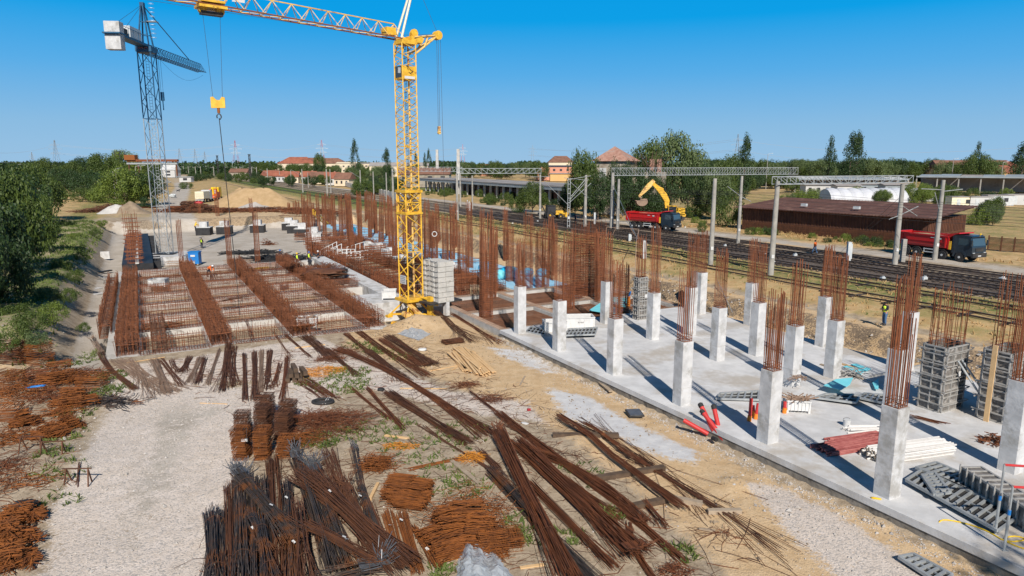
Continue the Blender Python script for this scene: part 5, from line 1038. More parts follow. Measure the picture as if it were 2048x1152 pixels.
b = MB(); [b.box((-1.98, y_, 2.8), (.05, .4, 1.1)) for y_ in (-1.2, .3)]; [b.box((-2.15, y_, 1.35), (.05, .35, .3)) for y_ in (-.9, .7)]; b.build('panel', M['white'], t, local=True)
b = MB(); b.box((2, 0, .85), (7., .9, .3)); b.build('chassis', M['darkmetal'], t, local=True)
lump('red_heap', 'small red tarpaulin heap in front of the beige truck', 'tarpaulin', at(397, 408, 1.5), 2.6, 1.5, .8, M['reddull'], seed=3)
# dog on the road
dp = at(355, 384, 1.6); b = MB()
def skin_mesh(name, pts, edges, radii, mt, parent=None, loc=None, sub=1, rz=0.):
    me = bpy.data.meshes.new(name); me.from_pydata([tuple(p) for p in pts], edges, []); o = bpy.data.objects.new(name, me); col.objects.link(o)
    s = o.modifiers.new('skin', 'SKIN'); s.use_smooth_shade = True
    for i, r in enumerate(radii): me.skin_vertices[0].data[i].radius = (r, r) if np.isscalar(r) else r
    me.skin_vertices[0].data[0].use_root = True
    d = o.modifiers.new('sub', 'SUBSURF'); d.levels = sub; d.render_levels = sub
    dg = bpy.context.evaluated_depsgraph_get(); nm = bpy.data.meshes.new_from_object(o.evaluated_get(dg)); o.modifiers.clear(); o.data = nm; nm.name = name
    nm.materials.clear(); nm.materials.append(mt); bpy.data.meshes.remove(me)
    if parent is not None: o.parent = parent
    if loc is not None: o.location = loc; ORG[o.name] = tuple(loc)
    o.rotation_euler[2] = rz; return o
d_ = skin_mesh('dog', [(0, 0, .52), (.25, 0, .5), (.5, 0, .55), (.62, 0, .72), (.74, 0, .76), (.92, 0, .70), (-.2, 0, .5), (-.42, 0, .62), (.48, .09, .3), (.5, .09, .02), (.48, -.09, .3), (.42, -.09, .02), (-.08, .09, .3), (-.16, .09, .18), (-.1, .09, .02), (-.08, -.09, .3), (-.2, -.09, .18), (-.18, -.09, .02)],
     [(0, 1), (1, 2), (2, 3), (3, 4), (4, 5), (0, 6), (6, 7), (2, 8), (8, 9), (2, 10), (10, 11), (0, 12), (12, 13), (13, 14), (0, 15), (15, 16), (16, 17)], [.13, .15, .15, .08, .09, .045, .07, .025, .05, .03, .05, .03, .06, .035, .03, .06, .035, .03], M['cloth'], loc=dp, rz=.2)
d_.scale = (1.4, 1.4, 1.4); tag(d_, 'black dog walking on the pale road beyond the cages', 'dog')
# ================================================================ people
def person(loc, rz, label, pose='stand', top='orange', legs='cloth', vest=None, hat=None, scale=1., sleeve=None):
    t = thing('person', label, 'person', loc, rz); X = lambda a, b_, c: (a, b_, c)
    # x forward, y left; hips at .93
    J = dict(pelvis=(0, 0, .95), spine=(0, 0, 1.15), chest=(0, 0, 1.35), neck=(0, 0, 1.50), head=(.02, 0, 1.60), crown=(.02, 0, 1.70))
    lean = 0
    if pose == 'bend': lean = 1.05
    if pose == 'lean': lean = .35
    def rot(p):
        x, y, z = p; z -= .95; return (x*cos(lean)+z*sin(lean), y, .95-x*sin(lean)+z*cos(lean))
    for k in J: J[k] = rot(J[k])
    LG = {}
    for s, n in ((1, 'l'), (-1, 'r')):
        st = {'stand': 0, 'bend': .12*s, 'walk': .28*s, 'lean': .1*s, 'tablet': .05*s}[pose]
        LG[n] = [(0, .10*s, .90), (st*.5+.03, .11*s, .50), (st*.9-.02, .12*s, .09), (st*.9+.15, .13*s, .04)]
        sh = rot((0, .19*s, 1.43))
        if pose == 'tablet': el = (.06, .25*s, 1.16); ha = (.30, .08*s, 1.20)
        elif pose == 'bend': el = (sh[0]+.08, .22*s, sh[2]-.27); ha = (sh[0]+.20, .14*s, sh[2]-.50)
        elif pose == 'lean': el = (sh[0]+.15, .25*s, sh[2]-.22); ha = (sh[0]+.40, .2*s, sh[2]-.25)
        elif pose == 'walk': el = (-.10*s, .25*s, 1.16); ha = (.05-.12*s, .24*s, .92)
        else: el = (.02, .26*s, 1.15); ha = (.14, .25*s, .92)
        LG['a'+n] = [sh, el, ha]
    if pose == 'tablet': J['head'] = (.07, 0, 1.58); J['crown'] = (.09, 0, 1.68)
    pts = [J['pelvis'], J['spine'], J['chest'], J['neck'], J['head'], J['crown']]; ed = [(0, 1), (1, 2), (2, 3), (3, 4), (4, 5)]; rr = [(.15, .12), (.14, .11), (.17, .12), .055, (.085, .095), (.06, .07)]
    def chain(st, P, r, acc=None):
        i0 = st
        for p, q in zip(P, r): pts.append(p); rr.append(q); ed.append((i0, len(pts)-1)); i0 = len(pts)-1
        return i0
    for n in 'lr':
        chain(0, LG[n], [.10, .065, .045, .035])
        w = chain(2, LG['a'+n], [.065, .045, .030]); hx_, hy_, hz_ = LG['a'+n][2]; e = np.array(LG['a'+n][2])-np.array(LG['a'+n][1]); e /= np.linalg.norm(e); sd = np.cross(e, (0, 0, 1.)); sd = sd/(np.linalg.norm(sd)+1e-6) if np.linalg.norm(sd) > .1 else A3(0, 1, 0)
        palm = np.array((hx_, hy_, hz_))+e*.06; pi_ = chain(w, [tuple(palm)], [(.032, .018)])
        for k, o in enumerate((-.027, -.009, .009, .027)): chain(pi_, [tuple(palm+e*.05+sd*o), tuple(palm+e*(.085-.008*abs(k-1))+sd*o-A3(0, 0, .012))], [.010, .008])
        chain(pi_, [tuple(palm+e*.01+sd*.05), tuple(palm+e*.04+sd*.06)], [.011, .009])
    skin_mesh('body', pts, ed, rr, M['skin'], t)
    b = MB(); h = np.array(J['head']); f = np.array((cos(lean*.5), 0, -sin(lean*.5))); b.cyl(h+f*.09, h+f*.125, .018, 6)
    for s in (1, -1): b.cyl(h+f*.088+A3(0, .03*s, .03), h+f*.100+A3(0, .03*s, .03), .012, 6, M['hair'])
    b.build('face', M['skin'] if False else None, t, local=True)
    L_ = [J['pelvis'], LG['l'][0], LG['l'][1], LG['l'][2], LG['r'][0], LG['r'][1], LG['r'][2], tuple(np.array(J['pelvis'])+A3(0, 0, .1))]
    skin_mesh('trousers', L_, [(0, 1), (1, 2), (2, 3), (0, 4), (4, 5), (5, 6), (0, 7)], [(.17, .145), .12, .085, .075, .12, .085, .075, (.16, .135)], M[legs], t)
    al, ar = LG['al'], LG['ar']
    skin_mesh('jacket', [J['spine'], J['pelvis'], J['chest'], tuple(np.array(J['neck'])-A3(0, 0, .02)), al[0], al[1], tuple(np.array(al[2])*.85+np.array(al[1])*.15), ar[0], ar[1], tuple(np.array(ar[2])*.85+np.array(ar[1])*.15)],
              [(0, 1), (0, 2), (2, 3), (2, 4), (4, 5), (5, 6), (2, 7), (7, 8), (8, 9)], [(.17, .135), (.175, .145), (.20, .145), .075, .085, .062, .048, .085, .062, .048], M[sleeve or top], t)
    if vest: skin_mesh('vest', [J['spine'], tuple(np.array(J['pelvis'])+A3(0, 0, .02)), J['chest'], tuple(np.array(J['chest'])*.4+np.array(J['neck'])*.6)], [(0, 1), (0, 2), (2, 3)], [(.195, .16), (.19, .16), (.225, .17), (.14, .12)], M[vest], t)
    for n in 'lr':
        a_ = np.array(LG[n][3]); b = MB(); b.loft([[(a_[0]-.2+x, a_[1]+y, z) for x, y in ((0, -.045), (.22, -.05), (.28, -.03), (.28, .03), (.22, .05), (0, .045))] for z in (0., .05)]+[[(a_[0]-.2+x*.6, a_[1]+y*.8, .11) for x, y in ((0, -.045), (.22, -.05), (.28, -.03), (.28, .03), (.22, .05), (0, .045))]]); b.build('boot', M['black'], t, local=True)
    c = np.array(J['crown']); b = MB(); hh = [(.135, -.06), (.128, .0), (.10, .06), (.05, .09), (.01, .10)] if hat else [(.098, -.07), (.10, -.01), (.08, .035), (.03, .055)]
    b.lathe(hh, tuple(c-A3(.015, 0, .01)), 14); b.build('helmet' if hat else 'hair', M[hat] if hat else M['hair'], t, local=True, smooth=True)
    t.scale = (scale,)*3; return t
def pp(px, py, z):
    p = at(px, py, z); return p
person(pp(1768, 650, 1.5)*1., R(200), 'person in black jacket and yellow vest on the grass bank looking down at a tablet', 'tablet', 'cloth', 'jeans', 'hivis')
tb = thing('tablet', 'small dark tablet held by the person on the grass bank', 'tablet', pp(1768, 650, 1.5)+A3(-.33, -.14, 1.22)); b = MB(); b.box(np.array(ORG[tb.name]), (.2, .26, .02), R(200), ry=.4); b.build('case', M['black'], tb)
person(pp(1629, 508, 2.), R(130), 'person in orange vest and blue jeans walking between the tracks', 'walk', 'orange', 'jeans', 'orange', 'hair' and None)
person(pp(418, 553, 0.), R(-20), 'person in orange jacket and white helmet bending over the foundation edge', 'bend', 'orange', 'cloth', 'orange', 'helmetW')
person(pp(404, 496, -1.), R(90), 'person in yellow-green vest standing on the pit floor seen from behind', 'stand', 'cloth', 'cloth', 'hivis', 'hair' and None)
person(pp(595, 532, -.3), R(-80), 'person with yellow helmet and vest, left of the three upright workers', 'stand', 'cloth', 'cloth', 'hivis', 'helmetY')
person(pp(619, 529, -.4), R(-100), 'person with blue helmet and vest, between two workers near the white trestles', 'stand', 'cloth', 'cloth', 'hivis', 'helmetB')
person(pp(637, 527, -.4), R(180), 'person with white helmet in dark clothes, right of the three upright workers', 'stand', 'cloth', 'cloth', None, 'helmetW')
person(pp(565, 524, -.4), R(200), 'person in dark clothes bending at the left edge of the dark rebar heap', 'lean', 'cloth', 'cloth', None, 'helmetB')
person(pp(391, 462, .5), R(60), 'person in yellow jacket and helmet on the left black footing', 'lean', 'helmetY', 'cloth', None, 'helmetY')
person(pp(849, 628, -.4), R(-60), 'person in orange vest working inside the yellow crane base', 'lean', 'orange', 'jeans', 'orange', None)
person(pp(1151, 446, 2.), R(100), 'person in dark clothes far off on the sandy strip right of the backhoe', 'lean', 'cloth', 'cloth', None, None)
# ================================================================ trees
def crown_mesh(name, seed, kind, mt, n=5200, leaf=.055, core=True):
    r = np.random.default_rng(seed); nc = {'broad': 70, 'poplar': 60, 'bush': 46}[kind]; C = []
    while len(C) < nc:
        p = r.normal(0, 1, 3); p /= np.linalg.norm(p)+1e-9; q = r.uniform(.45, 1.)**.5
        if kind == 'broad': c = A3(p[0]*q*.78, p[1]*q*.78, .56+p[2]*q*.40*(1 if p[2] > 0 else .8))
        elif kind == 'poplar': z = r.uniform(.06, 1.); w = .15*(1-abs(2*z-.85)**2.4*.6)*(1 if z < .8 else max(0, (1-z)/.2)**.6); c = A3(p[0]*w, p[1]*w, z)
        else: c = A3(p[0]*q*.85, p[1]*q*.85, .42+p[2]*q*.42)
        if c[2] > 0: C.append(c)
    C = np.array(C); cr = {'broad': .20, 'poplar': .075, 'bush': .22}[kind]*r.uniform(.6, 1.25, nc)
    w = cr**2; idx = r.choice(nc, n, p=w/w.sum()); d = r.normal(0, 1, (n, 3)); d /= np.linalg.norm(d, axis=1, keepdims=True)
    P = C[idx]+d*cr[idx][:, None]*(r.uniform(.25, 1.1, n)**.45)[:, None]*A3(1, 1, .8 if kind != 'poplar' else 1.5)
    nrm = d+r.normal(0, .55, (n, 3))+A3(0, 0, .35); nrm /= np.linalg.norm(nrm, axis=1, keepdims=True)
    a = np.cross(nrm, r.normal(0, 1, (n, 3))); a /= np.linalg.norm(a, axis=1, keepdims=True)+1e-9; b_ = np.cross(nrm, a); s = leaf*r.uniform(.6, 1.4, n)[:, None]
    Q = np.stack([P-a*s*.6, P+b_*s*.4, P+a*s*.75, P-b_*s*.4], 1)
    m_ = MB(); m_.quads(Q); return m_.mesh(name, mt)
def trunk_mesh(name, seed, kind):
    r = np.random.default_rng(seed+50); m_ = MB(); top = {'broad': .5, 'poplar': .85, 'bush': .3}[kind]; r0 = {'broad': .035, 'poplar': .016, 'bush': .02}[kind]
    m_.cyl((0, 0, -.05), (r.normal(0, .02), r.normal(0, .02), top*.6), r0, 8, None, r0*.7)
    for k in range(7 if kind != 'poplar' else 3):
        a = r.uniform(0, 6.28); z = top*r.uniform(.25, .6); L = r.uniform(.25, .5) if kind != 'poplar' else .1
        m_.cyl((0, 0, z), (cos(a)*L, sin(a)*L, z+L*r.uniform(.5, 1.1)), r0*.5, 5, None, r0*.12)
    return m_.mesh(name, M['bark'])
CR = {}
for kind, cnt, leaf, n in (('broad', 4, .034, 9000), ('poplar', 3, .019, 5000), ('bush', 3, .045, 4000)):
    for i in range(cnt):
        for lk in 'ABCD':
            if kind == 'poplar' and lk != 'B': continue
            if i and lk in 'CD' and kind == 'broad' and i > 1: continue
            CR[kind, i, lk] = crown_mesh(f'crown_{kind}', i*7+ord(lk), kind, M['leaf'+lk], n, leaf)
        CR[kind, i] = trunk_mesh(f'trunk_{kind}', i, kind)
def tree(x, y, h, w, kind, i, lk, label, group=None, z=None, cat=None, name=None):
    if (kind, i, lk) not in CR: i = 0
    z = gz((x, y)) if z is None else z
    t = thing(name or {'broad': 'tree', 'poplar': 'poplar_tree', 'bush': 'bush'}[kind], label, cat or ('bush' if kind == 'bush' else 'tree'), (x, y, z-.1), rng.uniform(0, 6.28), group)
    for nm, me in (('crown', CR[kind, i, lk]), ('trunk', CR[kind, i])):
        o = bpy.data.objects.new(nm, me); col.objects.link(o); o.parent = t
    f = .85 if kind == 'broad' else (.17 if kind == 'poplar' else .95)
    t.scale = (w/2/f, w/2/f, h); return t
def treepx(px, by, ty, wpx, kind, i, lk, label, z=2., group=None, D=None):
    p = at(px, by, z); 
    if D: p = atd(px, by, D); 
    lo, hi = .2, 80
    for _ in range(40):
        m_ = (lo+hi)/2
        if proj((p[0], p[1], z+m_))[1] > ty: lo = m_
        else: hi = m_
    k = 1365/p[1]; return tree(p[0], p[1], lo, wpx/k, kind, i % (4 if kind == 'broad' else 3), lk, label, group, z=z)
# near left trees, px foot, foot y, top y, width
for i, (px, by, ty, w, lk) in enumerate([(20, 560, 345, 170, 'A'), (-40, 600, 360, 190, 'B'), (75, 520, 385, 100, 'A'), (-10, 500, 350, 180, 'B'), (30, 470, 335, 160, 'B'), (75, 450, 332, 120, 'A'), (-60, 660, 420, 150, 'B'), (10, 630, 470, 130, 'B')]):
    treepx(px, by, ty, w, 'broad', i, lk, ['big leafy tree in sunlight at the left picture edge, nearest the embankment', 'dark leafy tree cut by the left picture edge', 'mid-green tree right of the big left edge tree', 'dark tree behind the big left edge tree', 'dark tree rising behind the left edge group', 'green tree at the right rear of the left edge group', 'dark tree lowest at the left picture edge', 'low shaded tree under the big left edge tree'][i], z=.9)
for i, (px, by, ty, w, k, lk) in enumerate([(255, 412, 335, 95, 'broad', 'C'), (215, 405, 370, 75, 'bush', 'C'), (290, 410, 340, 80, 'broad', 'B'), (180, 400, 345, 75, 'broad', 'B'), (215, 372, 308, 75, 'broad', 'A'), (250, 365, 303, 70, 'broad', 'C'), (180, 360, 312, 55, 'broad', 'B'), (130, 392, 335, 70, 'broad', 'B'), (145, 370, 322, 50, 'broad', 'A'), (95, 380, 318, 60, 'broad', 'A'), (110, 350, 322, 40, 'broad', 'B'), (280, 400, 352, 60, 'bush', 'A'), (245, 412, 380, 50, 'bush', 'C'), (300, 415, 390, 45, 'bush', 'B'), (70, 350, 322, 45, 'broad', 'B'), (40, 345, 326, 50, 'broad', 'A'), (310, 370, 330, 40, 'bush', 'B'), (395, 362, 345, 40, 'bush', 'B'), (372, 378, 362, 30, 'bush', 'A')]):
    treepx(px, by, ty, w, k, i, lk, 'shrubby '*(k == 'bush')+f'green growth in the left thicket beside the blue crane mast, {ORD[sorted([255,215,290,180,215.5,250,180.5,130,145,95,110,280,245,300,70,40,310,395,372]).index([255,215,290,180,215.5,250,180.5,130,145,95,110,280,245,300,70,40,310,395,372][i])]} from left', z=1.6, group='left thicket of trees and bushes')
for i, (px, by, ty, w, lk) in enumerate([(60, 665, 615, 80, 'A'), (110, 640, 598, 60, 'C'), (30, 640, 600, 70, 'A'), (140, 600, 570, 45, 'A'), (95, 600, 565, 55, 'D'), (150, 560, 535, 36, 'A'), (120, 540, 515, 40, 'A'), (165, 520, 498, 30, 'A'), (150, 480, 462, 34, 'C'), (130, 455, 436, 36, 'A'), (190, 470, 455, 24, 'A'), (75, 690, 655, 50, 'D'), (168, 660, 640, 30, 'A'), (10, 700, 655, 60, 'A'), (205, 450, 437, 24, 'C')]):
    treepx(px, by, ty, w, 'bush', i, lk, f'low leafy scrub on the left embankment, {ORD[i]} counted from its near end', z=1.3, group='scrub on the left embankment')
# the big trees around the ruined house
RG = [(1340, 424, 265, 110, 'broad', 'D', 'tallest pale green chestnut-like tree behind the excavator boom'), (1290, 426, 290, 90, 'broad', 'A', 'broad tree between the ruin and the tallest tree'), (1375, 424, 300, 90, 'broad', 'D', 'broad pale tree right of the tallest tree'), (1262, 434, 325, 70, 'broad', 'B', 'dark tree in front of the ruin, left of the farther truck'), (1310, 433, 345, 90, 'broad', 'B', 'dark tree low behind the excavator bucket'), (1400, 433, 325, 80, 'broad', 'B', 'dark tree right of the excavator cab'), (1166, 438, 300, 72, 'broad', 'A', 'tree before the ruin, left side, above the steel pole'), (1150, 432, 360, 60, 'broad', 'B', 'dark bushy tree below it in the shade'), (1196, 440, 345, 62, 'broad', 'B', 'dark bushy tree at the foot of the ruin'), (1430, 440, 335, 60, 'broad', 'D', 'pale tree left of the slim pole before the brown shed'), (1455, 455, 365, 60, 'bush', 'A', 'light bushy tree beside the shed end'), (1440, 425, 320, 60, 'broad', 'A', 'green tree behind, right of the big group'), (1460, 395, 310, 60, 'broad', 'A', 'tree top left of the tall poplar'), (1486, 400, 274, 28, 'poplar', 'B', 'tall dark poplar standing before the lattice pylon'),
      (1295, 434, 375, 60, 'bush', 'B', 'dark bush behind the tail of the excavator'), (1236, 440, 318, 56, 'broad', 'B', 'dark tree against the ruin wall'), (1395, 436, 395, 60, 'bush', 'A', 'bush between excavator and thick pole'), (1065, 425, 365, 62, 'broad', 'A', 'dense green tree before the old colonnade'), (1035, 425, 388, 40, 'bush', 'A', 'bush left of the dense tree at the colonnade'), (1115, 430, 392, 50, 'bush', 'B', 'dark bush behind the backhoe')]
for i, (px, by, ty, w, k, lk, lb) in enumerate(RG): treepx(px, by, ty, w, k, i, lk, lb, z=2.)
# poplars and single trees beyond
for i, (px, ty, w, k, lk, D, lb) in enumerate([(711, 282, 17, 'poplar', 'B', 520, 'tall slim poplar alone on the skyline left of the yellow mast'), (774, 299, 17, 'poplar', 'B', 420, 'shorter dark conical tree left of the yellow mast'), (1658, 277, 24, 'poplar', 'B', 300, 'tall leaning poplar left of the wide pair on the right skyline'), (1700, 270, 34, 'poplar', 'B', 300, 'tallest poplar of the pair on the right skyline'), (1712, 268, 26, 'poplar', 'B', 306, 'poplar merging with the tallest on the right skyline'), (1952, 288, 20, 'poplar', 'B', 330, 'small round poplar top right of the white canopies'), (2042, 290, 40, 'poplar', 'B', 260, 'dark poplar cut by the right picture edge'), (1955, 308, 62, 'broad', 'A', 290, 'round bright green tree behind the containers'), (640, 307, 24, 'broad', 'A', 640, 'round tree between the far red-roofed houses'), (858, 300, 10, 'poplar', 'B', 600, 'slim pale poplar near the far chimneys'), (832, 305, 8, 'poplar', 'B', 600, 'thin dark tree right of the yellow mast'), (850, 308, 8, 'poplar', 'B', 560, 'small dark tree left of the far chimneys')]):
    treepx(px, 345, ty, w, k, i, lk, lb, z=2., D=D)
BL = []
def band(n, x0, x1, y0, y1, h0, h1, what, lks='AB', kinds=('broad',)):
    xs = sorted(rng.uniform(x0, x1, n))
    for i, px in enumerate(xs):
        by = rng.uniform(y0, y1); p = at(px, by, 2.); h = rng.uniform(h0, h1); k = kinds[int(rng.integers(len(kinds)))]
        tree(p[0], p[1], h, h*rng.uniform(.8, 1.3), k, int(rng.integers(4 if k == 'broad' else 3)), lks[int(rng.integers(len(lks)))], f'{what}, {ORD[i]} from the left', what, z=1.8)
band(14, 500, 640, 349, 353, 9, 12.5, 'dark tree in the row before the far red-roofed houses')
band(20, 640, 840, 350, 362, 7.5, 11.5, 'tree in the row behind the distant tracks', 'ABD')
band(12, 700, 800, 375, 392, 4, 7, 'bush on the slope between the tracks and the garden walls', 'AB', ('bush', 'broad'))
band(24, 925, 1090, 352, 362, 10.5, 13, 'green tree behind the old colonnade roof', 'ABD')
band(24, 960, 1110, 398, 412, 1.6, 3.2, 'creeper bush along the old colonnade', 'AB', ('bush',))
band(14, 840, 965, 385, 397, 1.8, 3.4, 'creeper bush under the left end of the colonnade', 'A', ('bush',))
band(28, 1400, 1660, 358, 370, 11, 14, 'green tree on the horizon behind the brown shed', 'ABD')
band(38, 1590, 2060, 358, 372, 11.5, 14.5, 'green tree on the horizon behind the canopies', 'ABD')
BX = sorted(rng.uniform(1500, 1850, 18))
for i, px in enumerate(BX):
    p = at(px, 459+(px-1484)*.09+rng.uniform(4, 11), 2.); h = rng.uniform(.7, 1.8); tree(p[0], p[1], h, h*rng.uniform(1.1, 1.8), 'bush', i % 3, 'ACB'[i % 3], f'leafy bush in front of the brown shed, {ORD[i]} from the left', 'leafy bushes in front of the brown shed', z=1.8)
band(9, 1380, 1560, 445, 470, 1.2, 2.6, 'bush on the verge left of the brown shed', 'AC', ('bush',))
band(7, 1955, 2048, 432, 452, 3., 4.6, 'bush before the white containers at the right edge', 'ACD', ('broad', 'bush'))
band(8, 1560, 1640, 395, 408, 3, 4.5, 'shrub on the pale meadow behind the brown shed', 'CD', ('bush',))
band(18, 1400, 1660, 372, 392, 6, 9, 'tree at the far edge of the meadow behind the brown shed', 'AB')
band(16, 1600, 2048, 396, 412, 2.5, 4.5, 'shrub before the platform canopies', 'ABC', ('bush', 'broad'))
band(5, 1818, 1900, 398, 412, 4.5, 6.5, 'tree between the white tunnels and the containers', 'AC', ('broad',))
band(14, 105, 240, 384, 402, 3.5, 6.5, 'bush beyond the pale yard left of the blue crane', 'ABC', ('bush', 'broad'))
band(22, 0, 330, 346, 354, 9.5, 13, 'dark tree on the far left horizon', 'AB')
band(24, 380, 560, 349, 364, 4., 7, 'bush amid the distant railway poles', 'AB', ('bush', 'broad'))
band(16, 500, 720, 368, 374, 3.5, 6, 'tree before the village houses beyond the distant tracks', 'AB')
band(6, 520, 545, 400, 404, .9, 1.4, 'low green bush at the right foot of the sand heap', 'C', ('bush',))
# the far wood at the horizon: one mass
def wood(name, D0, D1, n, zt, seed, x0=-.9, x1=.9):
    r = np.random.default_rng(seed); D = r.uniform(D0, D1, n); X_ = r.uniform(x0, x1, n)*D; h = zt*r.uniform(.5, 1., n)*(1+.35*np.sin(X_/D0*40)+.2*np.sin(X_/D0*97)); m_ = MB(); s = D*.0032
    k = 7; XX = np.repeat(X_, k)+r.normal(0, 1, n*k)*np.repeat(s, k)*1.2; DD = np.repeat(D, k)+r.normal(0, 1, n*k)*np.repeat(s, k); ZZ = 1.5+np.repeat(h, k)*r.uniform(.05, 1, n*k); SS = np.repeat(s, k)*r.uniform(.35, .8, n*k)
    a = r.normal(0, 1, (n*k, 3)); a /= np.linalg.norm(a, axis=1, keepdims=True); b_ = np.cross(a, r.normal(0, 1, (n*k, 3))); b_ /= np.linalg.norm(b_, axis=1, keepdims=True); P = np.stack([XX, DD, ZZ], 1); S = SS[:, None]
    m_.quads(np.stack([P-a*S, P+b_*S, P+a*S, P-b_*S], 1)); tag(m_.build(name, M['leafB']), kind='stuff')
wood('distant_woodland', 700, 900, 9000, 10, 1); wood('farther_woodland', 1400, 1900, 7000, 12, 2); wood('left_thicket', 320, 420, 3500, 7, 3, -.8, -.55); wood('middle_woodland', 430, 560, 3000, 7, 4, .18, .8)
# ================================================================ buildings
def house(px, by, w, d, h, rh, wall, roof, label, z=2., rz=0., D=None, hip=False, wins=0, name='house', cat='house', chim=0, lw=1.):
    p = at(px, by, z) if D is None else atd(px, by, D); p[2] = z; t = thing(name, label, cat, p, rz)
    b = MB(); b.box((0, 0, h/2), (w, d, h)); b.build('wall', wall, t, local=True)
    e = .5; i = w*.28 if hip else -.0
    b = MB(); v = [(-w/2-e, -d/2-e, h-.05), (w/2+e, -d/2-e, h-.05), (w/2+e, d/2+e, h-.05), (-w/2-e, d/2+e, h-.05), (-w/2-e+(i or 0), 0, h+rh), (w/2+e-(i or 0), 0, h+rh)]
    b.add(v, [(0, 1, 5, 4), (2, 3, 4, 5), (1, 2, 5), (3, 0, 4), (3, 2, 1, 0)]); r_ = b.build('roof', roof, t, local=True)
    for k in range(chim): b = MB(); b.box((w*(.2-.45*k), .3, h+rh*.9), (.8, .8, 1.6)); b.build('chimney', M['brick'], r_, local=True)
    for k in range(wins):
        for j in range(2 if h > 5 else 1):
            b = MB(); x = -w/2+w*(k+.5)/wins; b.box((x, -d/2-.02, h*(.35 if j == 0 and h > 5 else (.55 if h <= 5 else .75))), (w/wins*.35, .08, 1.4)); b.build('window', M['window'], t, local=True)
    return t
house(598, 345, 38, 16, 11, 6.5, M['plaster'], M['tile'], 'large cream house with hipped red roof on the far left-centre skyline', D=700, hip=True, wins=5, chim=1)
house(629, 345, 22, 14, 11, 6, M['plaster'], M['tilebrown'], 'far cream house with brown hipped roof beside the largest one', D=720, hip=True, wins=3)
house(662, 345, 34, 14, 11, 5.5, M['plaster'], M['tilebrown'], 'far cream house with brown roof under the right red-white pylon', D=710, hip=True, wins=4)
house(696, 345, 20, 14, 11, 1.5, M['plaster'], M['plaster'], 'far flat cream block left of the lone poplar', D=700, wins=4)
house(748, 345, 60, 14, 11, 1., M['plaster'], M['roofgrey'], 'long far flat cream block right of the lone poplar', D=760, wins=9)
for i, (px, by, w, rf, D) in enumerate([(540, 358, 8, 'tile', 440), (563, 359, 7, 'tile', 420), (585, 361, 7.5, 'tile', 400), (548, 352, 8, 'tilebrown', 470), (640, 364, 9, 'tilebrown', 380), (665, 366, 7, 'tile', 360), (690, 368, 8, 'tilebrown', 345), (620, 360, 8, 'tile', 410)]):
    p = atd(px, by, D); house(px, by, w, 7, 3.4, 3.2, M['whitewall' if i % 2 else 'plaster'], M[rf], f'low village house with {"red" if rf == "tile" else "brown"} roof behind the distant tracks, {["first","second","fourth","third","sixth","seventh","eighth","fifth"][i] if False else ORD[[540,548,563,585,620,640,665,690].index(px)]} from the left', D=D, rz=-.25+.2*(i % 3), wins=3, chim=i % 2)
b = MB(); p0, p1 = at(690, 372, 2.), at(810, 403, 2.); b = MB(); n_ = 22; d_ = (p1-p0)/n_
for k in range(n_): b.box(p0+d_*(k+.5)+Z3*1., (np.linalg.norm(d_)*.96, .25, 2.), math.atan2(d_[1], d_[0])); b.box(p0+d_*k+Z3*1.1, (.35, .35, 2.2), math.atan2(d_[1], d_[0]))
tag(b.build('garden_wall', M['concrete_old'], loc=p0), 'pale precast garden wall along the far side of the distant tracks', 'wall')
# old hall with colonnade
c0, c1 = at(850, 381, 2.), at(1150, 413, 2.); cd_ = (c1-c0); cl = np.linalg.norm(cd_); cd_ /= cl; cn = np.cross(Z3, cd_)
if cn[1] < 0: cn = -cn
an2 = math.atan2(cd_[1], cd_[0]); hh = 4.6
t = thing('warehouse', 'long old open hall with white pillars and dark interior beyond the tracks', 'warehouse', c0)
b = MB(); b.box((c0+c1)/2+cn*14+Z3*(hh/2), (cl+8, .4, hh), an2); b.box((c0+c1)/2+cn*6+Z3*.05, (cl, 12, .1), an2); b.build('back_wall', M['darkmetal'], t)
b = MB(); b.box((c0+c1)/2+cn*7+Z3*(hh+.35), (cl+10, 17, .25), an2, mt=M['roofgrey'], rx=0); b.box((c0+c1)/2-cn*1.2+Z3*(hh-.2), (cl+10, .35, .9), an2, mt=M['canopy']); b.build('roof', None, t)
for k in range(24):
    b = MB(); b.box(c0+cd_*(cl*(k+.3)/24)+Z3*(hh/2-.2), (.55, .55, hh-.3), an2); b.build('pillar', M['whitewall'], t)
b = MB(); [b.box(c0+cd_*(cl*(k+.8)/24)+cn*.9+Z3*1.6, (cl/24*.75, .12, 3.2), an2) for k in range(24)]; b.build('dark_panels', M['shedwall'], t)
house(1113, 350, 27, 20, 9, .8, M['salmon'], M['roofdark'], 'long salmon hall with dark flat roof behind the colonnade', D=470, wins=6, name='factory_hall', cat='hall')
house(1128, 352, 18, 8, 4.6, .4, M['ochre'], M['roofgrey'], 'low ochre annex before the salmon hall', D=440, wins=0, name='factory_hall', cat='hall')
house(1121, 340, 20, 16, 12, 5, M['plaster'], M['tilebrown'], 'big brown hipped roof rising behind the salmon hall', D=560, hip=True)
for i, (px, ty, w, D) in enumerate([(875, 299, 5, 330), (917, 298, 6, 250)]):
    p = atd(px, 350, D); p[2] = 2; b = MB(); lo, hi = 1, 60
    for _ in range(40):
        m_ = (lo+hi)/2
        if proj((p[0], p[1], 2+m_))[1] > ty: lo = m_
        else: hi = m_
    for k in range(7): b.box((0, 0, lo*(k+.5)/7), (w*D/1365*(1.25-.05*k), w*D/1365*(1.25-.05*k), lo/7-.05))
    tag(b.build('chimney_tower', M['concrete_old'], loc=p, local=True), ['pale square chimney just right of the yellow mast, farther one', 'pale square chimney before the left gantry, nearer one'][i], 'chimney')
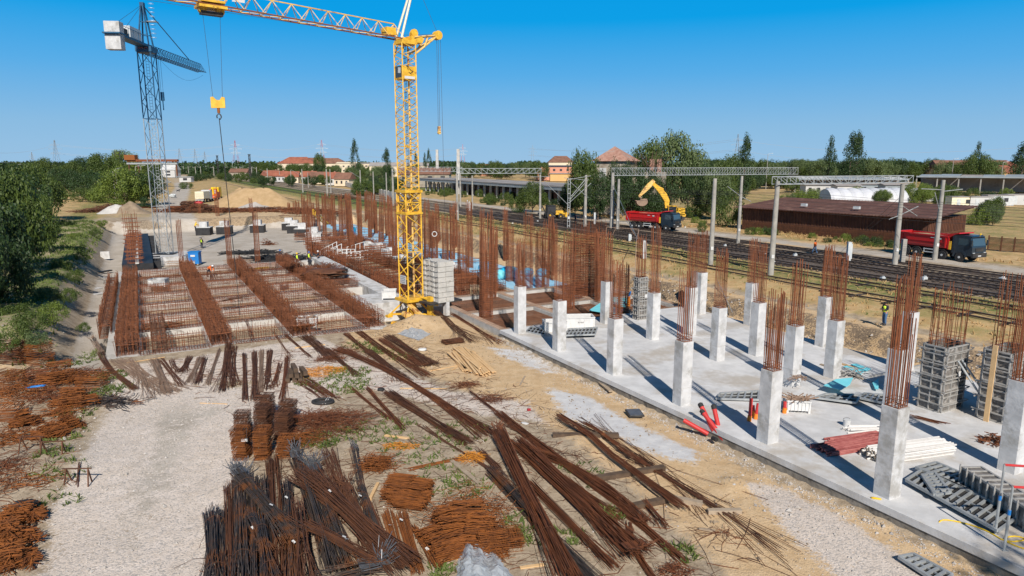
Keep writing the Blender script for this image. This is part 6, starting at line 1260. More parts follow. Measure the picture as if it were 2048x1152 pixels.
# ruined house
rp_ = at(1218, 431, 2.); t = thing('ruined_house', 'ruined house with broken pyramid brick roof and white window, among the big trees', 'house', rp_, R(-28))
hz_ = hgt(1218, 436, 322, 2.); W_ = 7.2
b = MB(); b.box((0, 3.6, hz_/2), (W_, W_, hz_)); b.box((6.5, 7, hz_*.4), (6, 5, hz_*.8)); b.build('wall', M['render'], t, local=True)
b = MB(); e = .6; tz = hgt(1218, 436, 290, 2.); b.add([(-W_/2-e, -e, hz_), (W_/2+e, -e, hz_), (W_/2+e, W_+e, hz_), (-W_/2-e, W_+e, hz_), (-.3, 3.4, tz)], [(0, 1, 4), (1, 2, 4), (2, 3, 4), (3, 0, 4), (3, 2, 1, 0)]); b.build('roof', M['brick'], t, local=True)
for x, z, m__, w_, h_ in ((-1.6, .78, 'whitewall', 1.5, 2.2), (1.6, .82, 'window', 1.2, 1.8), (-1.6, .45, 'window', 1.3, 2.0), (1.6, .45, 'window', 1.2, 2.), (-1.6, .18, 'window', 1.3, 1.8)):
    b = MB(); b.box((x, -.03, hz_*z), (w_, .1, h_)); f_ = b.build('window', M[m__], t, local=True); b = MB(); b.bars([[(x, -.1, hz_*z-h_/2), (x, -.1, hz_*z+h_/2)], [(x-w_/2, -.1, hz_*z+.2), (x+w_/2, -.1, hz_*z+.2)]], .05, 4); b.build('window_bar', M['darkmetal'], f_, local=True)
for x in (7, 8.6): b = MB(); b.box((x, 7, hz_*.8+1.), (.8, .8, 3.4)); b.build('chimney', M['brick'], t, local=True)
b = MB(); r_ = np.random.default_rng(4)
for k in range(26): a = A3(r_.uniform(3.5, 10), r_.uniform(3, 7), hz_*.9); b.bar(a, a+A3(r_.normal(0, 1.2), r_.normal(0, .8), r_.uniform(1, 3.4)), .06, 4)
b.build('broken_rafters', M['wooddark'], t, local=True)
# brown shed
s0, s1 = at(1484, 459, 2.), at(1852, 492, 2.); sd_ = s1-s0; sl = np.linalg.norm(sd_); sd_ /= sl; sn = np.cross(Z3, sd_); sn = sn if sn[1] > 0 else -sn; sh = 3.7; dp_ = 12
t = thing('brown_shed', 'long low shed with brown corrugated roof and rusty fence walls', 'shed', s0)
an3 = math.atan2(sd_[1], sd_[0]); b = MB(); b.box((s0+s1)/2+sn*dp_/2+Z3*sh/2, (sl, dp_, sh), an3); b.build('wall', M['shedwall'], t)
b = MB()
for k in range(int(sl/.5)):
    a = s0+sd_*(k*.5); b.box(a-sn*.04+Z3*(sh*.5), (.08, .06, sh*rng.uniform(.8, 1)), an3)
for k in range(int(dp_/.5)): a = s1+sn*k*.5+sd_*.05; b.box(a+Z3*sh*.5, (.06, .08, sh), an3)
for z in np.arange(.2, 1.6, .16): b.box((s0+s1)/2-sn*.09+Z3*z, (sl, .03, .09), an3); b.box(s1+sn*dp_/2+sd_*.08+Z3*z, (.03, dp_, .09), an3)
b.build('slats', M['rust_dark'], t)
b = MB(); A = [s0-sn*1.2-sd_*1+Z3*(sh+.1), s1-sn*1.2+sd_*1+Z3*(sh+.1), s1+sn*(dp_+1)+sd_*1+Z3*(sh+1.3), s0+sn*(dp_+1)-sd_*1+Z3*(sh+1.3)]; n = 64
tt = np.linspace(0, 1, n*2+1); up_ = np.where(np.arange(n*2+1) % 2, .05, 0.); lo_ = np.array([A[0]*(1-q)+A[1]*q+Z3*u_ for q, u_ in zip(tt, up_)]); hi_ = np.array([A[3]*(1-q)+A[2]*q+Z3*u_ for q, u_ in zip(tt, up_)])
v = np.concatenate([lo_, hi_, lo_-Z3*.12, hi_-Z3*.12]); N_ = n*2+1; k = np.arange(N_-1); b.add(v, np.concatenate([np.stack([k, k+1, N_+k+1, N_+k], 1), np.stack([2*N_+k+1, 2*N_+k, 3*N_+k, 3*N_+k+1], 1), np.stack([2*N_+k, 2*N_+k+1, k+1, k], 1), np.stack([N_+k, N_+k+1, 3*N_+k+1, 3*N_+k], 1)])); rf = b.build('roof', M['roofbrown'], t)
for k, f in ((0, .35), (1, .62)): b = MB(); b.box(A[0]*(1-f)+A[1]*f+sn*3+Z3*.75, (.9, .5, .4), an3); b.build('roof_vent', M['palegrey'], rf)
# rusty fence at the right
f0, f1 = at(1975, 500, 2.), at(2110, 512, 2.); fd_ = (f1-f0); fl = np.linalg.norm(fd_); fd_ /= fl; an4 = math.atan2(fd_[1], fd_[0])
t = thing('slat_fence', 'rusty brown slatted fence right of the nearer dump truck', 'fence', f0); b = MB()
for z in np.arange(.15, 1.75, .15): b.box((f0+f1)/2+Z3*z, (fl, .04, .10), an4)
b.build('slats', M['rust_dark'], t)
for k in range(6): b = MB(); b.box(f0+fd_*fl*k/5+Z3*.95, (.14, .14, 1.9), an4); b.build('post', M['rust_dark'], t)
# white tunnels
for i, (pxa, pya, pxb, pyb, w_, h_) in enumerate([(1657, 404, 1790, 402, 9, 3.6), (1745, 402, 1845, 400, 8, 3.4)]):
    a_ = at(pxa, pya, 2.); b2 = at(pxb, pyb, 2.); a_[1] = b2[1] = (a_[1]+b2[1])/2; L = np.linalg.norm(b2-a_); t = thing('membrane_tunnel', ['long white ribbed membrane tunnel behind the brown shed', 'second white membrane tunnel, shorter, at the right end of the first'][i], 'tent', a_)
    n = 7; b = MB(); secs = []
    for k in range(n*4+1):
        f = (k % 4)/4; r_ = 1+.11*math.sin(pi*f); x = a_[0]+L*k/(n*4); th = np.linspace(0, pi, 13); secs.append(np.stack([np.full(13, x)+0*th, a_[1]+w_/2*np.cos(th)*r_, 2+h_*np.sin(th)*r_], 1))
    b.loft([q for q in secs], cap=True); b.build('membrane', M['tunnel'], t, smooth=False)
    b = MB(); [b.rods([[q for q in secs[k*4]+np.array((0, 0, .05))]], .06, 4) for k in range(n+1)]; b.build('ribs', M['palegrey'], t)
# containers
for i, (px, py, w_, rz, m__) in enumerate([(1925, 416, 6, .05, 'cream'), (1962, 416, 6, .05, 'whitewall'), (2000, 412, 7, .0, 'palegrey'), (2040, 410, 7, .0, 'whitewall')]):
    p = at(px, py, 2.); t = thing('container', f'white office container with flat roof at the right edge, {ORD[i]} from the left', 'container', p, rz, group='office containers at the right edge')
    b = MB(); b.box((0, 1.2, 1.35), (w_, 2.5, 2.7)); b.build('shell', M[m__], t, local=True); b = MB(); b.box((0, 1.2, 2.8), (w_+.3, 2.8, .14)); b.build('roof', M['roofgrey'], t, local=True)
    b = MB(); b.box((-w_*.2, -.07, 1.2), (.95, .06, 2.1)); b.build('door', M['palegrey'], t, local=True); b = MB(); b.box((w_*.2, -.07, 1.6), (1.1, .06, 1.)); b.build('window', M['window'], t, local=True)
# canopies of the yard behind
def canopy(px0, py0, px1, py1, dep, h, label):
    a_ = at(px0, py0, 2.); b2 = at(px1, py1, 2.); d = b2-a_; L = np.linalg.norm(d); d /= L; n_ = np.cross(Z3, d); n_ = n_ if n_[1] > 0 else -n_; a5 = math.atan2(d[1], d[0]); t = thing('platform_canopy', label, 'canopy', a_)
    b = MB(); k = max(4, int(L/6))
    for i in range(k): b.box(a_+d*L*(i+.5)/k+n_*dep/2+Z3*(h+rng.uniform(-.1, .15)), (L/k*.97, dep, .12), a5, M['canopy' if rng.random() < .55 else 'roofgrey' if rng.random() < .5 else 'whitewall'], rx=.05)
    b.build('roof', None, t)
    b = MB(); b.box((a_+b2)/2+Z3*(h-.35), (L, .2, .5), a5); b.build('fascia', M['canopy'], t)
    for i in range(min(14, k+1)): b = MB(); b.box(a_+d*L*i/min(13, k)+n_*.6+Z3*h/2, (.4, .4, h), a5); b.build('post', M['pole'], t)
    b = MB(); b.box((a_+b2)/2+n_*(dep-.3)+Z3*h*.5, (L, .3, h*.8), a5); b.build('back_wall', M['roofgrey'], t)
canopy(1590, 385, 1815, 387, 12, 5.5, 'long metal platform canopy left of the right gantry pole'); canopy(1830, 386, 2100, 392, 14, 6.5, 'patchy metal platform canopy above the white containers'); canopy(1520, 376, 1640, 377, 9, 5., 'low distant canopy behind the meadow')
for i, (px, py, w_) in enumerate([(1690, 392, 8), (1745, 388, 14), (1630, 390, 9), (1790, 390, 10)]): house(px, py, w_, 5, 3.6, .5, M['canopy' if i % 2 else 'whitewall'], M['roofgrey'], f'small grey depot building under the platform canopy, {["second","third","first","fourth"][i]} from the left', wins=3, name='depot_building', cat='building')
house(1905, 335, 24, 14, 8, 5, M['plaster'], M['tilebrown'], 'far house with brown roof just left of the right edge pole', D=420); house(1990, 336, 26, 14, 8, 5, M['ochre'], M['tile'], 'far ochre house with red roof right of the round tree', D=420, hip=True); house(2025, 338, 20, 12, 6, 4, M['ochre'], M['tile'], 'small far ochre house at the right edge', D=380); house(1875, 336, 18, 12, 8, 3.5, M['whitewall'], M['roofgrey'], 'far white house with grey roof above the canopies', D=450)
house(145, 341, 34, 16, 6, .5, M['whitewall'], M['roofgrey'], 'long low white building on the far left horizon', D=700, wins=10); house(342, 347, 11, 10, 6, 4, M['whitewall'], M['whitewall'], 'small white gabled house at the end of the pale road', D=560, wins=1); house(373, 356, 7, 4, 3, .2, M['whitewall'], M['whitewall'], 'tiny white cabin beside the pale road', D=420, wins=1)
house(800, 340, 50, 14, 9, 3, M['plaster'], M['roofgrey'], 'far grey-roofed hall behind the yellow mast', D=600); house(850, 345, 24, 12, 6, 3, M['render'], M['tilebrown'], 'old brown-roofed hall left of the nearer chimney', D=330, wins=4); house(985, 340, 22, 14, 8, 2.5, M['salmon'], M['tile'], 'far reddish hall behind the colonnade trees', D=640)
house(480, 340, 14, 10, 4, 3, M['render'], M['tilebrown'], 'far dark red roof beside the red and white pylon', D=560)
# gantry crane of the goods yard on the left
ga = atd(250, 330, 330); ga[2] = 2; t = thing('goods_yard_crane', 'rusty orange portal crane beam behind the left thicket', 'portal crane', ga)
L_ = lambda px, py: atd(px, py, 330); b = MB(); p0, p1 = L_(255, 321), L_(356, 321); b.box((p0+p1)/2, (np.linalg.norm(p1-p0), 1.6, 1.1), 0); b.build('beam', M['rust_cage'], t); b = MB(); c_ = L_(262, 315); b.box(c_, (5, 3, 2.4)); b.build('cabin', M['rust_orange'], t)
b = MB(); b.bars([[L_(258, 322), L_(256, 322)-Z3*7], [L_(275, 322), L_(277, 322)-Z3*7], [L_(352, 322), L_(352, 322)-Z3*7]], .4, 4); b.build('leg', M['rust_dark'], t)
b = MB(); c_ = L_(262, 329); b.box(L_(305, 327), (24, 1.5, .8)); b.build('lower_truss', M['galv'], t)
# pylons, masts, wires
def pylon(px, ty, D, label, w=6., red=False, h=None, group='high-voltage pylons on the horizon'):
    p = atd(px, 345, D); p[2] = 2; lo, hi = 1, 200
    for _ in range(40):
        m_ = (lo+hi)/2
        if proj((p[0], p[1], 2+m_))[1] > ty: lo = m_
        else: hi = m_
    h = lo; t = thing('power_pylon', label, 'pylon', p, group=group); n = 9; lv = [(h*i/n, w/2*(1-i/n)**1.3+.3) for i in range(n+1)]
    for i in range(n):
        b = MB(); (z0, a), (z1, c) = lv[i], lv[i+1]; r_ = .05+D*.00008
        for s1, s2 in ((1, 1), (1, -1), (-1, -1), (-1, 1)): b.bar(p+A3(s1*a, s2*a, z0), p+A3(s1*c, s2*c, z1), r_, 4); b.bar(p+A3(s1*a, s2*a, z0), p+A3(-s2*c if False else s2*c*s1*s2, -s1*c*s1*s2 if False else -s2*c, z1), r_*.7, 3)
        b.build('mast_section', M['hvred' if (red and (n-1-i) % 4 < 2) else ('white' if red else 'hvgrey')], t)
    b = MB()
    for k, (f, aw) in enumerate([(.62, .7), (.74, .9), (.86, .6)]): b.bars([[p+A3(-w*aw, 0, h*f), p+A3(w*aw, 0, h*f)], [p+A3(-w*aw, 0, h*f), p+A3(0, 0, h*(f+.05))], [p+A3(w*aw, 0, h*f), p+A3(0, 0, h*(f+.05))]], .05+D*.00007, 4)
    b.build('cross_arm', M['hvgrey'] if not red else M['white'], t); return p, h
PY = {}
for k, (px, ty, D, lb, w, red) in enumerate([(116, 280, 700, 'grey lattice power pylon tallest on the left horizon', 8, 0), (68, 304, 1400, 'tiny far pylon at the far left', 8, 0), (474, 281, 800, 'red and white striped power pylon left of the far houses', 9, 1), (646, 280, 850, 'red and white striped power pylon behind the cream houses', 9, 1), (926, 289, 1100, 'red and white striped pylon behind the nearer chimney', 9, 1), (1065, 290, 900, 'thin grey pylon above the colonnade trees', 6, 0), (1472, 268, 620, 'tall grey lattice pylon beside the right poplar', 7, 0), (362, 297, 1100, 'small grey pylon right of the blue crane mast', 9, 0), (393, 298, 1150, 'small grey pylon left of the long sling', 9, 0), (412, 303, 1400, 'small pale pylon just left of the sling', 9, 0)]):
    PY[px] = pylon(px, ty, D, lb, w, red)
def hv(a, b_, lb, f=.74, w=6, n=2): (p, h), (q, h2) = PY[a], PY[b_]; wires('power_line', lb, [[p+A3(s*w, 0, h*f_), q+A3(s*w, 0, h2*f_)] for s in (-1, 1) for f_ in (.62, .86)], r=.09, mt='hvgrey', sag=6)
hv(116, 474, 'power line between the grey left pylon and the red and white one'); hv(474, 646, 'power line between the two red and white pylons'); hv(646, 926, 'power line from the houses to the chimney pylon'); hv(1065, 1472, 'power line from the thin pylon to the tall right pylon')
p, h = PY[1472]; q = atd(2150, 285, 500); wires('power_line', 'dark power line crossing the sky above the right poplars', [[p+Z3*h*.86, q], [p+Z3*h*.62, q-Z3*12]], r=.10, mt='hvgrey', sag=9)
p, h = PY[116]; q = atd(-60, 300, 600); wires('power_line', 'power line leaving the grey pylon to the left edge', [[p+Z3*h*.86, q], [p+Z3*h*.62, q-Z3*9]], r=.09, mt='hvgrey', sag=5)
fm = atd(243, 345, 380); fm[2] = 2; t = thing('floodlight_mast', 'lattice floodlight mast with square lamp frame behind the thicket', 'mast', fm); lo = (345-283)/1365*380+1; mast_mb(fm, 1.5, 2, 2+lo-4.5, A3(1, 0, 0), 1.6, .12, .08).build('mast', M['darkmetal'], t)
b = MB(); c_ = fm+Z3*(lo-2.5); b.bars([[c_+A3(x, 0, z), c_+A3(x2, 0, z2)] for x, z, x2, z2 in ((-2.8, -1.8, 2.8, -1.8), (-2.8, 1.8, 2.8, 1.8), (-2.8, -1.8, -2.8, 1.8), (2.8, -1.8, 2.8, 1.8), (0, -1.8, 0, 1.8), (-2.8, 0, 2.8, 0))], .16, 4); b.build('lamp_frame', M['darkmetal'], t)
for i, (px, ty, D) in enumerate([(201, 293, 380), (501, 297, 420), (437, 305, 500)]):
    p = atd(px, 350, D); p[2] = 2; t = thing('floodlight_mast', ['thin dark mast on a white stub above the thicket', 'dark lattice mast left of the far houses', 'thin dark mast behind the long sling'][i], 'mast', p); z_ = 2+(350-ty)/1365*D; mast_mb(p, .8, 2, z_, A3(1, 0, 0), 1.6, .12, .06).build('mast', M['darkmetal'], t); b = MB(); b.box((p[0], p[1], z_+.1), (1.6, .8, .3)); b.build('platform', M['darkmetal'], t)
for i, (px, by, ty) in enumerate([(232, 405, 341), (237, 400, 338), (40, 360, 329), (1904, 350, 318), (2004, 345, 325), (1534, 340, 308), (272, 350, 333), (283, 350, 332)]):
    p = at(px, by, 1.8) if by > 350 else atd(px, by, 300); p[2] = 1.8; z_ = 1.8; lo, hi = 1, 40
    for _ in range(40):
        m_ = (lo+hi)/2
        if proj((p[0], p[1], 1.8+m_))[1] > ty: lo = m_
        else: hi = m_
    t = thing('street_lamp', ['front street lamp on a concrete pole before the left thicket', 'rear street lamp of the pair before the left thicket', 'lamp pole at the far left trees', 'concrete lamp pole right of the canopies', 'far pole at the right edge houses', 'white far post above the horizon trees', 'far lamp left of the blue crane mast', 'second far lamp left of the blue crane mast'][i], 'street lamp', p)
    b = MB(); b.cyl(p, p+Z3*lo, .16, 8, None, .1); b.build('pole', M['pole'], t); b = MB(); b.bar(p+Z3*lo, p+A3(1.4, 0, lo+.3), .06, 5); b.box(p+A3(1.7, 0, lo+.3), (.8, .3, .16)); b.build('lamp_head', M['palegrey'], t)
for i, px in enumerate((665, 640, 712, 1192)):
    pass
# trees beside and behind the camera: they throw the leafy shade on the near right corner
tree(20.5, -3., 19.8, 8, 'broad', 2, 'B', 'broad tree right of the viewpoint shading the slab corner', z=0)
# ================================================================ steel lying in the foreground
def bundle(x0, y0, x1, y1, wpx, n, mt, label, h=.16, fan0=1.15, fan1=1.3, curve=0., r=.0105, lift=0., tags=0, spikes=None, K=7, jit=.5, name='rebar_bundle', z0=None, ties=2):
    a = at(x0, y0, 0); c = at(x1, y1, 0)
    for q in (a, c): q[2] = gz(q) if z0 is None else z0
    d = c-a; L = np.linalg.norm(d[:2]); d = A3(d[0], d[1], 0)/L; s = np.cross(Z3, d)
    ym = (y0+y1)/2; pm = at((x0+x1)/2, ym, 0); depth = pm[1]*cos(PITCH)+H*sin(PITCH); w = wpx*depth/F/max(.35, abs(s[0])); w = max(w, .06)
    t = thing(name, label, 'rebar bundle', (a+c)/2); P = []; n = int(n*1.2) if y0 > 670 else n; w *= 1.12; h *= 1.3
    ox = rng.uniform(-1, 1, n); oz = rng.random(n)**1.3; e0 = rng.normal(0, jit*.35, n); e1 = rng.normal(0, jit*.35, n); k0 = rng.normal(0, 1, n)*(fan0-1); k1 = rng.normal(0, 1, n)*(fan1-1); ph = rng.normal(0, .5, (n, 3))
    T = np.linspace(0, 1, K); zg = []
    for i in range(n):
        row = []
        tt = np.clip(T, 0, 1)*(1+(e1[i]-e0[i])/L)+e0[i]/L
        for j, q in enumerate(tt):
            f = 1+(k0[i])*max(0, 1-q*3)**1.5*.8+(k1[i])*max(0, q*3-2)**1.5*.8
            off = ox[i]*w/2*(.82+.18*abs(2*q-1))+w*.35*((k0[i])*max(0, 1-q*2.2)**1.5+(k1[i])*max(0, q*2.2-1.2)**1.5)*2.2+curve*4*q*(1-q)+.012*ph[i, 0]*math.sin(5*q+ph[i, 1]*3)
            p = a+d*q*L+s*off; z = float(ground(p[0], p[1])) if z0 is None else a[2]*(1-q)+c[2]*q
            row.append((p[0], p[1], max(z, 0 if z0 is None else z)+.02+r+lift+h*oz[i]*(1-(ox[i])**2)**.5*(1+.15*ph[i, 2])+.0*q))
        P.append(row)
    b = MB(); b.rods(P, r, 4); b.build('bars', M[mt], t)
    if ties:
        for q in np.linspace(.2, .8, ties):
            b = MB()
            p = a+d*q*L+s*curve*4*q*(1-q); z = gz(p) if z0 is None else a[2]*(1-q)+c[2]*q; th = np.linspace(0, pi, 9); b.rods([[p+s*cos(v)*(w/2+.02)+Z3*(max(z, 0)+lift+.02+(h+.04)*sin(v)) for v in th]], .006, 4); b.build('tie_wire', M['rust_dark'], t)
    for k in range(tags):
        q = rng.uniform(.1, .85); p = a+d*q*L+s*rng.uniform(-.3, .3)*w; z = gz(p)+lift+h+.03; b = MB(); an = rng.uniform(0, 3); b.box((p[0], p[1], z+.02), (.09, .13, .004), an, rx=.5); b.build('label_tag', M['white'], t)
    if spikes:
        e, m_, ln = spikes; p = (a if e == 0 else c)+Z3*(lift+h*.8); sg = -1 if e == 0 else 1; b = MB(); P = []
        for k in range(m_):
            an = math.atan2(d[1]*sg, d[0]*sg)+rng.normal(0, .75); l = ln*rng.uniform(.6, 1.2); up = rng.uniform(.1, .7); u_ = A3(cos(an), sin(an), 0)
            o = p-u_*.1+s*rng.uniform(-.4, .4)*w; P.append([o-d*sg*ln*.8, o, o+u_*l*.6+Z3*l*up*.35, o+u_*l+Z3*l*up])
        b.rods(P, r*1.15, 4); b.build('frayed_ends', M['steel_grey' if mt == 'steel' else mt], t)
    return t
D_, B_, O_, R_ = 'steel', 'rust_dark', 'rust_orange', 'rust'
BUN = [
 # the dark bars at the bottom left of the centre
 (430, 1026, 434, 1185, 36, 60, D_, 'outermost left bundle of dark bars with brownish top, at the gravel edge', dict(h=.28, tags=0)),
 (458, 979, 462, 1185, 16, 26, B_, 'thin brown bundle between the outermost and the widest dark bundle', dict(h=.3)),
 (482, 962, 488, 1190, 36, 70, D_, 'wide dark blue-black bundle running to the bottom edge', dict(h=.42, spikes=(0, 34, .55))),
 (508, 966, 517, 1190, 22, 40, D_, 'dark bundle right of the widest dark one', dict(h=.4, tags=1)),
 (531, 966, 540, 1190, 22, 40, D_, 'dark bundle with brown streaks next to the short brown stub', dict(h=.34)),
 (545, 922, 562, 1190, 28, 44, B_, 'bundle with rusty brown upper end standing above its neighbours', dict(h=.3)),
 (573, 972, 586, 1190, 22, 40, D_, 'dark bundle below the bristling grey ends', dict(h=.38, tags=2)),
 (594, 926, 668, 1150, 26, 50, D_, 'dark slanting bundle starting at the tallest dark tip', dict(h=.42, spikes=(0, 30, .6), lift=.1)),
 (598, 1024, 616, 1190, 30, 46, B_, 'brown-topped bundle in the middle of the dark heap', dict(h=.5, lift=.1)),
 (625, 950, 700, 1150, 28, 54, D_, 'dark slanting bundle under the bristling centre ends', dict(h=.4, spikes=(0, 46, .65), lift=.08)),
 (655, 906, 700, 1040, 28, 44, B_, 'rusty brown bundle pointing up at the top of the dark heap', dict(h=.3)),
 (708, 904, 738, 1050, 15, 26, D_, 'narrow dark bundle at the right top of the dark heap', dict(h=.3, spikes=(0, 10, .4))),
 (690, 985, 745, 1110, 24, 40, B_, 'dark brown bundle under the right bristling ends', dict(h=.35, spikes=(0, 40, .6), lift=.05)),
 (716, 980, 768, 1110, 22, 34, D_, 'dark bundle with a white tag beside the pale plank', dict(h=.3, tags=2)),
 (735, 1010, 785, 1125, 20, 30, B_, 'brown bundle at the right flank of the dark heap', dict(h=.22)),
 (476, 966, 592, 1105, 22, 46, D_, 'dark bundle lying diagonally over the left of the heap with spiky upper end', dict(h=.16, lift=.45, spikes=(0, 34, .5), fan1=1.5, tags=1)),
 (610, 968, 812, 1160, 36, 80, B_, 'broad brown-black bundle lying diagonally across the heap', dict(h=.22, lift=.42, tags=1, fan0=1.5)),
 (612, 1076, 750, 1150, 16, 30, B_, 'thin light brown bundle crossing low in the dark heap', dict(h=.12, lift=.5, tags=2)),
 (498, 1050, 535, 1130, 18, 26, D_, 'short dark bundle lying slanted over the wide ones', dict(h=.12, lift=.42)),
 (520, 1060, 545, 1190, 20, 30, D_, 'short dark bundle bulging at the bottom centre of the dark heap', dict(h=.16, lift=.42)),
 (640, 1180, 760, 1150, 18, 20, D_, 'dark bundle with spiky end at the bottom edge', dict(h=.3, spikes=(1, 40, .7), lift=.2)),
 (775, 1030, 803, 1132, 24, 50, O_, 'left of the two orange-brown tied bundles', dict(h=.26, fan0=1., fan1=1., jit=.1, tags=2)),
 (804, 1034, 836, 1150, 22, 50, O_, 'right of the two orange-brown tied bundles', dict(h=.28, fan0=1., fan1=1., jit=.1, tags=2)),
 (828, 1060, 876, 1138, 14, 24, O_, 'thin rusty bundle right of the two orange ones', dict(h=.16, jit=.2, tags=2)),
 # the long rusty bars right of the centre
 (996, 876, 1135, 1175, 30, 76, R_, 'long rusty bundle steepest of the crossing ones, lying on top', dict(h=.26, lift=.28, spikes=(0, 22, .4), jit=.4)),
 (1037, 893, 1275, 1120, 38, 90, R_, 'broadest long rusty bundle ending in a star of bar ends', dict(h=.3, lift=.1, spikes=(1, 60, .5))),
 (985, 946, 1190, 1180, 26, 60, D_, 'blackish bundle underneath the crossing rusty ones', dict(h=.26)),
 (1045, 900, 1288, 1052, 18, 40, R_, 'rusty bundle bowed upward to the right with hooked end', dict(h=.2, curve=.7, spikes=(1, 24, .35))),
 (996, 828, 1258, 1022, 18, 44, R_, 'long rusty bundle starting at the small wooden stake', dict(h=.16, curve=-.15)),
 (1240, 1018, 1362, 1124, 15, 30, R_, 'short rusty bundle at the lower right of the crossing ones', dict(h=.14)),
 (1062, 975, 1225, 1140, 16, 34, R_, 'rusty bundle in the dark gap of the crossing ones', dict(h=.2, lift=.05)),
 (1118, 842, 1365, 1028, 14, 34, R_, 'long rusty bundle lying on three dark timbers', dict(h=.12, lift=.22, spikes=None)),
 (1166, 855, 1290, 940, 8, 14, R_, 'thin rusty bundle parallel to the one on the timbers', dict(h=.08, lift=.2)),
 (1258, 1054, 1318, 1175, 13, 26, R_, 'narrow rusty bundle curving to the bottom edge', dict(h=.12, curve=-.2)),
 (1234, 903, 1560, 1110, 20, 15, B_, 'sparse long loose bars trailing to the lower right', dict(h=.05, lift=.05, fan0=2.2, fan1=2.4, curve=.3, jit=1.2, ties=0)),
 (1160, 842, 1440, 1020, 36, 12, B_, 'thin scattered bars beside the bundle on the timbers', dict(h=.05, fan0=2., fan1=2.2, jit=1., ties=0, curve=.2)),
 (940, 785, 1000, 832, 7, 14, R_, 'thin rusty bundle ending at the wooden stake', dict(h=.08)),
 (1290, 1010, 1330, 1060, 14, 16, R_, 'bent rusty bar ends at the pale timber end', dict(h=.2, jit=.2, fan1=1.8)),
 (960, 905, 1000, 945, 12, 20, B_, 'short rusty bundle behind the upper end of the crossing ones', dict(h=.12)),
 # middle field
 (735, 703, 806, 764, 14, 34, B_, 'dark brown bundle third left of the lumber pile', dict(h=.14, curve=.1, fan1=1.7)),
 (776, 673, 862, 732, 17, 44, B_, 'dark bundle nearest the crumpled film with frayed lower end', dict(h=.16, spikes=(1, 16, .7))),
 (763, 680, 843, 733, 13, 30, R_, 'rusty bundle alongside the dark one near the crumpled film', dict(h=.12)),
 (716, 664, 850, 754, 13, 34, R_, 'long rusty bundle running down from the foundation corner', dict(h=.12, curve=-.1, fan1=1.6)),
 (610, 673, 668, 720, 20, 44, B_, 'thick dark bundle before the white box', dict(h=.2, fan1=1.5)),
 (572, 672, 620, 714, 5, 12, B_, 'very thin bundle left of the thick one before the white box', dict(h=.05)),
 (546, 664, 580, 716, 6, 10, B_, 'loose thin bars above the three upright-looking bundles', dict(h=.04, fan1=2., ties=0)),
 (680, 700, 970, 872, 13, 42, R_, 'longest rusty bundle crossing the middle of the field', dict(h=.14, curve=.6, fan0=1.6, fan1=1.7, jit=1.4)),
 (776, 787, 936, 890, 18, 50, B_, 'thick brown bundle below the longest one', dict(h=.16)),
 (735, 778, 808, 862, 8, 22, R_, 'narrow rusty bundle left of the thick brown one', dict(h=.1)),
 (705, 780, 780, 842, 6, 14, R_, 'thin rusty bundle beside the weeds', dict(h=.06)),
 (840, 855, 1010, 960, 5, 9, B_, 'thin loose bars running to the yellow stirrups', dict(h=.04, fan0=2, fan1=2, ties=0, jit=1.)),
 (870, 626, 944, 688, 14, 44, B_, 'dark bundle coming from the crane base fanning at its lower end', dict(h=.18, fan0=1., fan1=2.4, lift=.1)),
 (904, 628, 1000, 688, 8, 22, R_, 'reddish bundle right of the dark one from the crane base', dict(h=.08, fan1=2.2, jit=1.)),
 (607, 762, 664, 800, 26, 30, R_, 'rusty short bars under the yellow netting heap', dict(h=.14)),
 (1100, 700, 1100.5, 701, 1, 2, R_, '', None),
 (655, 700, 712, 752, 9, 26, B_, 'brown bundle left of the long rusty one, near the weeds', dict(h=.1, fan1=1.6)),
 (860, 790, 985, 868, 10, 26, B_, 'brown bundle right of the longest one, pointing at the stake', dict(h=.1, fan1=1.8, jit=.9)),
 (690, 668, 745, 712, 8, 22, R_, 'short rusty bundle just below the foundation corner', dict(h=.1, fan1=1.6)),
 (1010, 850, 1100, 905, 9, 20, B_, 'dark loose bundle right of the small wooden stake', dict(h=.08, fan0=1.6, fan1=1.6)),
 (1130, 960, 1240, 1040, 12, 24, R_, 'rusty bundle between the bowed one and the timbers', dict(h=.1, fan0=1.5, fan1=1.5)),
 (1080, 1060, 1180, 1180, 14, 30, B_, 'dark rusty bundle low between the two crossing ones', dict(h=.16)),
 # bars leaning on the near lip of the foundation
 (201, 707, 270, 781, 8, 30, B_, 'dark curved bundle outermost left before the foundation', dict(h=.14, curve=-.3)),
 (183, 676, 203, 708, 10, 24, 'rust_grey', 'short thick bundle lying on the path at the left', dict(h=.2, jit=.1, fan0=1.2)),
 (238, 722, 330, 790, 26, 46, 'rust_grey', 'fan of pale grey-brown bars left before the foundation', dict(h=.08, fan1=1.8, ties=0, jit=1.2)),
 (262, 722, 300, 775, 14, 18, 'rust_grey', 'pale loose bars inside the left fan', dict(h=.1, fan1=1.8, ties=0)),
 (306, 722, 337, 787, 14, 40, 'rust_grey', 'brown bundle left of centre before the foundation', dict(h=.14, fan1=1.5)),
 (322, 722, 362, 774, 8, 20, B_, 'brown bundle crossing the one left of centre', dict(h=.1, lift=.05)),
 (379, 715, 364, 747, 11, 28, B_, 'short brown bundle before the foundation, second short one', dict(h=.12, fan1=1.6)),
 (342, 722, 352, 745, 10, 14, B_, 'shortest brown bundle before the foundation', dict(h=.1, fan1=1.6)),
 (401, 715, 379, 766, 9, 26, 'rust_grey', 'grey-brown bundle third from the left of the narrow ones', dict(h=.1, fan1=1.5)),
 (410, 718, 396, 768, 9, 26, B_, 'brown bundle touching the grey-brown one', dict(h=.1)),
 (439, 700, 415, 770, 6, 20, 'rust_grey', 'slim bundle leaning left, alone before the foundation', dict(h=.08)),
